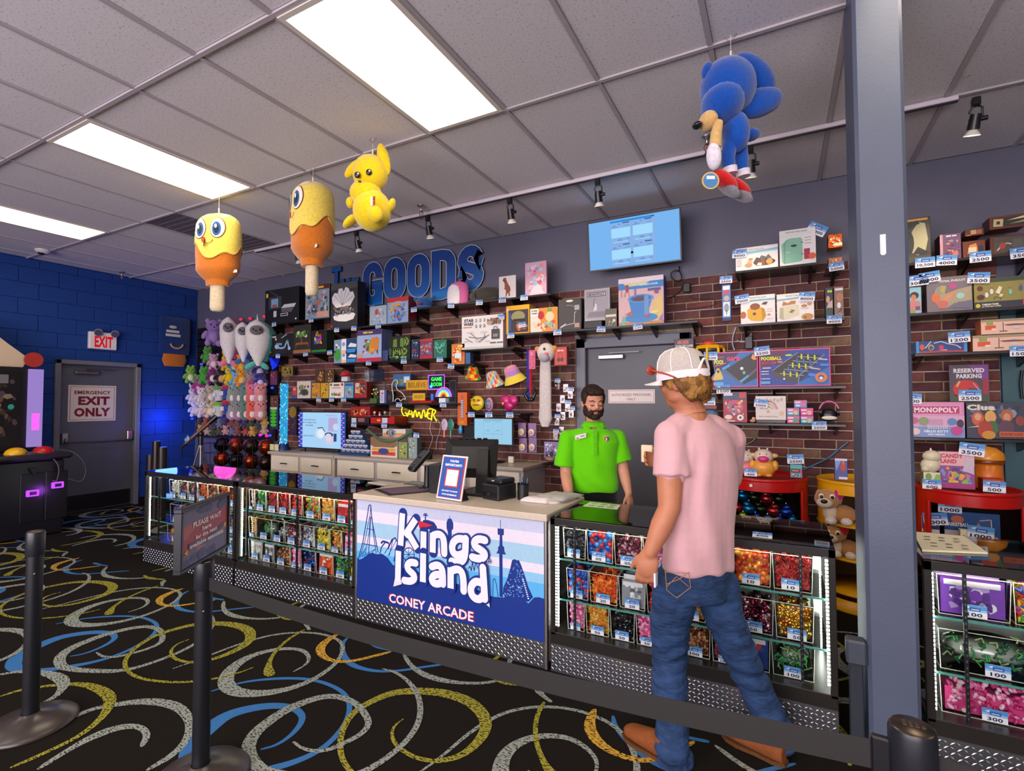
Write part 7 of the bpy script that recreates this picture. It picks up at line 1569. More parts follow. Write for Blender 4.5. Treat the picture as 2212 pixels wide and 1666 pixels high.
PL=[(449,768,.26,'#4a9a3a','green',None,'pop'),(462,782,.26,'#c898b8','pinkish white','#e8d0dc','round'),(489,784,.26,'#d8b41c','yellow',None,'long'),(506,788,.24,'#5a9ac8','sky blue','#e0c8a8','round'),(523,787,.28,'#d88a1c','orange','#e8b04a','round'),(541,790,.26,'#6a8a7c','grey green',None,'round'),(562,797,.30,'#3a2a6a','deep purple','#c8c0d8','none'),
      (412,810,.28,'#7ab82c','lime frog','#e0e8c8','pop'),(441,812,.28,'#4aa83a','bright green',None,'pop'),(460,812,.28,'#7a2a6a','magenta and white','#e4dcdc','none'),(479,812,.30,'#201a1c','black','#d8a878','round'),(497,812,.28,'#e0c01c','second yellow',None,'long'),(511,822,.26,'#6ab0d8','pale blue','#e0c8a8','round'),(524,816,.30,'#e0941c','big orange','#f0c05a','round'),(542,820,.28,'#9a8078','taupe','#b8483a','round'),(563,822,.28,'#42307a','violet','#d0c8e0','none'),
      (430,832,.28,'#a83a8c','magenta',None,'pop'),(418,855,.28,'#d4ccd0','pale unicorn',None,'long'),(437,856,.30,'#dcd4d4','white','#c8b8c4','round'),(457,852,.30,'#b8a898','beige and grey','#e4dcd0','round'),
      (423,882,.28,'#cfc8cc','pearl white',None,'long'),(439,884,.28,'#e0d8d8','white horned','#c8a8c8','long'),(456,884,.28,'#d8c8a8','cream','#e8e0d0','round')]
for u,v,s,c_,nm,be,er in PL:
    row='upper' if v<800 else 'middle' if v<840 else 'lower'
    plush(u,v,s,c_,'%s plush toy hanging in the %s rows of the plush corner' % (nm,row),-.22,be,er)
for k_,(u,c_) in enumerate(((502,'#8a9a8c'),(517,'#7c8480'),(532,'#5a7a6c'),(545,'#d8604c'),(563,'#d88a8c'))):
    for r_,v in enumerate((852,887)):
        plush(u,v,.32,c_,'%s %s pillow shaped plush with pale belly, %s row of the corner' % (['first','second','third','fourth','fifth'][k_],['sage','grey','dark green','coral','pink'][k_],['upper','lower'][r_]),-.26,'#e8e2dc','round','pill')
for k_,(u,v,c_,top_) in enumerate(((474,850,'#c8ccd8','#5a9a4a'),(490,847,'#2a4a8c','#c8202c'),(473,884,'#b8d0c0','#7ab82c'),(491,880,'#2a4a8c','#b81c2c'))):
    p=cpos(u,v,-.3);t=thing('drink_cup_plush',['pale striped drink cup plush in the upper row','blue drink cup plush with red dome, upper row','pale cup plush with lime green top, lower row','blue drink cup plush with red dome, lower row'][k_],'plush toy',(p.x,p.y,p.z-.1))
    MB().cyl((p.x,p.y,p.z-.11),(p.x,p.y,p.z+.05),.055,.085,c_,'plush',14).build('cup',t);MB().sph((p.x,p.y,p.z+.05),(.085,.085,.06),top_,'plush',14,8).build('dome',t)
    MB().box(p.x-.04,p.y-.085,p.z-.05,p.x+.03,p.y-.07,p.z+.01,'#e0dce0','fabric',.003).build('label',t)
rr=random.Random(12)
KC=['#3a4a3a','#5a5048','#4a6a3a','#6a4a3a','#8a8c94','#a84a3a','#c89a3a','#4a3a5a','#5a7a8c','#b8a090','#3a3a44','#7a2c34','#6a5a7c','#3a6a5a']
for q in range(22):
    u=432+q % 11*14+rr.uniform(-2,2);v=914+(q//11)*16+rr.uniform(-3,3)
    plush(u,v,.15,KC[rr.randrange(len(KC))],'small keychain plush, %s from left in the %s keychain row' % (ORD[q % 11],['upper','lower'][q//11]),-.2-.03*(q % 2),None,'round')
# blue banner pillow on the blue wall
p=atx(410,690,XL+.10);q_=atx(410,768,XL+.10)
t=thing('pillow_bag_plush','tall dark blue snack bag plush hanging on the blue wall','plush toy',(XL+.1,p.y,q_.z))
m=MB();y0,y1=p.y-.30,min(p.y+.20,-.2);y0,y1=-.62,-.16
m.loft([((XL+.08,(y0+y1)/2,q_.z+(p.z-q_.z)*k),.05*s+.004,(y1-y0)/2*(.92+.08*s),XV,YV) for k,s in ((0,.2),(.06,.7),(.3,1),(.7,1),(.94,.7),(1,.15))],'#12326e','plush',24);m.build('bag',t)
m=MB();xf=XL+.136;ym=(y0+y1)/2-.06;m.box(xf,ym-.10,q_.z+.33,xf+.002,ym+.09,q_.z+.37,'#d8d4d0','fabric');m.box(xf,ym-.11,q_.z+.27,xf+.002,ym+.11,q_.z+.31,'#d8d4d0','fabric');m.sph((xf,ym,q_.z+.42),(.004,.06,.025),'#c8c4c0','fabric')
m.tube([(xf,(y0+y1)/2+.09*math.cos(a),q_.z+.16+.07*math.sin(a)) for a in [PI+PI*k/8 for k in range(9)]],.014,'#c89a6a','plush',6);m.build('print',t)
m=MB();m.loft([((XL+.08,(y0+y1)/2,q_.z-.19+.19*k),.045*s,(y1-y0)/2*.8*s,XV,YV) for k,s in ((0,.8),(.5,1),(1,.9))],'#c8701e','plush',18);m.build('orange_lower_bag',t)
# small LED lights around the corner display
for k_,(u,v,y,c_) in enumerate(((447,694,-.07,'#c81ca8'),(520,690,-.07,'#e0182c'),(540,688,-.07,'#e0182c'),(571,684,-.07,'#ff1a24'),(435,787,-.3,'#2a3ad8'),(562,940,-.3,'#e01cc0'),(576,942,-.3,'#e01c70'),(583,941,-.3,'#2440ff'),(588,838,-.2,'#1c3cff'),(415,905,-.3,'#1438ff'))):
    p=cpos(u,v,y)
    MB().sph(p,(.022,.022,.018),c_,'glow',10,6).build('led_bulb',label='small glowing %s display light, %s around the plush corner' % ({'#c81ca8':'magenta','#e0182c':'red','#ff1a24':'bright red','#2a3ad8':'blue','#e01cc0':'pink','#e01c70':'rose','#2440ff':'blue','#1c3cff':'blue','#1438ff':'deep blue'}[c_],ORD[k_]),cat='light')
for nm,loc,e,c_ in (('blue_display_light',(-8.28,-.55,1.25),10,(.05,.12,1)),('blue_display_light',(-6.6,-.3,1.75),3,(.05,.2,1)),('magenta_display_light',(-7.0,-.45,1.15),1.6,(1,.1,.7))):
    l=bpy.data.lights.new(nm,'POINT');l.energy=e;l.color=c_;l.shadow_soft_size=.14;o=bpy.data.objects.new(nm,l);COL.objects.link(o);o.location=loc
# metallic blue pennant and glitter tube lamp
t=thing('foil_pennant','shiny blue foil packet hanging beside the teal onesie plush','packet',cpos(592,775,-.3))
a=cpos(580,768,-.3);m=MB();m.prism([a,cpos(606,768,-.2),cpos(600,790,-.2),cpos(588,800,-.25)],(0,.02,0),'#0a2ad0','foil');m.build('foil',t)
p0=at(613,945,-.38);p1=at(613,830,-.38)
t=thing('glitter_tube_lamp','tall glowing light blue glitter tube lamp at the left cabinet end','lamp',(p0.x,-.38,.874))
mb=MB();mb.cyl((p0.x,-.38,.93),(p0.x,-.38,p1.z),.045,.05,'#2f9fd8','screen',18);rr=random.Random(4)
for q in range(150):
    a=rr.uniform(PI*.9,PI*2.1);z=rr.uniform(.95,p1.z);c=rr.choice(['#8ae0ff','#c8f4ff','#5ac8f0','#4a7ae8','#3ae0d0']);mb.sph((p0.x+.048*math.cos(a),-.38+.048*math.sin(a),z),(.008,.008,.012),c,'screen',5,4)
mb.build('tube',t);m=MB();m.lathe([(.09,0),(.085,.03),(.055,.07),(.05,.09)],(p0.x,-.38,.874),'#14306a','gloss',18);m.build('base',t)
m=MB();m.cyl((p0.x,-.38,p1.z),(p0.x,-.38,p1.z+.06),.05,.035,'#8aa8c8','acrylic',16);m.build('cap',t)
for k_,dx in enumerate((-.10,-.01)):MB().box(p0.x+dx-.05,-.475,.875,p0.x+dx+.03,-.472,.955,'#d8d4a8','card',.001).build('note_card',label=['left','right'][k_]+' small cream note card leaning at the glitter lamp foot',cat='card')
# things hanging between plush corner and the television
gbox(581,878,600,None,927,.04,'#1c3a6a','#14243c',[R(.1,.86,.9,.97,'#c8c8a0')]+[E(.5,.18+q*.15,.36,.07,'#4ac81c') for q in range(5)],'blue hanging pack with a green beaded caterpillar',yf=-.15,nm='hanging_pack')
gbox(583,855,600,None,878,.03,'#5a4038','#2c2020',[busy(210,12,['#c87a5a','#2a2428','#a84a3a'])],'small dark pack above the green beaded caterpillar',yf=-.15,nm='hanging_pack')
gbox(583,802,598,None,832,.04,'#6a2c3c','#2c2020',[busy(211,16,['#9a4a5a','#3a2030','#c88a8c'])],'dark red hanging pack right of the purple plush',yf=-.15,nm='hanging_pack')
gbox(608,792,632,None,812,.04,'#8a7428','#3a3020',[busy(212,20,['#c8a83a','#2a2420','#6a5a2c'])],'gold and black chain set above the glitter lamp',yf=-.15,nm='hanging_pack')
gbox(624,878,640,None,940,.03,'#3a3048','#241c30',[busy(213,30,['#5a4a6c','#8a6a3c','#3a6a7c','#2a2030','#7a3a34']),E(.5,.8,.5,.2,'#a8842c')],'dark patterned hanging pack right of the glitter lamp',yf=-.1,nm='hanging_pack')
gbox(631,836,641,1.56,859,.06,'#c83a30','#8c2020',[R(0,0,1,.3,'#3a4a8c'),E(.5,.8,.3,.12,'#d8a080')],'small red and blue figure at the left shelf end',yf=-.29,nm='figurine',cat='figurine')
# telescope on tripod
t=thing('telescope','brown telescope on a white tripod in front of the plush corner','telescope',(-7.6,-.75,0))
a,b=at(392,966,-1.05),at(468,900,-.75)
m=MB();m.cyl(a+(b-a)*.12,a+(b-a)*.8,.022,.026,'#5a3a28','gloss',12);m.build('tube',t)
m=MB();m.cyl(a+(b-a)*.78,b,.034,.04,'#121214','gloss',12);m.build('lens_hood',t);m=MB();m.cyl(a,a+(b-a)*.13,.016,.02,'#1a1a1c','gloss',10);m.cyl(a,a+Vector((0,0,-.06)),.012,.012,'#1a1a1c','gloss',8);m.build('eyepiece',t)
mid=a+(b-a)*.55
m=MB();m.sph(mid+Vector((0,0,-.05)),(.045,.04,.04),'#17171a','gloss');m.cyl(mid+Vector((0,0,-.06)),mid+Vector((0,0,-.2)),.03,.03,'#17171a','gloss',10);m.build('mount',t)
for dx,dy in ((-.22,-.15),(.2,-.12),(.02,.25)):
    hub=mid+Vector((0,0,-.16));m=MB();m.cyl(hub,(mid.x+dx,mid.y+dy,.01),.012,.010,'#b8b4b4','metal',8);m.build('leg',t)
tag(t,a+(b-a)*.25+Vector((0,-.035,-.02)),'10,000',.10,-.7)
# basketball cage
x0,x1=at(450,1000,-.45).x,at(572,1000,-.45).x
t=thing('ball_cage','black wire cage full of shiny orange and black balls','rack',((x0+x1)/2,-.3,0));m=MB()
for q in range(9):x=x0+(x1-x0)*q/8;m.cyl((x,-.52,0.002),(x,-.52,.93),.004,.004,'#111','plastic',5)
for z in (.3,.6,.78,.92):m.cyl((x0,-.52,z),(x1,-.52,z),.004,.004,'#111','plastic',5);m.cyl((x0,-.52,z),(x0,-.08,z),.004,.004,'#111','plastic',5);m.cyl((x1,-.52,z),(x1,-.08,z),.004,.004,'#111','plastic',5)
for x in (x0,x1):m.cyl((x,-.08,0.002),(x,-.08,.93),.005,.005,'#111','plastic',5)
m.box(x0,-.52,.55,x1,-.08,.56,'#111','plastic');m.build('wire_cage',t)
n=4
for r_ in range(2):
    for q in range(n):
        xx=x0+.13+q*(x1-x0-.26)/(n-1);zz=.685+r_*.21;bt=thing('basketball','shiny orange and black ball, %s from left in the cage %s row' % (ORD[q],['lower','upper'][r_]),'ball',(xx,-.33,zz-.115))
        m=MB();m.sph((xx,-.33,zz),.105,['#a83c14','#1f1a1a','#8c3414','#3a2a22'][(q+r_) % 4],'foil',20,12);m.build('ball',bt)
        for k_ in range(3):
            a_=k_*PI/3+q;m=MB();m.tube([(xx+.106*math.cos(w)*math.cos(a_),-.33+.106*math.cos(w)*math.sin(a_),zz+.106*math.sin(w)) for w in [2*PI*i/20 for i in range(20)]],.004,'#16110f','gloss',5,closed=True);m.build('seam',bt)
# dark posts behind the leftmost case
t=thing('post_bundle','three dark wooden posts standing behind the leftmost showcase','posts',(-6.35,-1.35,0))
for u,v,r_ in ((326,982,.05),(338,953,.045),(351,966,.05)):
    p=at(u,v,-1.4);MB().cyl((p.x,p.y,0.002),p,r_,r_,'#1f1612','gloss',14).build('post',t)

# ================================================================ BACK CABINETS
cz=.872;cf=-.56
for k_,(x0,x1,lab) in enumerate(((-5.91,-4.735,'left cream drawer cabinet below the left television'),(-4.715,-2.2,'long cream drawer cabinet below the computer monitor'))):
    t=thing('drawer_cabinet',lab,'cabinet',((x0+x1)/2,-.3,0))
    MB().box(x0+.01,cf+.022,0.001,x1-.01,-.03,cz-.03,'#c8bea8' if k_ == 0 else '#b8b0b0','paint',.002).build('body',t)
    MB().box(x0-.005,cf-.02,cz-.032,x1+.005,-.03,cz,'#b8ac9c','laminate',.003).build('countertop',t)
    cols=[(x0+.04,x0+.55),(x0+.60,x1-.05)] if k_ == 0 else [(x0+.04+q*.62,x0+.04+q*.62+.57) for q in range(4)]
    for q,(a,b) in enumerate(cols):
        for zt_,zb_ in ((cz-.05,cz-.235),(cz-.26,cz-.52),(cz-.545,cz-.82)):
            dr_=thing('drawer',None,None,((a+b)/2,cf,zb_));dr_.parent=t;dr_.location=Vector(((a+b)/2,cf,zb_))-wloc(t)
            m=MB();m.box(a,cf,zb_,b,cf+.02,zt_,'#e6dcc4','paint',.004);m.build('drawer_front',dr_)
            m=MB();c_=(a+b)/2;zc_=(zt_+zb_)/2;m.tube([(c_-.055,cf-.002,zc_-.004),(c_-.045,cf-.022,zc_),(c_,cf-.026,zc_+.003),(c_+.045,cf-.022,zc_),(c_+.055,cf-.002,zc_-.004)],.007,'#1f1c1c','metal',6);m.build('handle',dr_)
# stack of small capsule boxes
k2=0
for r_,(n,z) in enumerate(((6,.895),(5,.95),(4,1.005),(3,1.06),(2,1.115))):
    for q in range(n):
        x=at(737,960,-.42).x+.06+(q+r_*.5)*.078;k2 += 1
        t=thing('capsule_box','tiny blue and white capsule box, %s from left in the %s row' % (ORD[q],['bottom','second','third','fourth','top'][r_]),'box',(x,-.40,z))
        m=MB();m.box(x-.036,-.44,z,x+.036,-.36,z+.053,'#3a5a84','card',.002);art(m,(x-.036,-.4405,z),XV,ZV,.072,.053,[R(0,.6,1,1,'#c8ccd4'),E(.5,.5,.3,.3,'#8a98ac'),R(.1,.05,.9,.2,'#1f3a6c'),E(.3,.4,.1,.12,'#c86a4a')],'card');m.build('carton',t)
MB().box(at(733,966,-.44).x,-.46,.873,at(797,966,-.44).x,-.3,.895,'#24486c','card',.002).build('display_tray',label='dark blue tray under the pyramid of capsule boxes',cat='tray')
gbox(800,944,858,.873,970,.16,'#d8ccc4','#c0b4ac',[Pg([(0,1),(0,.6),(.12,.5),(.88,.5),(1,.6),(1,1)],'#8a6a4a'),R(.06,.32,.94,.46,'#d8a03a'),R(.06,.1,.94,.28,'#c84a2c'),E(.5,.3,.2,.16,'#3a4a84')],'white open tray box with orange and red vehicle picture',yf=-.46)
gbox(826,926,876,1.03,946,.12,'#d8d0cc','#b8b0ac',[R(.05,.5,.95,.7,'#d8944a'),R(.05,.2,.95,.45,'#c84a34')],'white carton behind the green sling toy',yf=-.3)
MB().box(at(828,950,-.28).x,-.3,.873,at(874,950,-.28).x,-.2,1.029,'#3a2c28','card',.002).build('display_stand',label='dark block lifting the white carton behind the sling toy',cat='stand')
t=thing('toy_boat','round windowed grey toy capsule on top of the white carton','toy',(at(850,925,-.26).x,-.26,1.10));x=at(850,930,-.26).x
MB().sph((x,-.27,1.145),(.09,.06,.05),'#8a98a4','gloss',18,10).build('hull',t)
for s in (-1,0,1):MB().sph((x+s*.04,-.32,1.145),(.017,.01,.02),'#3a4a5c' if s else '#a84a3a','gloss',10,6).build('window_port',t)
MB().tube(smooth_line([at(793,928,-.42),at(806,938,-.45),at(820,950,-.46),at(842,955,-.46),at(862,949,-.45),at(880,938,-.42),at(892,932,-.42)],2),.018,'#4a6a54','gloss',8).build('sling_toy',label='long green curved sling toy over the white tray box',cat='toy')
gbox(861,955,880,.873,975,.1,'#8a9a5a','#4a5a3a',[busy(220,14,['#3a4a2c','#c8c88a','#2a3a6c','#d8c83a'])],'small green pack beside the white tray box',yf=-.44)
gbox(881,945,901,.873,977,.08,'#8a9c9c','#4a5a5c',[busy(221,16,['#2a4a9c','#d8c84a','#5a7a3a','#c8d0d8'])],'blue and yellow pack left of the payment screen',yf=-.42,tags=[(899,945,'500')])
MB().box(at(909,978,-.4).x,-.44,.873,at(930,978,-.4).x,-.36,.935,'#1a191b','plastic',.006).build('tape_dispenser',label='small black box on the cabinet under the white cords',cat='box')
t=thing('dark_monitor_stand','tall dark panel standing behind the small monitor','panel',(at(1010,960,-.22).x,-.2,.873));a=at(1001,985,-.2);b=at(1022,918,-.2)
MB().box(a.x,-.22,.873,b.x+.1,-.19,b.z,'#17191c','plastic',.003).build('panel',t)
MB().box(at(1100,983,-.25).x,-.28,.873,at(1106,983,-.25).x+.03,-.25,.94,'#e4dccc','plastic',.006).build('small_white_box',label='small white box behind the monitor on the cabinet',cat='box')

# ================================================================ ON THE PRINTED COUNTER
kz=.869
def flat(pts,z,th,col,nm,label,cat,items=None,mat='card',O=None,X=None,Y=None,w=0,h=0):
    mb=MB();mb.prism([Vector((p.x,p.y,z)) for p in pts],(0,0,th),col,mat)
    if items:art(mb,O,X,Y,w,h,items,mat)
    return mb.build(nm,label=label,cat=cat)
A4=[Vector((-2.62,-2.14,0)),Vector((-2.36,-2.27,0)),Vector((-2.18,-1.99,0)),Vector((-2.44,-1.87,0))]
flat(A4,kz,.004,'#2c2026','counter_mat','dark framed purple mat on the left of the printed counter','mat')
flat([(A4[0]*.9+A4[2]*.1),(A4[1]*.9+A4[3]*.1),(A4[2]*.9+A4[0]*.1),(A4[3]*.9+A4[1]*.1)],kz+.0045,.0006,'#6a5a72','mat_sheet','printed purple sheet inside the dark framed mat','paper')
B4=[Vector((-2.6,-1.84,0)),Vector((-2.4,-1.84,0)),Vector((-2.38,-1.7,0)),Vector((-2.62,-1.7,0))]
flat(B4,kz,.004,'#3a3438','counter_mat','dark framed grey mat behind the purple mat','mat')
flat([(B4[0]*.92+B4[2]*.08),(B4[1]*.92+B4[3]*.08),(B4[2]*.92+B4[0]*.08),(B4[3]*.92+B4[1]*.08)],kz+.0045,.0006,'#8a8c94','mat_sheet','grey printed sheet inside the rear mat','paper')
flat([Vector((-2.95,-1.86,0)),Vector((-2.72,-1.9,0)),Vector((-2.68,-1.79,0)),Vector((-2.9,-1.77,0))],CT+.001,.006,'#cfc8b8','paper_stack','small stack of cream paper on the showcase beside the counter','paper')
# card terminal
t=thing('card_terminal','black card payment terminal on a short pole','card terminal',(-2.30,-1.93,kz))
MB().lathe([(.062,0),(.06,.012),(.035,.018)],(-2.30,-1.93,kz),'#17171a','plastic',20).build('base',t);MB().cyl((-2.30,-1.93,kz+.015),(-2.30,-1.93,kz+.17),.025,.021,'#17171a','plastic',12).build('pole',t)
Mx=Matrix.Translation((-2.33,-1.98,kz+.21)) @ Matrix.Rotation(-.35,4,'Z') @ Matrix.Rotation(.75,4,'X')
m=MB(T=Mx);m.box(-.042,-.10,-.02,.042,.10,.02,'#1a1b1e','plastic',.010);m.build('terminal_body',t)
m=MB(T=Mx);m.box(-.032,.02,.0202,.032,.08,.0215,'#3a3f48','gloss')
for i in range(3):
    for j in range(4):m.box(-.03+i*.022,-.075+j*.021,.0202,-.015+i*.022,-.062+j*.021,.023,'#4a4c50','plastic')
m.build('keypad',t)
MB().box(-2.19,-2.06,kz,-2.09,-1.90,kz+.20,'#141517','plastic',.006).build('cash_printer',label='tall black box behind the framed notice on the counter',cat='box')
# payment screen seen from behind
t=thing('point_of_sale_screen','black point of sale screen seen from behind on the counter','screen',(-1.9,-1.85,kz))
Mx=Matrix.Translation((-1.96,-1.87,kz+.235)) @ Matrix.Rotation(.35,4,'Z') @ Matrix.Rotation(-.42,4,'X')
m=MB(T=Mx);m.box(-.19,-.012,-.14,.19,.018,.14,'#141416','plastic',.008);m.add([(-.19,-.012,-.14),(.19,-.012,-.14),(.19,-.012,.14),(-.19,-.012,.14),(-.13,-.05,-.09),(.13,-.05,-.09),(.13,-.05,.07),(-.13,-.05,.07)],[(0,1,5,4),(1,2,6,5),(2,3,7,6),(3,0,4,7),(4,5,6,7)],'#1a1a1c','plastic')
for q in range(5):m.box(-.10+q*.045,-.02,.141,-.07+q*.045,.01,.146,'#0c0c0e','plastic')
m.build('screen_back',t)
MB().prism([(-1.80,-1.80,kz+.02),(-1.74,-2.02,kz+.02),(-1.80,-1.9,kz+.30),(-1.84,-1.8,kz+.30)],(-.09,.0,0),'#151517','plastic').build('stand_arm',t)
MB().box(-1.98,-2.03,kz,-1.74,-1.78,kz+.022,'#17171a','plastic',.006).build('base',t)
# framed notice (square code left blank)
sl,sr=Vector((-2.02,-2.20,kz+.004)),Vector((-1.80,-2.235,kz+.004));X=(sr-sl).normalized();Yt=(ZV+Vector((.10,.22,0))).normalized()
Yt=(Yt-X*Yt.dot(X)).normalized();w_=(sr-sl).length;h_=.285;N=X.cross(Yt)
t=thing('counter_notice','blue framed YOU\'RE IMPORTANT notice standing on the printed counter','sign',(sl+sr)/2)
m=MB();m.prism([sl,sl+X*w_,sl+X*w_+Yt*h_,sl+Yt*h_],-N*.006,'#c8c4c4','card')
art(m,sl+N*.0005,X,Yt,w_,h_,[R(0,0,1,1,'#e6e2e4'),R(.045,.035,.955,.965,'#b83a48'),R(.06,.045,.90,.955,'#2c56a8'),Tx("YOU'RE",.5,.87,.055,'#eef0f8',.36,.05),Tx('IMPORTANT!',.5,.78,.06,'#eef0f8',.66,.05),R(.24,.28,.78,.70,'#c83a44'),R(.28,.31,.74,.67,'#e4e4e8'),Tx('WE WANT TO KNOW',.5,.19,.035,'#eef0f8',.64,.05),Tx('YOUR EXPERIENCE',.5,.11,.035,'#eef0f8',.6,.05)],'card');m.build('notice',t)
MB().prism([sl+X*w_*.7-N*.008+Yt*.16,sl+X*w_*.95-N*.008+Yt*.02,sl+X*w_*.95-N*.10+Vector((0,0,-.0)),sl+X*w_*.7-N*.10],Vector((0,0,.004)),'#17171a','plastic').build('easel_leg',t)
# receipt printer, keyboard, pen cup, cloth
t=thing('receipt_printer','black receipt printer beside the framed notice','printer',(-1.64,-2.0,kz))
Mx=Matrix.Translation((-1.655,-2.0,kz)) @ Matrix.Rotation(-.25,4,'Z')
m=MB(T=Mx);m.box(-.075,-.09,0,.075,.09,.10,'#1c1d20','plastic',.008).box(-.07,-.06,.10,.07,.085,.135,'#202124','plastic',.010);m.build('housing',t)
m=MB(T=Mx);m.box(-.065,-.0915,.02,.065,-.0895,.05,'#101012','plastic').box(-.02,-.0935,.03,0,-.0905,.045,'#2c2d30','plastic');m.box(-.012,-.061,.118,.012,-.0595,.124,'#b8b8bc','card');m.build('front_slot',t)
Mx=Matrix.Translation((-1.80,-1.80,kz)) @ Matrix.Rotation(-.15,4,'Z');m=MB(T=Mx);m.box(-.14,-.05,0,.14,.05,.015,'#1c1c1f','plastic',.004)
for i in range(12):
    for j in range(4):m.box(-.132+i*.0222,-.044+j*.022,.015,-.114+i*.0222,-.026+j*.022,.019,'#2a2a2e','plastic')
m.build('keyboard',label='small black keyboard behind the receipt printer',cat='keyboard')
t=thing('pen_cup','black mesh pen cup with pens on the printed counter','pen cup',(-1.50,-1.96,kz));m=MB();m.lathe([(.036,.002),(.038,.10)],(-1.50,-1.96,kz),'#17181b','plastic',18);m.lathe([(.0365,.098),(.0395,.098),(.0395,.103),(.0365,.103)],(-1.50,-1.96,kz),'#22242a','metal',18)
m.cyl((-1.50,-1.96,kz),(-1.50,-1.96,kz+.004),.036,.036,'#17181b','plastic',18);m.build('cup',t)
for q,(a,b) in enumerate(((-.02,.01),(.012,-.01),(.02,.012),(-.005,.015),(-.012,-.012))):MB().cyl((-1.50+a*.5,-1.96+b*.5,kz+.006),(-1.50+a*1.4,-1.96+b,kz+.13+q*.004),.0035,.003,['#3a4a7c','#24344a','#5a7a9c','#1c1c20','#4a6ab0'][q],'plastic',6).build('pen',t)
t=thing('folded_cloth','folded grey and white cloth on the right end of the counter','cloth',(-1.32,-1.88,kz))
def cloth(x0,y0,x1,y1,z,h,sk,col,nm):
    n=14;v=[]; 
    for lay in (0,1):
        for i in range(n+1):
            for j in range(7):
                a,b=i/n,j/6;e=min(a,1-a,b,1-b)*8;e=min(1,e)
                x=x0+(x1-x0)*a+sk*b;y=y0+(y1-y0)*b;zz=z+(h*(.35+.65*math.sqrt(e))+.006*noise.noise(Vector((x*18,y*18,z*9))) if lay else 0)
                v.append((x,y,zz))
    f=[];o=(n+1)*7
    for i in range(n):
        for j in range(6):q=i*7+j;f.append((o+q,o+q+7,o+q+8,o+q+1))
    for i in range(n):f += [(i*7,i*7+7,o+i*7+7,o+i*7),(i*7+6,o+i*7+6,o+i*7+13,i*7+13)]
    for j in range(6):f += [(j,o+j,o+j+1,j+1),(n*7+j,n*7+j+1,o+n*7+j+1,o+n*7+j)]
    MB().add(v,f,col,'fabric',True).build(nm,t)
cloth(-1.47,-2.02,-1.24,-1.78,kz,.016,.06,'#c8c0b8','lower_fold');cloth(-1.42,-1.98,-1.21,-1.74,kz+.015,.022,.05,'#a8a69a','upper_fold')
cloth(-1.48,-2.04,-1.30,-1.95,kz+.001,.03,.04,'#d4ccc8','white_fold')
# papers on the cases
flat([Vector((-1.10,-1.93,0)),Vector((-.88,-1.93,0)),Vector((-.90,-1.79,0)),Vector((-1.10,-1.79,0))],CT+.001,.001,'#dfe6c8','paper_sheet','white price sheet lying on the showcase near the employee','paper',
     [R(.08+.31*i,.62-.5*j,.30+.31*i,.80-.5*j,'#9aa890') for i in range(3) for j in range(2)],'card',Vector((-1.09,-1.925,CT+.0025)),XV,YV,.19,.13)
flat([Vector((.525,-2.17,0)),Vector((.76,-2.09,0)),Vector((.755,-1.80,0)),Vector((.56,-1.80,0))],CT+.001,.008,'#e6dfba','price_sheet','cream board with small dark labels on the right showcase','paper',
     [R(.12+.28*i+.06*(j % 2),.12+.2*j,.24+.28*i+.06*(j % 2),.16+.2*j,'#5a5648') for i in range(3) for j in range(4)],'card',Vector((.55,-2.12,CT+.0095)),XV,YV,.19,.30)
sh=thing('price_card','loose price card lying on the showcase beside the customer','price card',(-.06,-2.2,CT+.001));tag(sh,(-.09,-2.24,CT+.003),'600',.085,0,0,-1.35)

# ================================================================ DRUM TABLES
def drum(cx,cy,r,col,label,zt=.92,shelves=(.12,.50)):
    t=thing('drum_table',label,'drum table',(cx,cy,0));n=40
    a0,a1=math.radians(-150),math.radians(-30)      # opening toward the shop front
    MB().lathe([(0,zt-.012),(r-.012,zt-.012),(r-.006,zt+.006),(r+.004,zt+.006),(r+.006,zt-.012),(r,zt-.02)],(cx,cy,0),col,'gloss',n).build('top',t)
    MB().lathe([(r,zt-.02),(r,zt-.09)],(cx,cy,0),col,'gloss',n).lathe([(r-.008,zt-.09),(r-.008,zt-.02)],(cx,cy,0),col,'gloss',n).build('upper_band',t)
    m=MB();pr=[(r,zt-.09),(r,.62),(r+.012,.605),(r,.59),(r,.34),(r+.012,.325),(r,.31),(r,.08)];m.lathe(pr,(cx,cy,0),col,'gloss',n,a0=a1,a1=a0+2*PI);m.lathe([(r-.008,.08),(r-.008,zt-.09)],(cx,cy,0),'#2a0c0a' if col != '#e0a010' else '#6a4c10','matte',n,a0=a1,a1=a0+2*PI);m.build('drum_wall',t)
    MB().lathe([(0,.002),(r,.002),(r+.006,.01),(r,.02),(r,.09),(r-.01,.09)],(cx,cy,0),col,'gloss',n).build('lower_band',t)
    for z in shelves:MB().lathe([(0,z),(r-.01,z),(r-.01,z+.012),(0,z+.012)],(cx,cy,0),col,'gloss',n).build('shelf',t)
    for a in (a0,a1):x,y=cx+(r-.004)*math.cos(a),cy+(r-.004)*math.sin(a);MB().cyl((x,y,.08),(x,y,zt-.08),.012,.012,col,'gloss',8).build('upright',t)
    return t
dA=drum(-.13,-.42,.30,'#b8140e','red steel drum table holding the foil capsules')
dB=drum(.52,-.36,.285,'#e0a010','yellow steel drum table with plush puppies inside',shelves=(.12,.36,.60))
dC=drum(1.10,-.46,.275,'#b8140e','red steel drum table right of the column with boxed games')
MB().box(-.22,-.724,.865,-.20,-.7225,.885,'#e4dcd4','card').build('white_sticker',dA)
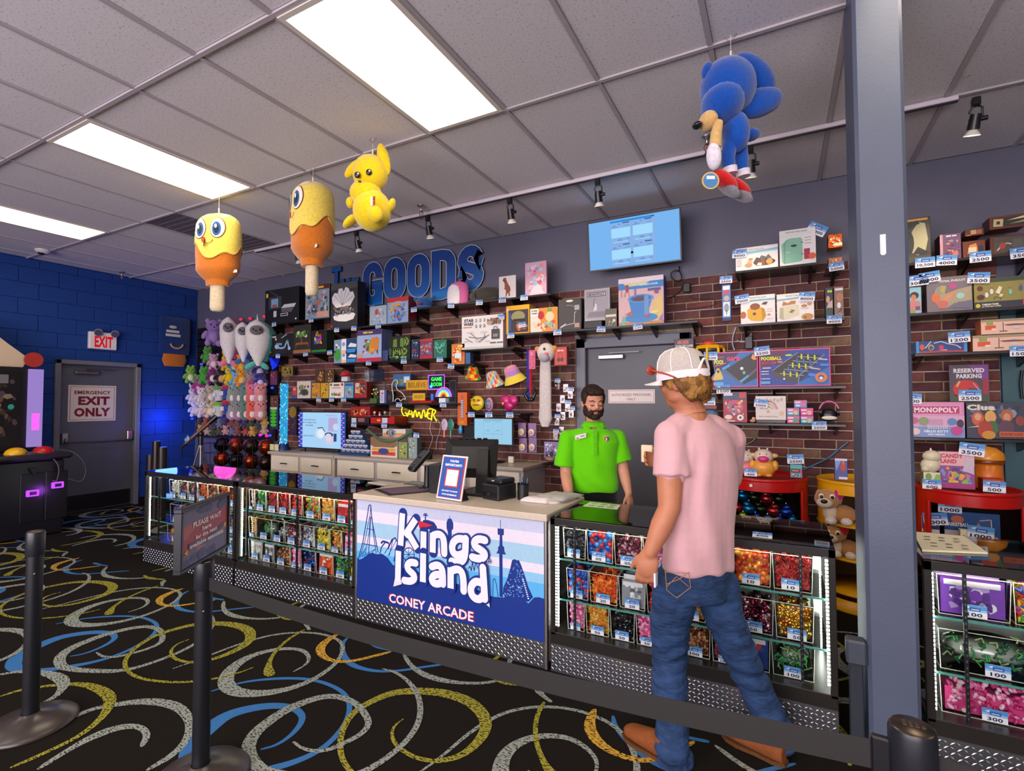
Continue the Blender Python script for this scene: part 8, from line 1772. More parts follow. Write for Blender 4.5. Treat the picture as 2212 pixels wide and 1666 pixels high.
# foil toys in the red drum
rr=random.Random(21);k2=0;FC=[('#0a6a9c','teal blue'),('#1440a0','deep blue'),('#8ab01c','lime'),('#a02c30','red'),('#24301c','dark green')]
for r_ in range(3):
    for q in range(6-r_):
        a=-.36+q*.085+r_*.04;y=-.55-.05*rr.random()+r_*.03;c_,nm=FC[[0,2,1,0,1,0,3,0,4,3,1,0,4,3,4,0,2][k2 % 17]]
        if abs(a+.13) >.24:k2 += 1;continue
        k2 += 1;z=.585+r_*.085
        t=thing('foil_toy','shiny %s foil capsule toy, number %s by place in %s layer of the red drum' % (nm,ORD[q],['lowest','middle','top'][r_]),'toy',(a,y,z-.04));t['label'] ='%s foil toy, %s from left in the %s layer of the red drum' % (nm,ORD[q],['lowest','middle','top'][r_])
        m=MB();m.sph((a,y,z),(.052,.045,.04),c_,'foil',12,8);m.sph((a+rr.uniform(-.02,.02),y-.01,z+.035),(.032,.03,.028),c_,'foil',10,7);m.build('foil_body',t);MB().cyl((a,y,z+.05),(a,y,z+.07),.012,.004,'#c8c8cc','foil',6).build('crimp',t)
MB().lathe([(0,.55),(.26,.55),(.26,.56),(0,.56)],(-.13,-.42,0),'#b8140e','gloss',30).build('shelf',dA)
def animal_bank(cx,cy,z,s,body,head,snout,label,ears):
    t=thing('squeeze_toy',label,'toy',(cx,cy,z));m=MB();m.sph((cx,cy,z+.06*s),(.075*s,.06*s,.062*s),body,'gloss',18,11);m.sph((cx-.03*s,cy-.02,z+.012*s),(.025*s,.03*s,.014*s),body,'gloss',10,6);m.sph((cx+.03*s,cy-.02,z+.012*s),(.025*s,.03*s,.014*s),body,'gloss',10,6)
    for q in (-1,1):m.sph((cx+q*.068*s,cy-.01,z+.075*s),(.022*s,.02*s,.035*s),body,'gloss',8,6)
    m.build('body',t);m=MB();m.sph((cx,cy-.01,z+.135*s),(.06*s,.05*s,.048*s),head,'gloss',16,10)
    for q in (-1,1):m.sph((cx+q*.062*s,cy,z+.14*s),(.03*s,.018*s,.016*s),ears,'gloss',8,6);m.cyl((cx+q*.022*s,cy,z+.17*s),(cx+q*.026*s,cy,z+.19*s),.009*s,.005*s,head,'gloss',6)
    m.build('head',t);MB().sph((cx,cy-.048*s,z+.12*s),(.035*s,.02*s,.024*s),snout,'gloss',12,7).build('snout',t)
    m=MB()
    for q in (-1,1):m.sph((cx+q*.02*s,cy-.052*s,z+.152*s),(.006,.004,.004),'#4a3028','gloss',6,5)
    m.build('eyes',t);return t
ta=animal_bank(at(1611,1030,-.52).x,-.52,.927,1.05,'#e0707c','#cfc0b0','#c8b8b0','pink squeeze toy with a grey animal hood next to the customer','#d8d0c8')
animal_bank(at(1650,1034,-.55).x,-.55,.927,1.15,'#e8a040','#dcc8b8','#d03a7a','orange squeeze toy with a cream cow hood','#e0b070')
tag(ta,(at(1622,1036,-.6).x,-.615,.93),'400',.09)
gbox(1707,1003,1734,.927,1039,.05,'#5ab0b4','#4a9ca0',[R(0,0,1,.32,'#6a8c94'),R(.04,.36,.96,.68,'#1c2c44'),R(.15,.46,.7,.6,'#d86a5a'),busy(230,10,['#1c2c34','#d8a8b0','#8ac0c0'],.05,.02,.95,.32,.15),R(.8,.34,1,.66,'#c83a7c')],'small teal boxed toy on the red drum table',yf=-.52,tags=[(1719,1002,'2500')],w=.11)
gbox(1803,990,1832,.927,1037,.05,'#4a5a9c','#3a4070',[Pg([(0,1),(.6,1),(.1,.4)],'#8a9cd0'),E(.66,.6,.2,.2,'#c83a20'),E(.68,.82,.12,.1,'#c86a3a'),R(.3,.03,1,.14,'#e4d8d8'),R(0,.9,1,1,'#d8d8e4')],'purple blue carton with a red figure on the yellow drum',yf=-.5)
def puppy(cx,cy,z,s,bow,label,flip=1):
    t=thing('puppy_plush',label,'plush toy',(cx,cy,z));m=MB();TAN,CRM='#b8824c','#dccab0'
    m.sph((cx+.05*s,cy+.02,z+.07*s),(.10*s,.07*s,.07*s),TAN,'plush',14,9);m.sph((cx-.03*s,cy-.01,z+.08*s),(.05*s,.05*s,.07*s),CRM,'plush',12,8);m.build('body',t)
    m=MB();m.sph((cx-.05*s,cy-.03,z+.185*s),(.085*s,.075*s,.075*s),TAN,'plush',16,10);m.build('head',t)
    m=MB();m.sph((cx-.07*s,cy-.075*s-.01,z+.165*s),(.055*s,.045*s,.04*s),CRM,'plush',12,8);m.build('muzzle',t)
    MB().sph((cx-.075*s,cy-.12*s-.01,z+.18*s),(.024*s,.012*s,.016*s),'#14110f','gloss',10,6).build('nose',t)
    for q in (-1,1):
        MB().sph((cx-.055*s+q*.035*s,cy-.095*s-.01,z+.215*s),(.02*s,.01*s,.022*s),'#f0e8dc','gloss',8,6).sph((cx-.055*s+q*.035*s,cy-.104*s-.01,z+.212*s),(.012*s,.006*s,.014*s),'#1a1412','gloss',8,6).build('eye',t)
        MB().sph((cx+.03*s*(1 if q>0 else -3.4),cy-.02,z+.2*s),(.025*s,.03*s,.055*s),TAN,'plush',8,6).build('ear',t)
        MB().sph((cx+.02*s+q*.05*s,cy-.07*s,z+.028*s),(.04*s,.05*s,.03*s),'#e4d8c8','plush',10,6).build('paw',t)
    MB().sph((cx+.03*s,cy-.05*s,z+.24*s),(.035*s,.025*s,.05*s),bow,'fabric',10,7).build('hair_bow',t);return t
puppy(at(1797,1150,-.53).x+.02,-.52,.613,.95,'#c01c8c','tan puppy plush with a magenta bow, upper level of yellow drum')
puppy(at(1816,1240,-.53).x+.0,-.50,.373,.85,'#b81c20','tan puppy plush with a red scarf, lower level of yellow drum')
puppy(.62,-.42,.613,.8,'#e07a1c','tan puppy plush with an orange bow, behind the upper one')
# on and in the right red drum
p=at(2014,1056,-.62);t=gbox(1995,1020,2033,.927,1058,.09,'#ded8c0','#7a8440',[E(.3,.72,.2,.24,'#7a9a3a'),Pg([(.6,.5),(.75,.9),(.98,.9),(.98,.3)],'#8ab83a'),R(0,.2,1,.42,'#3a5a8c')],'white and green toy carton under the white figure',yf=-.62,tags=[(2013,1057,'600')],w=.1)
t=thing('white_figure_toy','white rounded creature figure sitting on the green carton','toy',(p.x,-.58,1.05));m=MB();zb_=at(2014,1020,-.6).z;m.sph((p.x,-.585,zb_+.045),(.055,.045,.05),'#dcd4b4','gloss',16,10);m.sph((p.x-.03,-.6,zb_+.02),(.025,.03,.022),'#dcd4b4','gloss',8,6);m.build('body',t)
MB().sph((p.x+.008,-.59,zb_+.105),(.052,.045,.04),'#dcd4b4','gloss',16,10).cyl((p.x+.005,-.59,zb_+.135),(p.x+.003,-.59,zb_+.16),.01,.004,'#dcd4b4','gloss',6).build('head',t)
gbox(2028,975,2108,.927,1056,.05,'#8a4a8c','#5a2c5c',[R(0,.62,1,1,'#e0b0b8'),Tx('CANDY',.38,.89,.12,'#c83a4c',.64,.06),Tx('LAND',.28,.74,.12,'#c83a4c',.46,.06),busy(240,40,['#c86aa0','#5a3a7c','#e8a03a','#8ab84a','#7a8cc8','#d84a6c'],.02,.06,.98,.62,.12),Pg([(.66,.5),(.8,.9),(.98,.8),(.98,.4)],'#c8b8c8'),R(.0,.02,1,.14,'#a8287c'),R(.26,.16,.54,.22,'#e0b81c')],'pink and purple board game box on the red drum',yf=-.60,tags=[(2098,985,'3500')],w=.13)
x=at(2146,1060,-.55).x;t=gbox(2123,1034,2172,.927,1064,.09,'#b0281c','#7a1a10',[R(.18,.1,.9,.6,'#e08a2c'),R(.2,.72,.8,.86,'#e8c83a'),R(.26,.42,.78,.56,'#e8d8a0')],'red carton in front of the burger shaped jar',yf=-.62,tags=[(2148,1064,'500')],w=.11)
t=thing('burger_jar','orange jar with a burger bun shaped lid on the red drum','jar',(x,-.47,.927));MB().lathe([(.08,0),(.085,.02),(.08,.15),(.06,.165)],(x,-.44,.927),'#d0701c','gloss',20).build('jar_body',t)
MB().lathe([(.09,.165),(.094,.175),(.09,.185)],(x,-.44,.927),'#7a3a14','gloss',20).build('patty',t);MB().lathe([(.092,.187),(.094,.2),(.085,.235),(.05,.265),(0,.275)],(x,-.44,.927),'#d88a24','gloss',24).build('bun_lid',t)
gbox(2040,1103,2163,.513,1168,.05,'#24508c','#1a3a6a',[R(0,0,.55,.5,'#c0bcb8'),R(0,.0,.4,.1,'#24508c'),Tx('BASKETBALL',.24,.66,.10,'#e8e4e0',.42,.05),E(.24,.8,.12,.1,'#c86a4a'),Pg([(.42,.25),(.6,.8),(.72,.95),(.86,.85),(.88,.3),(.6,.12)],'#3a5a8c'),Pg([(.42,.3),(.62,.75),(.68,.6),(.5,.3)],'#b88468'),Ln([(.64,.8),(.84,.85),(.86,.3)],.02,'#c8ccd4'),E(.92,.3,.06,.12,'#c8a0a0'),R(.78,.02,1,.14,'#c8b83a')],'blue basketball game box inside the right red drum',yf=-.52,tags=[(2052,1108,'1000')],w=.125)
gbox(1991,1115,2031,.513,1152,.1,'#e0d4d0','#1c2c5c',[R(0,.6,1,1,'#24386c'),R(.08,.72,.8,.84,'#d8dce8'),R(.3,.1,.6,.48,'#a84a3a'),R(.34,.14,.56,.44,'#e0d4d0')],'small white and navy carton inside the right red drum',yf=-.55,tags=[(2023,1135,'1000')],w=.13)
gbox(2074,1144,2134,.513,1166,.04,'#e0d8b8','#a8a080',[E(.12,.5,.1,.3,'#b83a24'),Pg([(.2,.4),(.36,.7),(.4,.4)],'#c86a2c'),R(.9,.1,1,.5,'#a83a2c')],'flat cream carton at the front of the right red drum',yf=-.66,tags=[(2118,1166,'1000')],w=.13)

# ================================================================ ARCADE MACHINE
t=thing('arcade_machine','black arcade machine with purple lit coin slots beside the exit door','arcade machine',(-7.8,-2.7,0))
MB().box(-8.25,-3.4,0.002,-7.40,-2.13,.86,'#14131a','gloss',.02).build('lower_cabinet',t)
MB().box(-8.3,-3.4,.861,-7.34,-2.07,.93,'#1c1a22','gloss',.025).build('control_ledge',t)
MB().box(-8.38,-3.4,.931,-7.95,-2.24,1.93,'#17161c','gloss',.015).build('screen_cabinet',t)
m=MB();m.box(-7.949,-3.35,1.05,-7.94,-2.36,1.88,'#120f12','gloss');art(m,(-7.9395,-3.33,1.07),MY,ZV,.95,.78,[busy(250,90,['#3a2c24','#5a4438','#2a2420','#7a6a5a','#1c1814','#4a3a44'],.0,.0,1,1,.06),E(.93,.5,.03,.04,'#1f9c8c'),E(.6,.6,.08,.1,'#6a4a44'),R(.7,.85,.9,.98,'#6a6a6c')],'gloss');m.build('screen',t)
m=MB();m.box(-7.95,-2.30,.98,-7.90,-2.17,1.91,'#9a80c8','screen');m.box(-7.9,-2.27,1.18,-7.897,-2.2,1.38,'#f04ab8','neon');m.build('light_column',t)
for k_,(y,z) in enumerate(((-2.42,.50),(-2.20,.56))):
    m=MB();m.box(-7.399,y-.10,.18,-7.392,y+.10,.72,'#0e0d12','plastic',.003);m.build('coin_door',t)
    m=MB();m.box(-7.392,y-.055,z-.035,-7.365,y+.055,z+.035,'#a03af0','neon',.006);m.box(-7.366,y-.03,z-.018,-7.360,y+.03,z+.018,'#2a2038','plastic');m.build('lit_coin_slot',t)
    m=MB();m.prism([(-7.392,y-.04,.78),(-7.392,y+.04,.78),(-7.392,y,.70)],(.03,0,0),'#101014','plastic');m.build('gun_cradle',t)
l=bpy.data.lights.new('coin_glow','POINT');l.energy=1.5;l.color=(.5,.1,1);l.shadow_soft_size=.05;o=bpy.data.objects.new('coin_glow',l);COL.objects.link(o);o.location=(-7.25,-2.3,.5)
for y,c_,n_ in ((-2.50,'#e0a80c','yellow'),(-2.26,'#b81418','red')):MB().sph((-7.6,y,.93),(.10,.10,.075),c_,'gloss',20,12).build(n_+'_dome',t)
for pts in ([(-7.5,-2.45,.95),(-7.42,-2.3,.93),(-7.33,-2.2,.8),(-7.33,-2.22,.6),(-7.37,-2.25,.62)],[(-7.5,-2.15,.96),(-7.36,-2.05,.93),(-7.30,-1.95,.75),(-7.32,-1.98,.55),(-7.38,-2.1,.62)]):MB().tube(smooth_line(pts,2),.008,'#2c2a30','plastic',6).build('gun_cable',t)
m=MB();m.prism([(-8.1,-3.35,1.935),(-8.1,-2.3,1.935),(-8.1,-2.25,2.05),(-8.1,-2.45,2.22),(-8.1,-2.62,2.38),(-8.1,-2.72,2.5),(-8.1,-2.8,2.4),(-8.1,-3.35,2.5)],(-.03,0,0),'#cdb79c','gloss');m.build('topper_board',t)
MB().cyl((-8.06,-2.22,2.03),(-8.03,-2.22,2.03),.09,.09,'#a8322c','gloss',20).build('topper_disc',t);MB().cyl((-8.05,-2.93,2.3),(-8.02,-2.93,2.3),.14,.14,'#f0b41c','screen',20).build('topper_lamp',t)

# ================================================================ QUEUE BARRIERS
def stanchion(x,y,h,label,cap=True,tilt=0):
    t=thing('queue_post',label,'queue post',(x,y,0))
    MB().lathe([(.178,0.002),(.18,.008),(.165,.022),(.09,.04),(.045,.052),(.034,.06)],(x,y,0),'#3a3330','gloss',36).build('weighted_base',t)
    MB().lathe([(.0315,.05),(.0315,h-.11)],(x,y,0),'#17181d','plastic',28).build('pole',t)
    MB().lathe([(.034,h-.11),(.036,h-.105),(.036,h-.008),(.034,h)],(x,y,0),'#1c1d24','plastic',28).build('belt_head',t)
    m=MB();m.lathe([(.034,h),(.031,h+.003),(0,h+.0035)],(x,y,0),'#5a5047','metal',28)
    if cap:
        for q in range(4):m.box(x-.014+q*.009,y-.006,h+.0036,x-.008+q*.009,y+.012-.003*q,h+.0042,'#8a7452','metal')
    m.build('top_cap',t)
    MB().cyl((x-.0+.03*CR.x*0,y,0),(x,y,0),.001,.001,'#000','plastic',4)
    f=Vector((-x,CAM.y-y,0)).normalized();q=Vector((x,y,h-.19))+f*.0315;MB().sph(q,.004,'#b8b4b0','metal',8,6).build('set_screw',t)
    return t
pa=atz(45,1562,.03);sA=Vector((-3.12,-3.86,0))
stanchion(sA.x,sA.y,.895,'black queue post at the left edge of the picture')
sB=Vector((-2.075,-3.69,0));stanchion(sB.x,sB.y,.86,'black queue post carrying the PLEASE WAIT sign')
sC=Vector((.195,-3.80,0));stanchion(sC.x,sC.y,.925,'black queue post in front of the right showcase')
def belt(a,b,za,zb,label,sag=.03,hw=.024):
    n=40;v=[]
    for i in range(n+1):
        k=i/n;p=a+(b-a)*k;z=za+(zb-za)*k-sag*4*k*(1-k)
        for s in (-1,1):v += [(p.x,p.y,z+s*hw),(p.x+.0012,p.y+.0012,z+s*hw)]
    f=[]
    for i in range(n):
        o=i*4;f += [(o,o+2,o+6,o+4),(o+1,o+5,o+7,o+3),(o,o+4,o+5,o+1),(o+2,o+3,o+7,o+6)]
    mb=MB().add(v,f,'#120f0c','matte');return mb.build('queue_belt',label=label,cat='belt')
dBC=(sC-sB).normalized()
belt(sB+dBC*.036,sC-dBC*.036,.775,.86,'long black queue belt between the sign post and the right post',.035,.026)
belt(sC+Vector((.036,0,0)),Vector((1.7,-3.95,0)),.86,.83,'black queue belt running off to the right edge',.02,.026)
bx=sC-dBC*.045;MB(T=Matrix.Translation((bx.x,bx.y,.86)) @ Matrix.Rotation(math.atan2(dBC.y,dBC.x),4,'Z')).box(-.016,-.008,-.034,.016,.008,.034,'#121216','plastic',.003).build('belt_clip',label='black belt clip at the right queue post',cat='clip')
# sign frame on the middle post
pl,pr_=atd(394,1170,1.87),atd(499,1118,2.25);Xs=(pr_-pl);Xs.z=0;ws=Xs.length;Xs.normalize();zc_=.985;hs=.24
O=Vector((pl.x,pl.y,zc_-hs/2));O += Vector((sB.x,sB.y,0))-Vector(((pl.x+pr_.x)/2,(pl.y+pr_.y)/2,0));N=Xs.cross(ZV)
t=thing('queue_sign','framed PLEASE WAIT sign in red and blue on the middle queue post','sign',(sB.x,sB.y,.863))
Mx=Matrix.Translation(O) @ Matrix((Xs,-N,ZV)).transposed().to_4x4()
m=MB(T=Mx);fr=.014
for a,b,c,d in ((0,0,ws,fr),(0,hs-fr,ws,hs),(0,fr,fr,hs-fr),(ws-fr,fr,ws,hs-fr)):m.box(a,-.012,b,c,.018,d,'#14181e','plastic',.002)
m.build('frame',t);m=MB(T=Mx);m.box(fr,-.004,fr,ws-fr,.014,hs-fr,'#23262c','plastic');m.build('backing',t)
rr=random.Random(3);sg_=[R(0,0,1,1,'#6c6680'),Pg([(0,.22),(0,.72),(1,.80),(1,.38)],'#a8383c'),Pg([(0,.5),(0,.72),(.4,.76),(.1,.5)],'#b85a50'),Pg([(.3,.3),(.9,.44),(1,.38),(.3,.2)],'#c07a68')]
sg_ += [E(rr.uniform(.05,.9),rr.choice([.08,.12,.88,.92]),rr.uniform(.03,.09),rr.uniform(.04,.09),'#4a4a70') for q in range(14)]
sg_ += [Ln([(.12,.36),(.5,.3),(.9,.46)],.09,'#4a4060'),Tx('PLEASE WAIT',.52,.70,.10,'#e6e2e6',.62,.04),Tx('here',.5,.57,.085,'#e6e2e6',.2,.04),Tx('for the next',.5,.455,.08,'#e6e2e6',.48,.04),Tx('available associate',.52,.335,.085,'#e6e2e6',.74,.04)]
def star(cx,cy,r,col):return Pg([(cx+(r if k % 2 == 0 else r*.42)*math.sin(k*PI/5),cy+(r if k % 2 == 0 else r*.42)*1.3*math.cos(k*PI/5)) for k in range(10)],col)
sg_ += [star(.08,.26,.05,'#e0b83a'),star(.93,.44,.05,'#e0b83a')]
m=MB();art(m,O+Xs*fr+ZV*fr+N*.005,Xs,ZV,ws-2*fr,hs-2*fr,sg_,'card',.0001);m.build('printed_sheet',t)
MB().cyl((sB.x,sB.y,.862),(sB.x,sB.y,zc_-hs/2),.012,.012,'#121216','plastic',10).build('stem',t)
# ================================================================ PEOPLE
def fuse(mb,name,parent,vox,mat,colf,iters=6,disp=None):
    # one continuous skin over overlapping limbs and volumes
    me=bpy.data.meshes.new('x');me.from_pydata([tuple(v) for v in mb.V],[],mb.F)
    o=bpy.data.objects.new('x',me);COL.objects.link(o)
    r=o.modifiers.new('r','REMESH');r.mode='VOXEL';r.voxel_size=vox;r.use_smooth_shade=True
    s=o.modifiers.new('s','SMOOTH');s.factor=.5;s.iterations=iters
    dg=bpy.context.evaluated_depsgraph_get();dg.update()
    m2=bpy.data.meshes.new_from_object(o.evaluated_get(dg))
    n=len(m2.vertices);co=np.empty(n*3,dtype=np.float32);m2.vertices.foreach_get('co',co);co=co.reshape(-1,3)
    F=[tuple(p.vertices) for p in m2.polygons]
    if disp:
        no=np.empty(n*3,dtype=np.float32);m2.vertices.foreach_get('normal',no);no=no.reshape(-1,3)
        for i in range(n):
            k=disp(Vector(co[i]),Vector(no[i]))
            if k:co[i] += no[i]*k
    bpy.data.objects.remove(o);bpy.data.meshes.remove(me);bpy.data.meshes.remove(m2)
    out=MB();out.V=[tuple(map(float,c)) for c in co];out.n=n;out.F=F;out.M=[mat]*len(F);out.S=[True]*len(F)
    if callable(colf):out.C=[rgb(colf(Vector(co[f[0]]))) for f in F]
    else:out.C=[rgb(colf)]*len(F)
    return out.build(name,parent)
def limb(mb,pts,rad,n=14):
    mb.tube(pts,rad,'#888',n=n)
    for p,r in zip(pts,rad):mb.sph(p,r*1.0,'#888',n=12,m=8)
def hand(mb,W_,D,N,S_,curl=.5,sc=1.0):
    # W_ wrist, D towards the fingers, N out of the back of the hand, S_ towards the thumb
    D=Vector(D).normalized();N=(Vector(N)-D*Vector(N).dot(D)).normalized();S_=Vector(S_);S_=(S_-D*S_.dot(D)-N*S_.dot(N)).normalized()
    P=W_+D*.048*sc
    mb.sph(P,(.042*sc,.017*sc,.05*sc),'#888',n=14,m=9,R=Matrix((S_,N,D)).transposed())
    mb.sph(W_+D*.02*sc+S_*.018*sc,(.02*sc,.018*sc,.03*sc),'#888',n=10,m=7,R=Matrix((S_,N,D)).transposed())
    for k,(o_,L) in enumerate(((.030,.072),(.010,.080),(-.010,.074),(-.029,.058))):
        b=P+S_*o_*sc+D*.034*sc;a=curl*(.8+.12*k);d1=D*math.cos(a*.5)-N*math.sin(a*.5);d2=D*math.cos(a*1.4)-N*math.sin(a*1.4);d3=D*math.cos(a*2.1)-N*math.sin(a*2.1)
        q=[b-D*.012*sc,b+d1*L*.42*sc,b+d1*L*.42*sc+d2*L*.33*sc,b+d1*L*.42*sc+d2*L*.33*sc+d3*L*.25*sc];limb(mb,q,[.0095*sc,.0088*sc,.008*sc,.007*sc],10)
    b=W_+S_*.022*sc+D*.018*sc;d1=(S_*.75+D*.7-N*.25).normalized();d2=(S_*.25+D*.95-N*.35).normalized()
    limb(mb,[b,b+d1*.034*sc,b+d1*.034*sc+d2*.028*sc,b+d1*.034*sc+d2*.05*sc],[.012*sc,.0105*sc,.0095*sc,.008*sc],10)
def head(mb,C,X,Y,Z,s=1.0):
    # C centre of the skull, Y the way the face looks
    RM=Matrix((X,Y,Z)).transposed()
    def sp(x,y,z,r,n=16,m=10):mb.sph(C+(X*x+Y*y+Z*z)*s,tuple(k*s for k in r),'#888',n=n,m=m,R=RM)
    sp(0,-.012,.028,(.074,.094,.086));sp(0,.018,-.025,(.066,.072,.075));sp(0,.038,-.072,(.045,.046,.038));sp(0,.062,-.088,(.024,.02,.02),10,7)
    sp(0,.07,.03,(.052,.024,.016),12,7)
    for q in (-1,1):
        sp(q*.034,.066,-.022,(.022,.018,.02),10,7);sp(q*.076,-.005,-.01,(.011,.022,.033),10,8);sp(q*.03,.082,.018-.012,(.016,.009,.009),10,6);sp(q*.048,.02,-.06,(.02,.035,.025),10,7)
    mb.tube([C+(Y*.084+Z*.02)*s,C+(Y*.096+Z*-.004)*s,C+(Y*.104+Z*-.022)*s],[.009*s,.011*s,.014*s],'#888',n=10)
    for q in (-1,1):sp(q*.011,.094,-.026,(.009,.010,.008),8,6)
    sp(0,.084,-.05,(.024,.012,.007),10,6);sp(0,.082,-.062,(.02,.012,.007),10,6)
def fold(a,b,c,amp):
    # cloth folds: low frequency ridges
    return lambda p,n:amp*(noise.noise(Vector((p.x*a,p.y*b,p.z*c)))+.5*noise.noise(Vector((p.x*a*2.1+7,p.y*b*2.1,p.z*c*2.1))))

# ---------------- employee behind the counter
HX=Vector((CR.x,CR.y,0)).normalized();HF=Vector((CF.x,CF.y,0)).normalized()
dE=3.69
def Je(u,v,dd=0):return atd(u,v,dE+dd)
base=Je(1284,1100);base.z=0
pe=thing('person','bearded man in a lime green polo standing behind the counter, looking down','person',base)
a=.22;X=(HX*math.cos(a)+HF*math.sin(a)*0+HF*math.sin(-a)).normalized();Y=Vector((X.y,-X.x,0));Y=-Y if Y.dot(-HF) <0 else Y     # chest direction
hd=(Y*.85+HX*.30).normalized();hY=(hd-ZV*.26).normalized();hX=hY.cross(ZV).normalized();hZ=hX.cross(hY).normalized()
C=Je(1281,869,-.02)
b=MB();head(b,C,hX,hY,hZ,1.0)
nb=Je(1283,920,.02);limb(b,[C-hZ*.06-hY*.01,nb,nb-ZV*.05],[.050,.054,.07])
b.loft([(nb-ZV*.03,.08,.06,HX,HF),(nb-ZV*.10,.15,.09,HX,HF),(nb-ZV*.3,.16,.10,HX,HF),(nb-ZV*.5,.14,.10,HX,HF),(nb-ZV*.62,.16,.11,HX,HF)],'#888')
SL,SR=Je(1226,943),Je(1335,943,.0)
EL,WL=Je(1222,1022,-.02),Je(1230,1075,-.20);ER_,WR=Je(1346,1014,-.02),Je(1358,1066,-.10)
limb(b,[SL,EL,(EL+WL)/2,WL],[.045,.042,.040,.028]);limb(b,[SR,ER_,(ER_+WR)/2,WR],[.045,.042,.037,.026])
hand(b,WL+Vector((0,0,-.005)),Vector((.1,-.25,-1)),-HF,HX,.5);hand(b,WR,(WR-ER_)*.7+Vector((0,0,-.05)),HX*.5-HF*.5,-HX*.6-HF,.6)
hp=nb-ZV*.62
for q in (-1,1):h0=hp+HX*q*.08;limb(b,[h0,h0+HX*q*.02-ZV*.38-HF*.02,Vector((h0.x,h0.y,.09))+HX*q*.03],[.085,.058,.042]);f0=Vector((h0.x,h0.y,.04))+HX*q*.03;b.sph(f0-HF*.06,(.04,.10,.035),'#888',R=Matrix((HX,HF,ZV)).transposed())
lipc=C+hY*.088-hZ*.056
def skinE(p):
    q=p-lipc
    if abs(q.dot(hX)) <.019 and abs(q.dot(hZ)) <.0055 and q.dot(hY) >-.012:return '#a8645a'
    r=p-C
    if r.dot(hY) >.05 and abs(r.dot(hX)) >.02 and -.045 <r.dot(hZ) <.0:return '#cf8f78'
    return '#c98f74'
fuse(b,'body',pe,.0058,'skin',skinE,4)
# hair, beard, brows, eyes
h=MB()
def sphh(mb,x,y,z,r,col='#888',C_=C,n=16,m=10):mb.sph(C_+hX*x+hY*y+hZ*z,r,col,'hair',n,m,Matrix((hX,hY,hZ)).transposed())
sphh(h,0,-.028,.042,(.083,.098,.085));sphh(h,0,.03,.088,(.068,.06,.034));sphh(h,.03,.055,.085,(.035,.035,.022));sphh(h,-.02,.062,.086,(.035,.03,.02))
for q in (-1,1):sphh(h,q*.070,.0,.03,(.016,.035,.05))
fuse(h,'hair',pe,.006,'hair','#2a1a12',3,lambda p,n:.003*noise.noise(p*90))
h=MB();sphh(h,0,.042,-.084,(.056,.05,.034));sphh(h,0,.070,-.090,(.038,.034,.026));sphh(h,0,.088,-.042,(.03,.012,.006));sphh(h,0,.088,-.074,(.026,.016,.009))
for q in (-1,1):sphh(h,q*.054,.025,-.055,(.022,.038,.045));sphh(h,q*.024,.086,-.045,(.02,.012,.008));sphh(h,q*.033,.078,-.060,(.014,.018,.024));sphh(h,q*.04,.06,-.072,(.022,.03,.022));sphh(h,q*.066,-.002,-.01,(.012,.02,.03))
fuse(h,'beard',pe,.005,'hair','#2c1a12',2,lambda p,n:.002*noise.noise(p*120))
for q in (-1,1):
    m=MB();m.tube([C+hX*q*.014+hY*.090+hZ*.026,C+hX*q*.032+hY*.088+hZ*.033,C+hX*q*.052+hY*.074+hZ*.026],[.003,.0042,.002],'#2a1810','hair',6);m.build('eyebrow',pe)
    m=MB();m.sph(C+hX*q*.031+hY*.079+hZ*.004,(.0145,.011,.010),'#b87e66','skin',12,8,Matrix((hX,hY,hZ)).transposed());m.tube([C+hX*(q*.031-.013)+hY*.086-hZ*.001,C+hX*q*.031+hY*.0905-hZ*.0055,C+hX*(q*.031+.013)+hY*.084-hZ*.001],.0019,'#2a1812','hair',6);m.build('eyelid',pe)
# polo
s=MB()
ring=[(926,.10,.07,0),(936,.16,.095,0),(955,.185,.115,0),(985,.172,.12,-2),(1015,.165,.12,-2),(1040,.172,.125,2),(1054,.172,.125,3),(1060,.165,.12,3)]
s.loft([(Je(1283+o_,v,.0),a_,b_,X,Y) for v,a_,b_,o_ in ring],'#888',n=28)
for A,B_ in ((SL,Je(1219,1006,-.02)),(SR,Je(1346,996,-.02))):
    d_=(B_-A).normalized();inn=(nb-A);inn.z=0;limb(s,[A+inn*.6+ZV*.012,A-ZV*.006],[.052,.056]);s.cyl(A,B_+d_*.004,.056,.072,'#888',n=20)
GR='#5fc400'
def wr(p,n):
    z=p.z;u_=(p-base).dot(HX)
    k=.007*noise.noise(Vector((u_*9,0,z*4)))+.0055*math.sin(38*(u_*.85+z*.55)+3*noise.noise(p*5))*max(0,min(1,(1.25-z)*4))
    return k
fuse(s,'polo_shirt',pe,.007,'shirt',GR,3,wr)
cN=nb+Vector((0,0,.022))
m=MB();pts=[]
for k in range(25):
    t_=-PI*.5+2*PI*k/24+PI;x_,y_=math.sin(t_),math.cos(t_)
m.loft([(cN-ZV*.028-Y*-.012,.096,.080,X,Y),(cN-ZV*.005,.080,.070,X,Y),(cN+ZV*.012,.070,.064,X,Y),(cN+ZV*.010,.066,.06,X,Y),(cN-ZV*.02,.062,.056,X,Y)],GR,'shirt',28,caps=False);m.build('collar',pe)
fr_=Je(1284,935)+Y*.118
for q in (-1,1):
    m=MB();c0=cN+Y*.066+X*q*.012-ZV*.012;m.prism([c0,c0+X*q*.055+ZV*.012-Y*.018,c0+X*q*.062-ZV*.03-Y*.004,c0+X*q*.024-ZV*.050+Y*.028],Y*.006,GR,'shirt');m.build('collar_point',pe)
def onchest(u,v):return Je(u,v,-.125)
m=MB();p0=onchest(1286,931);m.prism([p0-HX*.012,p0+HX*.014,p0+HX*.012-ZV*.17-HF*.008,p0-HX*.010-ZV*.17-HF*.008],HF*.03,'#58b800','shirt')
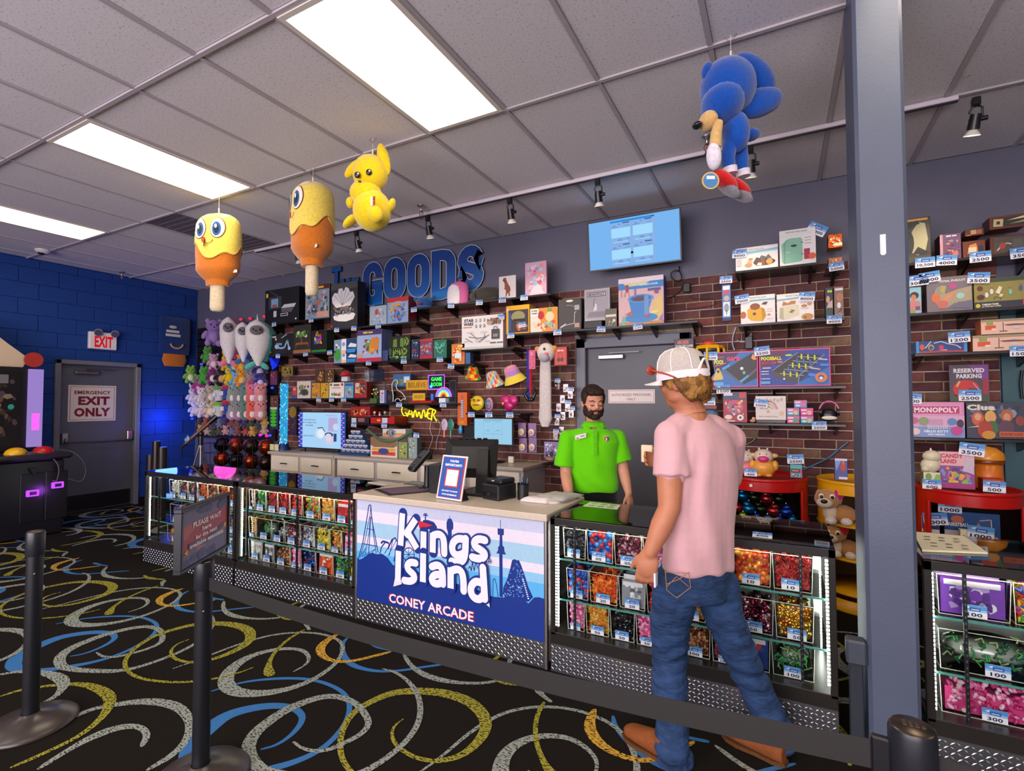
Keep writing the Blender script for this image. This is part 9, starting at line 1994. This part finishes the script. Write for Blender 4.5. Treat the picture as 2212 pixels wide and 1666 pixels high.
for q in (.03,.08,.13):m.sph(p0-ZV*q-HF*.004*(1+q*8),(.0045,.003,.0045),'#7ad82c','gloss',8,6)
m.build('placket',pe)
m=MB();p0=onchest(1254,944)-HF*.0;XX=(HX*.96+ZV*.22).normalized();art(m,p0-XX*.038-ZV*.012,XX,ZV,.078,.03,[R(0,0,1,1,'#e2d8dc'),Pg([(.05,.1),(.2,.5),(.35,.1)],'#b8302c'),R(.45,.4,.85,.62,'#6a5a6a')],'card');m.prism([p0-XX*.038-ZV*.012,p0+XX*.04-ZV*.012,p0+XX*.04+ZV*.018,p0-XX*.038+ZV*.018],HF*.02,'#e2d8dc','card');m.build('name_badge',pe)
m=MB();p0=onchest(1311,949)+HF*.012;m.prism([p0+HX*a_+ZV*b_ for a_,b_ in ((-.02,.018),(0,.022),(.02,.018),(.018,-.008),(0,-.025),(-.018,-.008))],HF*.02,'#c8a878','card')
art(m,p0-HX*.02-ZV*.025-HF*.001,HX,ZV,.04,.046,[Pg([(.08,.88),(.08,.4),(.48,.06),(.48,.92)],'#c8502c'),Pg([(.92,.88),(.92,.4),(.52,.06),(.52,.92)],'#2a3a6c'),R(.42,.3,.58,.7,'#e8e0d0')],'card');m.build('emblem',pe)
s=MB();s.loft([(Je(1286,1052,.0),.158,.108,HX,HF),(hp,.165,.115,HX,HF),(hp-ZV*.1,.165,.12,HX,HF)],'#888')
for q in (-1,1):h0=hp+HX*q*.08;limb(s,[h0-ZV*.05,h0+HX*q*.02-ZV*.4,Vector((h0.x,h0.y,.1))+HX*q*.03],[.095,.075,.06])
fuse(s,'trousers',pe,.010,'fabric','#141316',4)
for q in (-1,1):f0=Vector((hp.x,hp.y,.04))+HX*q*.11;m=MB();m.sph(f0-HF*.07,(.05,.13,.045),'#161416','suede',14,9,Matrix((HX,HF,ZV)).transposed());m.build('shoe',pe)

# ---------------- customer
dC_=2.2
def Jc(u,v,dd=0):return atd(u,v,dC_+dd)
base=Jc(1500,1600);base.z=0
pc=thing('person','man in a pink t-shirt, jeans and white cap seen from behind at the showcase','person',base)
a=.50;Yb=(HF*math.cos(a)-HX*math.sin(a)).normalized();Xb=Vector((Yb.y,-Yb.x,0))       # Xb his right hand side
ha=.78;hY=(HF*math.cos(ha)-HX*math.sin(ha)-ZV*.10).normalized();hX=hY.cross(ZV).normalized();hZ=hX.cross(hY).normalized()
C=Jc(1476,826)
b=MB();head(b,C,hX,hY,hZ,1.02)
nb=Jc(1493,893,-.01);limb(b,[C-hZ*.05-hY*.015,Jc(1484,870),nb,nb-ZV*.06],[.062,.064,.064,.07])
zz=lambda v:1.5-(v-868)*dC_/FPX
b.loft([(nb-ZV*.02,.07,.06,Xb,Yb),(Jc(1506,930),.15,.085,Xb,Yb),(Jc(1508,1000),.165,.10,Xb,Yb),(Jc(1508,1120),.14,.09,Xb,Yb),(Jc(1506,1235),.15,.10,Xb,Yb),(Jc(1504,1290),.14,.1,Xb,Yb)],'#888')
SLc=Jc(1449,946,-.07);ELc=Jc(1446,1098,-.13);WLc=Jc(1405,1192,-.14)
limb(b,[SLc,(SLc+ELc)/2,ELc,(ELc*.6+WLc*.4),WLc],[.052,.056,.046,.046,.030])
hand(b,WLc,Vector((0,0,-1))-HX*.22,-HF*.8-HX*.35,-HF*.3-HX*.9+Vector((0,0,0)),.75,1.08)
SRc=Jc(1575,950,.09);ERc=Jc(1560,1075,.24);WRc=Jc(1440,1000,.40)
limb(b,[SRc,ERc,(ERc+WRc)/2,WRc],[.05,.045,.042,.030]);hand(b,WRc,-HX+ZV*.22,HF,ZV,.8)
HL,KL,AL=Jc(1462,1262,-.03),Jc(1447,1420,.02),Jc(1452,1600,-.07);HR,KR,AR=Jc(1546,1262,.03),Jc(1592,1400,-.02),Jc(1668,1565,-.03)
for P in ([HL,KL,AL],[HR,KR,AR]):limb(b,P,[.07,.045,.034])
skinc=lambda p:'#b57656' if p.z<1.47 else '#a86a4c'
fuse(b,'body',pc,.0062,'skin',skinc,4)
def sphc(mb,x,y,z,r,rot=None,n=16,m=10):mb.sph(C+hX*x+hY*y+hZ*z,r,'#888','hair',n,m,Matrix((hX,hY,hZ)).transposed())
h=MB();sphc(h,0,-.04,-.005,(.086,.075,.085));sphc(h,.0,-.065,-.035,(.072,.052,.055));sphc(h,.03,-.06,-.06,(.045,.04,.04));sphc(h,-.03,-.055,-.055,(.045,.04,.035))
for q in (-1,1):sphc(h,q*.074,-.02,.0,(.018,.045,.045));sphc(h,q*.073,.025,.0,(.012,.018,.035))
fuse(h,'hair',pc,.0055,'hair',lambda p:'#94692f' if noise.noise(p*26) >.05 else '#6c4a22',2,lambda p,n:.009*noise.noise(Vector((p.x*38,p.y*38,p.z*26)))+.004*noise.noise(p*95))
# trucker cap
K=Matrix.Translation(C+hZ*.022) @ Matrix((hX,hY,(hZ+hY*.03).normalized())).transposed().to_4x4()
m=MB(T=K);n=36;prof=[(1,0),(1.0,.02),(.985,.045),(.93,.075),(.80,.1),(.58,.118),(.3,.126),(0,.128)]
rows=[[(.092*r*math.cos(2*PI*i/n),(.112*r*math.sin(2*PI*i/n)),z) for i in range(n)] for r,z in prof];v=[q for r_ in rows for q in r_]
f=[]
for j in range(len(prof)-1):
    for i in range(n):
        an=(i+.5)/n*360
        if j in (1,2) and 245 <an<295:continue       # opening over the strap
        f.append((j*n+i,j*n+(i+1) % n,(j+1)*n+(i+1) % n,(j+1)*n+i))
m.add(v,f,'#b9b0a8','fabric',True)
m.build('cap_mesh',pc)
m=MB(T=K)
for i0 in (45,135,225,315,0,180):aa=math.radians(i0+0);m.tube([(.0935*r*math.cos(aa),.1135*r*math.sin(aa),z+.001) for r,z in prof[1:]],.0028,'#e8e2de','fabric',6)
m.tube([(.0935*math.cos(t_)*(1-.06*s_),.1135*math.sin(t_)*(1-.06*s_),.02+.045*s_) for t_,s_ in [(math.radians(240+60*k/12),math.sin(PI*k/12)) for k in range(13)]],.0055,'#efe9e6','fabric',6);m.build('cap_piping',pc)
m=MB(T=K);m.loft([((0,0,-.010),.0935,.1135,XV,YV),((0,0,.0),.0955,.1155,XV,YV),((0,0,.022),.0945,.1145,XV,YV)],'#e9e0e4','fabric',36,caps=False);m.build('cap_band',pc)
m=MB(T=K);v=[]
for j in range(6):
    for i in range(13):
        t_=math.radians(30+120*i/12);rr_=1+.62*(j/5)*max(0,math.sin((t_-math.radians(30))/math.radians(120)*PI))**.6;v.append((.094*math.cos(t_)*(1+.0*j),.114*math.sin(t_)*rr_,-.004-.014*(math.cos(t_)**2)*(j/5)*2-.004*j/5))
o_=len(v);v += [(x,y,z-.004) for x,y,z in v];f=[(j*13+i,j*13+i+1,(j+1)*13+i+1,(j+1)*13+i) for j in range(5) for i in range(12)];f += [tuple(o_+q for q in ff[::-1]) for ff in f]
f += [(5*13+i,5*13+i+1,o_+5*13+i+1,o_+5*13+i) for i in range(12)];m.add(v,f,'#dcd8d0','fabric',True);m.build('cap_brim',pc)
m=MB(T=K)
for q in (-1,1):m.sph((q*.036,.128,.046),(.032,.012,.022),'#a83a24','gloss',14,8);m.tube([(q*.066,.118,.05),(q*.095,.08,.035),(q*.098,.02,.012),(q*.096,-.01,-.004)],.0042,'#a83a20','gloss',6)
m.tube([(-.01,.137,.05),(.01,.137,.05)],.004,'#a83a24','gloss',6);m.build('sunglasses',pc)
m=MB();c0=nb-ZV*.012;m.tube([c0+Xb*.072*math.cos(t_)+Yb*.066*math.sin(t_)-ZV*.018*math.sin(t_) for t_ in [2*PI*k/30 for k in range(30)]],.0014,'#c8b070','metal',5,closed=True);m.build('necklace',pc)
# t-shirt
s=MB();R5=[(889,.062,.058,1490),(897,.080,.066,1493),(912,.118,.075,1498),(932,.158,.098,1504),(965,.178,.112,1510),(1010,.186,.118,1513),(1070,.184,.118,1512),(1140,.176,.115,1509),(1200,.176,.118,1507),(1222,.178,.12,1507),(1228,.174,.116,1507)]
s.loft([(Jc(u,v),a_,b_,(Xb+ZV*(-.02)).normalized(),Yb) for v,a_,b_,u in R5],'#888',n=32)
Bs=Jc(1450,1026,-.10);limb(s,[nb+(SLc-nb)*.5-ZV*.006,SLc+ZV*.004,(SLc+Bs)/2,Bs],[.062,.070,.066,.06]);d_=(Bs-SLc).normalized();s.cyl(SLc,Bs+d_*.006,.068,.078,'#888',n=22)
Bs2=SRc+(ERc-SRc)*.62;limb(s,[nb+(SRc-nb)*.5-ZV*.006,SRc,Bs2],[.064,.072,.07])
def wc_(p,n):
    u_=(p-base).dot(HX);z=p.z
    return .007*math.sin(60*u_+6*noise.noise(Vector((u_*4,1,z*2.2))))*max(0,min(1,(1.36-z)*4))*(.5+.5*noise.noise(Vector((u_*5,4,z*3)))+.3)+.006*noise.noise(Vector((u_*10,2,z*5)))
fuse(s,'t_shirt',pc,.0065,'shirt','#cfa2a6',3,wc_)
# jeans
s=MB();s.loft([(Jc(1507,1205),.155,.108,Xb,Yb),(Jc(1506,1240),.165,.118,Xb,Yb),(Jc(1504,1285),.168,.125,Xb,Yb)],'#888',n=28)
limb(s,[HL,Jc(1447,1340,-.02),KL,Jc(1447,1500,-.02),Jc(1450,1600,-.07),Jc(1456,1632,-.09)],[.100,.086,.076,.072,.072,.074])
limb(s,[HR,Jc(1563,1330,.0),KR,Jc(1628,1480,-.02),Jc(1668,1560,-.03),Jc(1682,1592,-.035)],[.100,.085,.073,.068,.070,.072])
def wj(p,n):
    low=max(0,min(1,(.55-p.z)*3));return (.004+.006*low)*math.sin(p.z*(70+20*noise.noise(p*3))+6*noise.noise(p*6))*(.5+noise.noise(p*7))+.004*noise.noise(p*16)
fuse(s,'jeans',pc,.0068,'denim','#24395a',4,wj)
m=MB()       # stitched pocket
def onj(u,v):return Jc(u,v,-.158)
for L in ([(1437,1232),(1440,1275),(1462,1292),(1494,1272),(1490,1238)],[(1436,1236),(1490,1242)],[(1440,1268),(1462,1246),(1490,1270)],[(1440,1262),(1466,1252),(1484,1244)]):m.tube([onj(u,v)+HF*(.0 if u<1480 else .012) for u,v in L],.0016,'#a87848','fabric',5)
m.build('pocket_stitching',pc)
# boots
for A_,toe,hl in ((Jc(1452,1632,-.09),atz(1356,1590,.0),atz(1456,1655,0)),(Jc(1682,1596,-.035),atz(1612,1612,0),atz(1690,1652,0))):
    D=(toe-hl);L=max(.25,min(D.length,.29));D.normalize();toe=hl+D*L;S_=Vector((-D.y,D.x,0));s=MB()
    s.loft([(hl+D*-.01+ZV*.045,.034,.04,S_,ZV),(hl+D*.05+ZV*.055,.042,.05,S_,ZV),(hl+D*L*.45+ZV*.05,.044,.045,S_,ZV),(hl+D*L*.7+ZV*.042,.05,.032,S_,ZV),(hl+D*L*.9+ZV*.036,.042,.026,S_,ZV),(toe+ZV*.032,.02,.014,S_,ZV)],'#888',n=20)
    s.tube([hl+D*.04+ZV*.05,hl+D*.045+ZV*.10],.045,'#888',n=16);fuse(s,'boot',pc,.006,'suede','#7e4827',4)
    m=MB();ol=[(-.02,.5),(-.03,0),(-.02,-.5)];P=[hl+D*(-.025)+ZV*.002]
    pts=[hl+D*(L*k)+S_*w_ for k,w_ in ((-.07,.02),(.1,.038),(.4,.040),(.68,.052),(.88,.045),(1.0,.024),(1.03,0))]+[hl+D*(L*k)-S_*w_ for k,w_ in ((1.0,.024),(.88,.045),(.68,.052),(.4,.040),(.1,.038),(-.07,.02))]
    m.prism([p+ZV*(.002-p.z) for p in pts],ZV*.016,'#5a3a20','suede');m.build('boot_sole',pc)
q0=Jc(1398,978,.44);m=MB();m.box(q0.x-.03,q0.y-.01,q0.z-.05,q0.x+.03,q0.y+.01,q0.z+.04,'#d8c8a0','card',.004);m.build('paper_cup',label='small cream item in the raised hand of the customer',cat='cup')
c0=WLc+Vector((.02,.0,-.10));MB().box(c0.x-.004,c0.y-.02,c0.z-.035,c0.x+.004,c0.y+.02,c0.z+.02,'#dfe0ea','card',.001).build('white_card',label='small white card held in the lowered hand of the customer',cat='card')
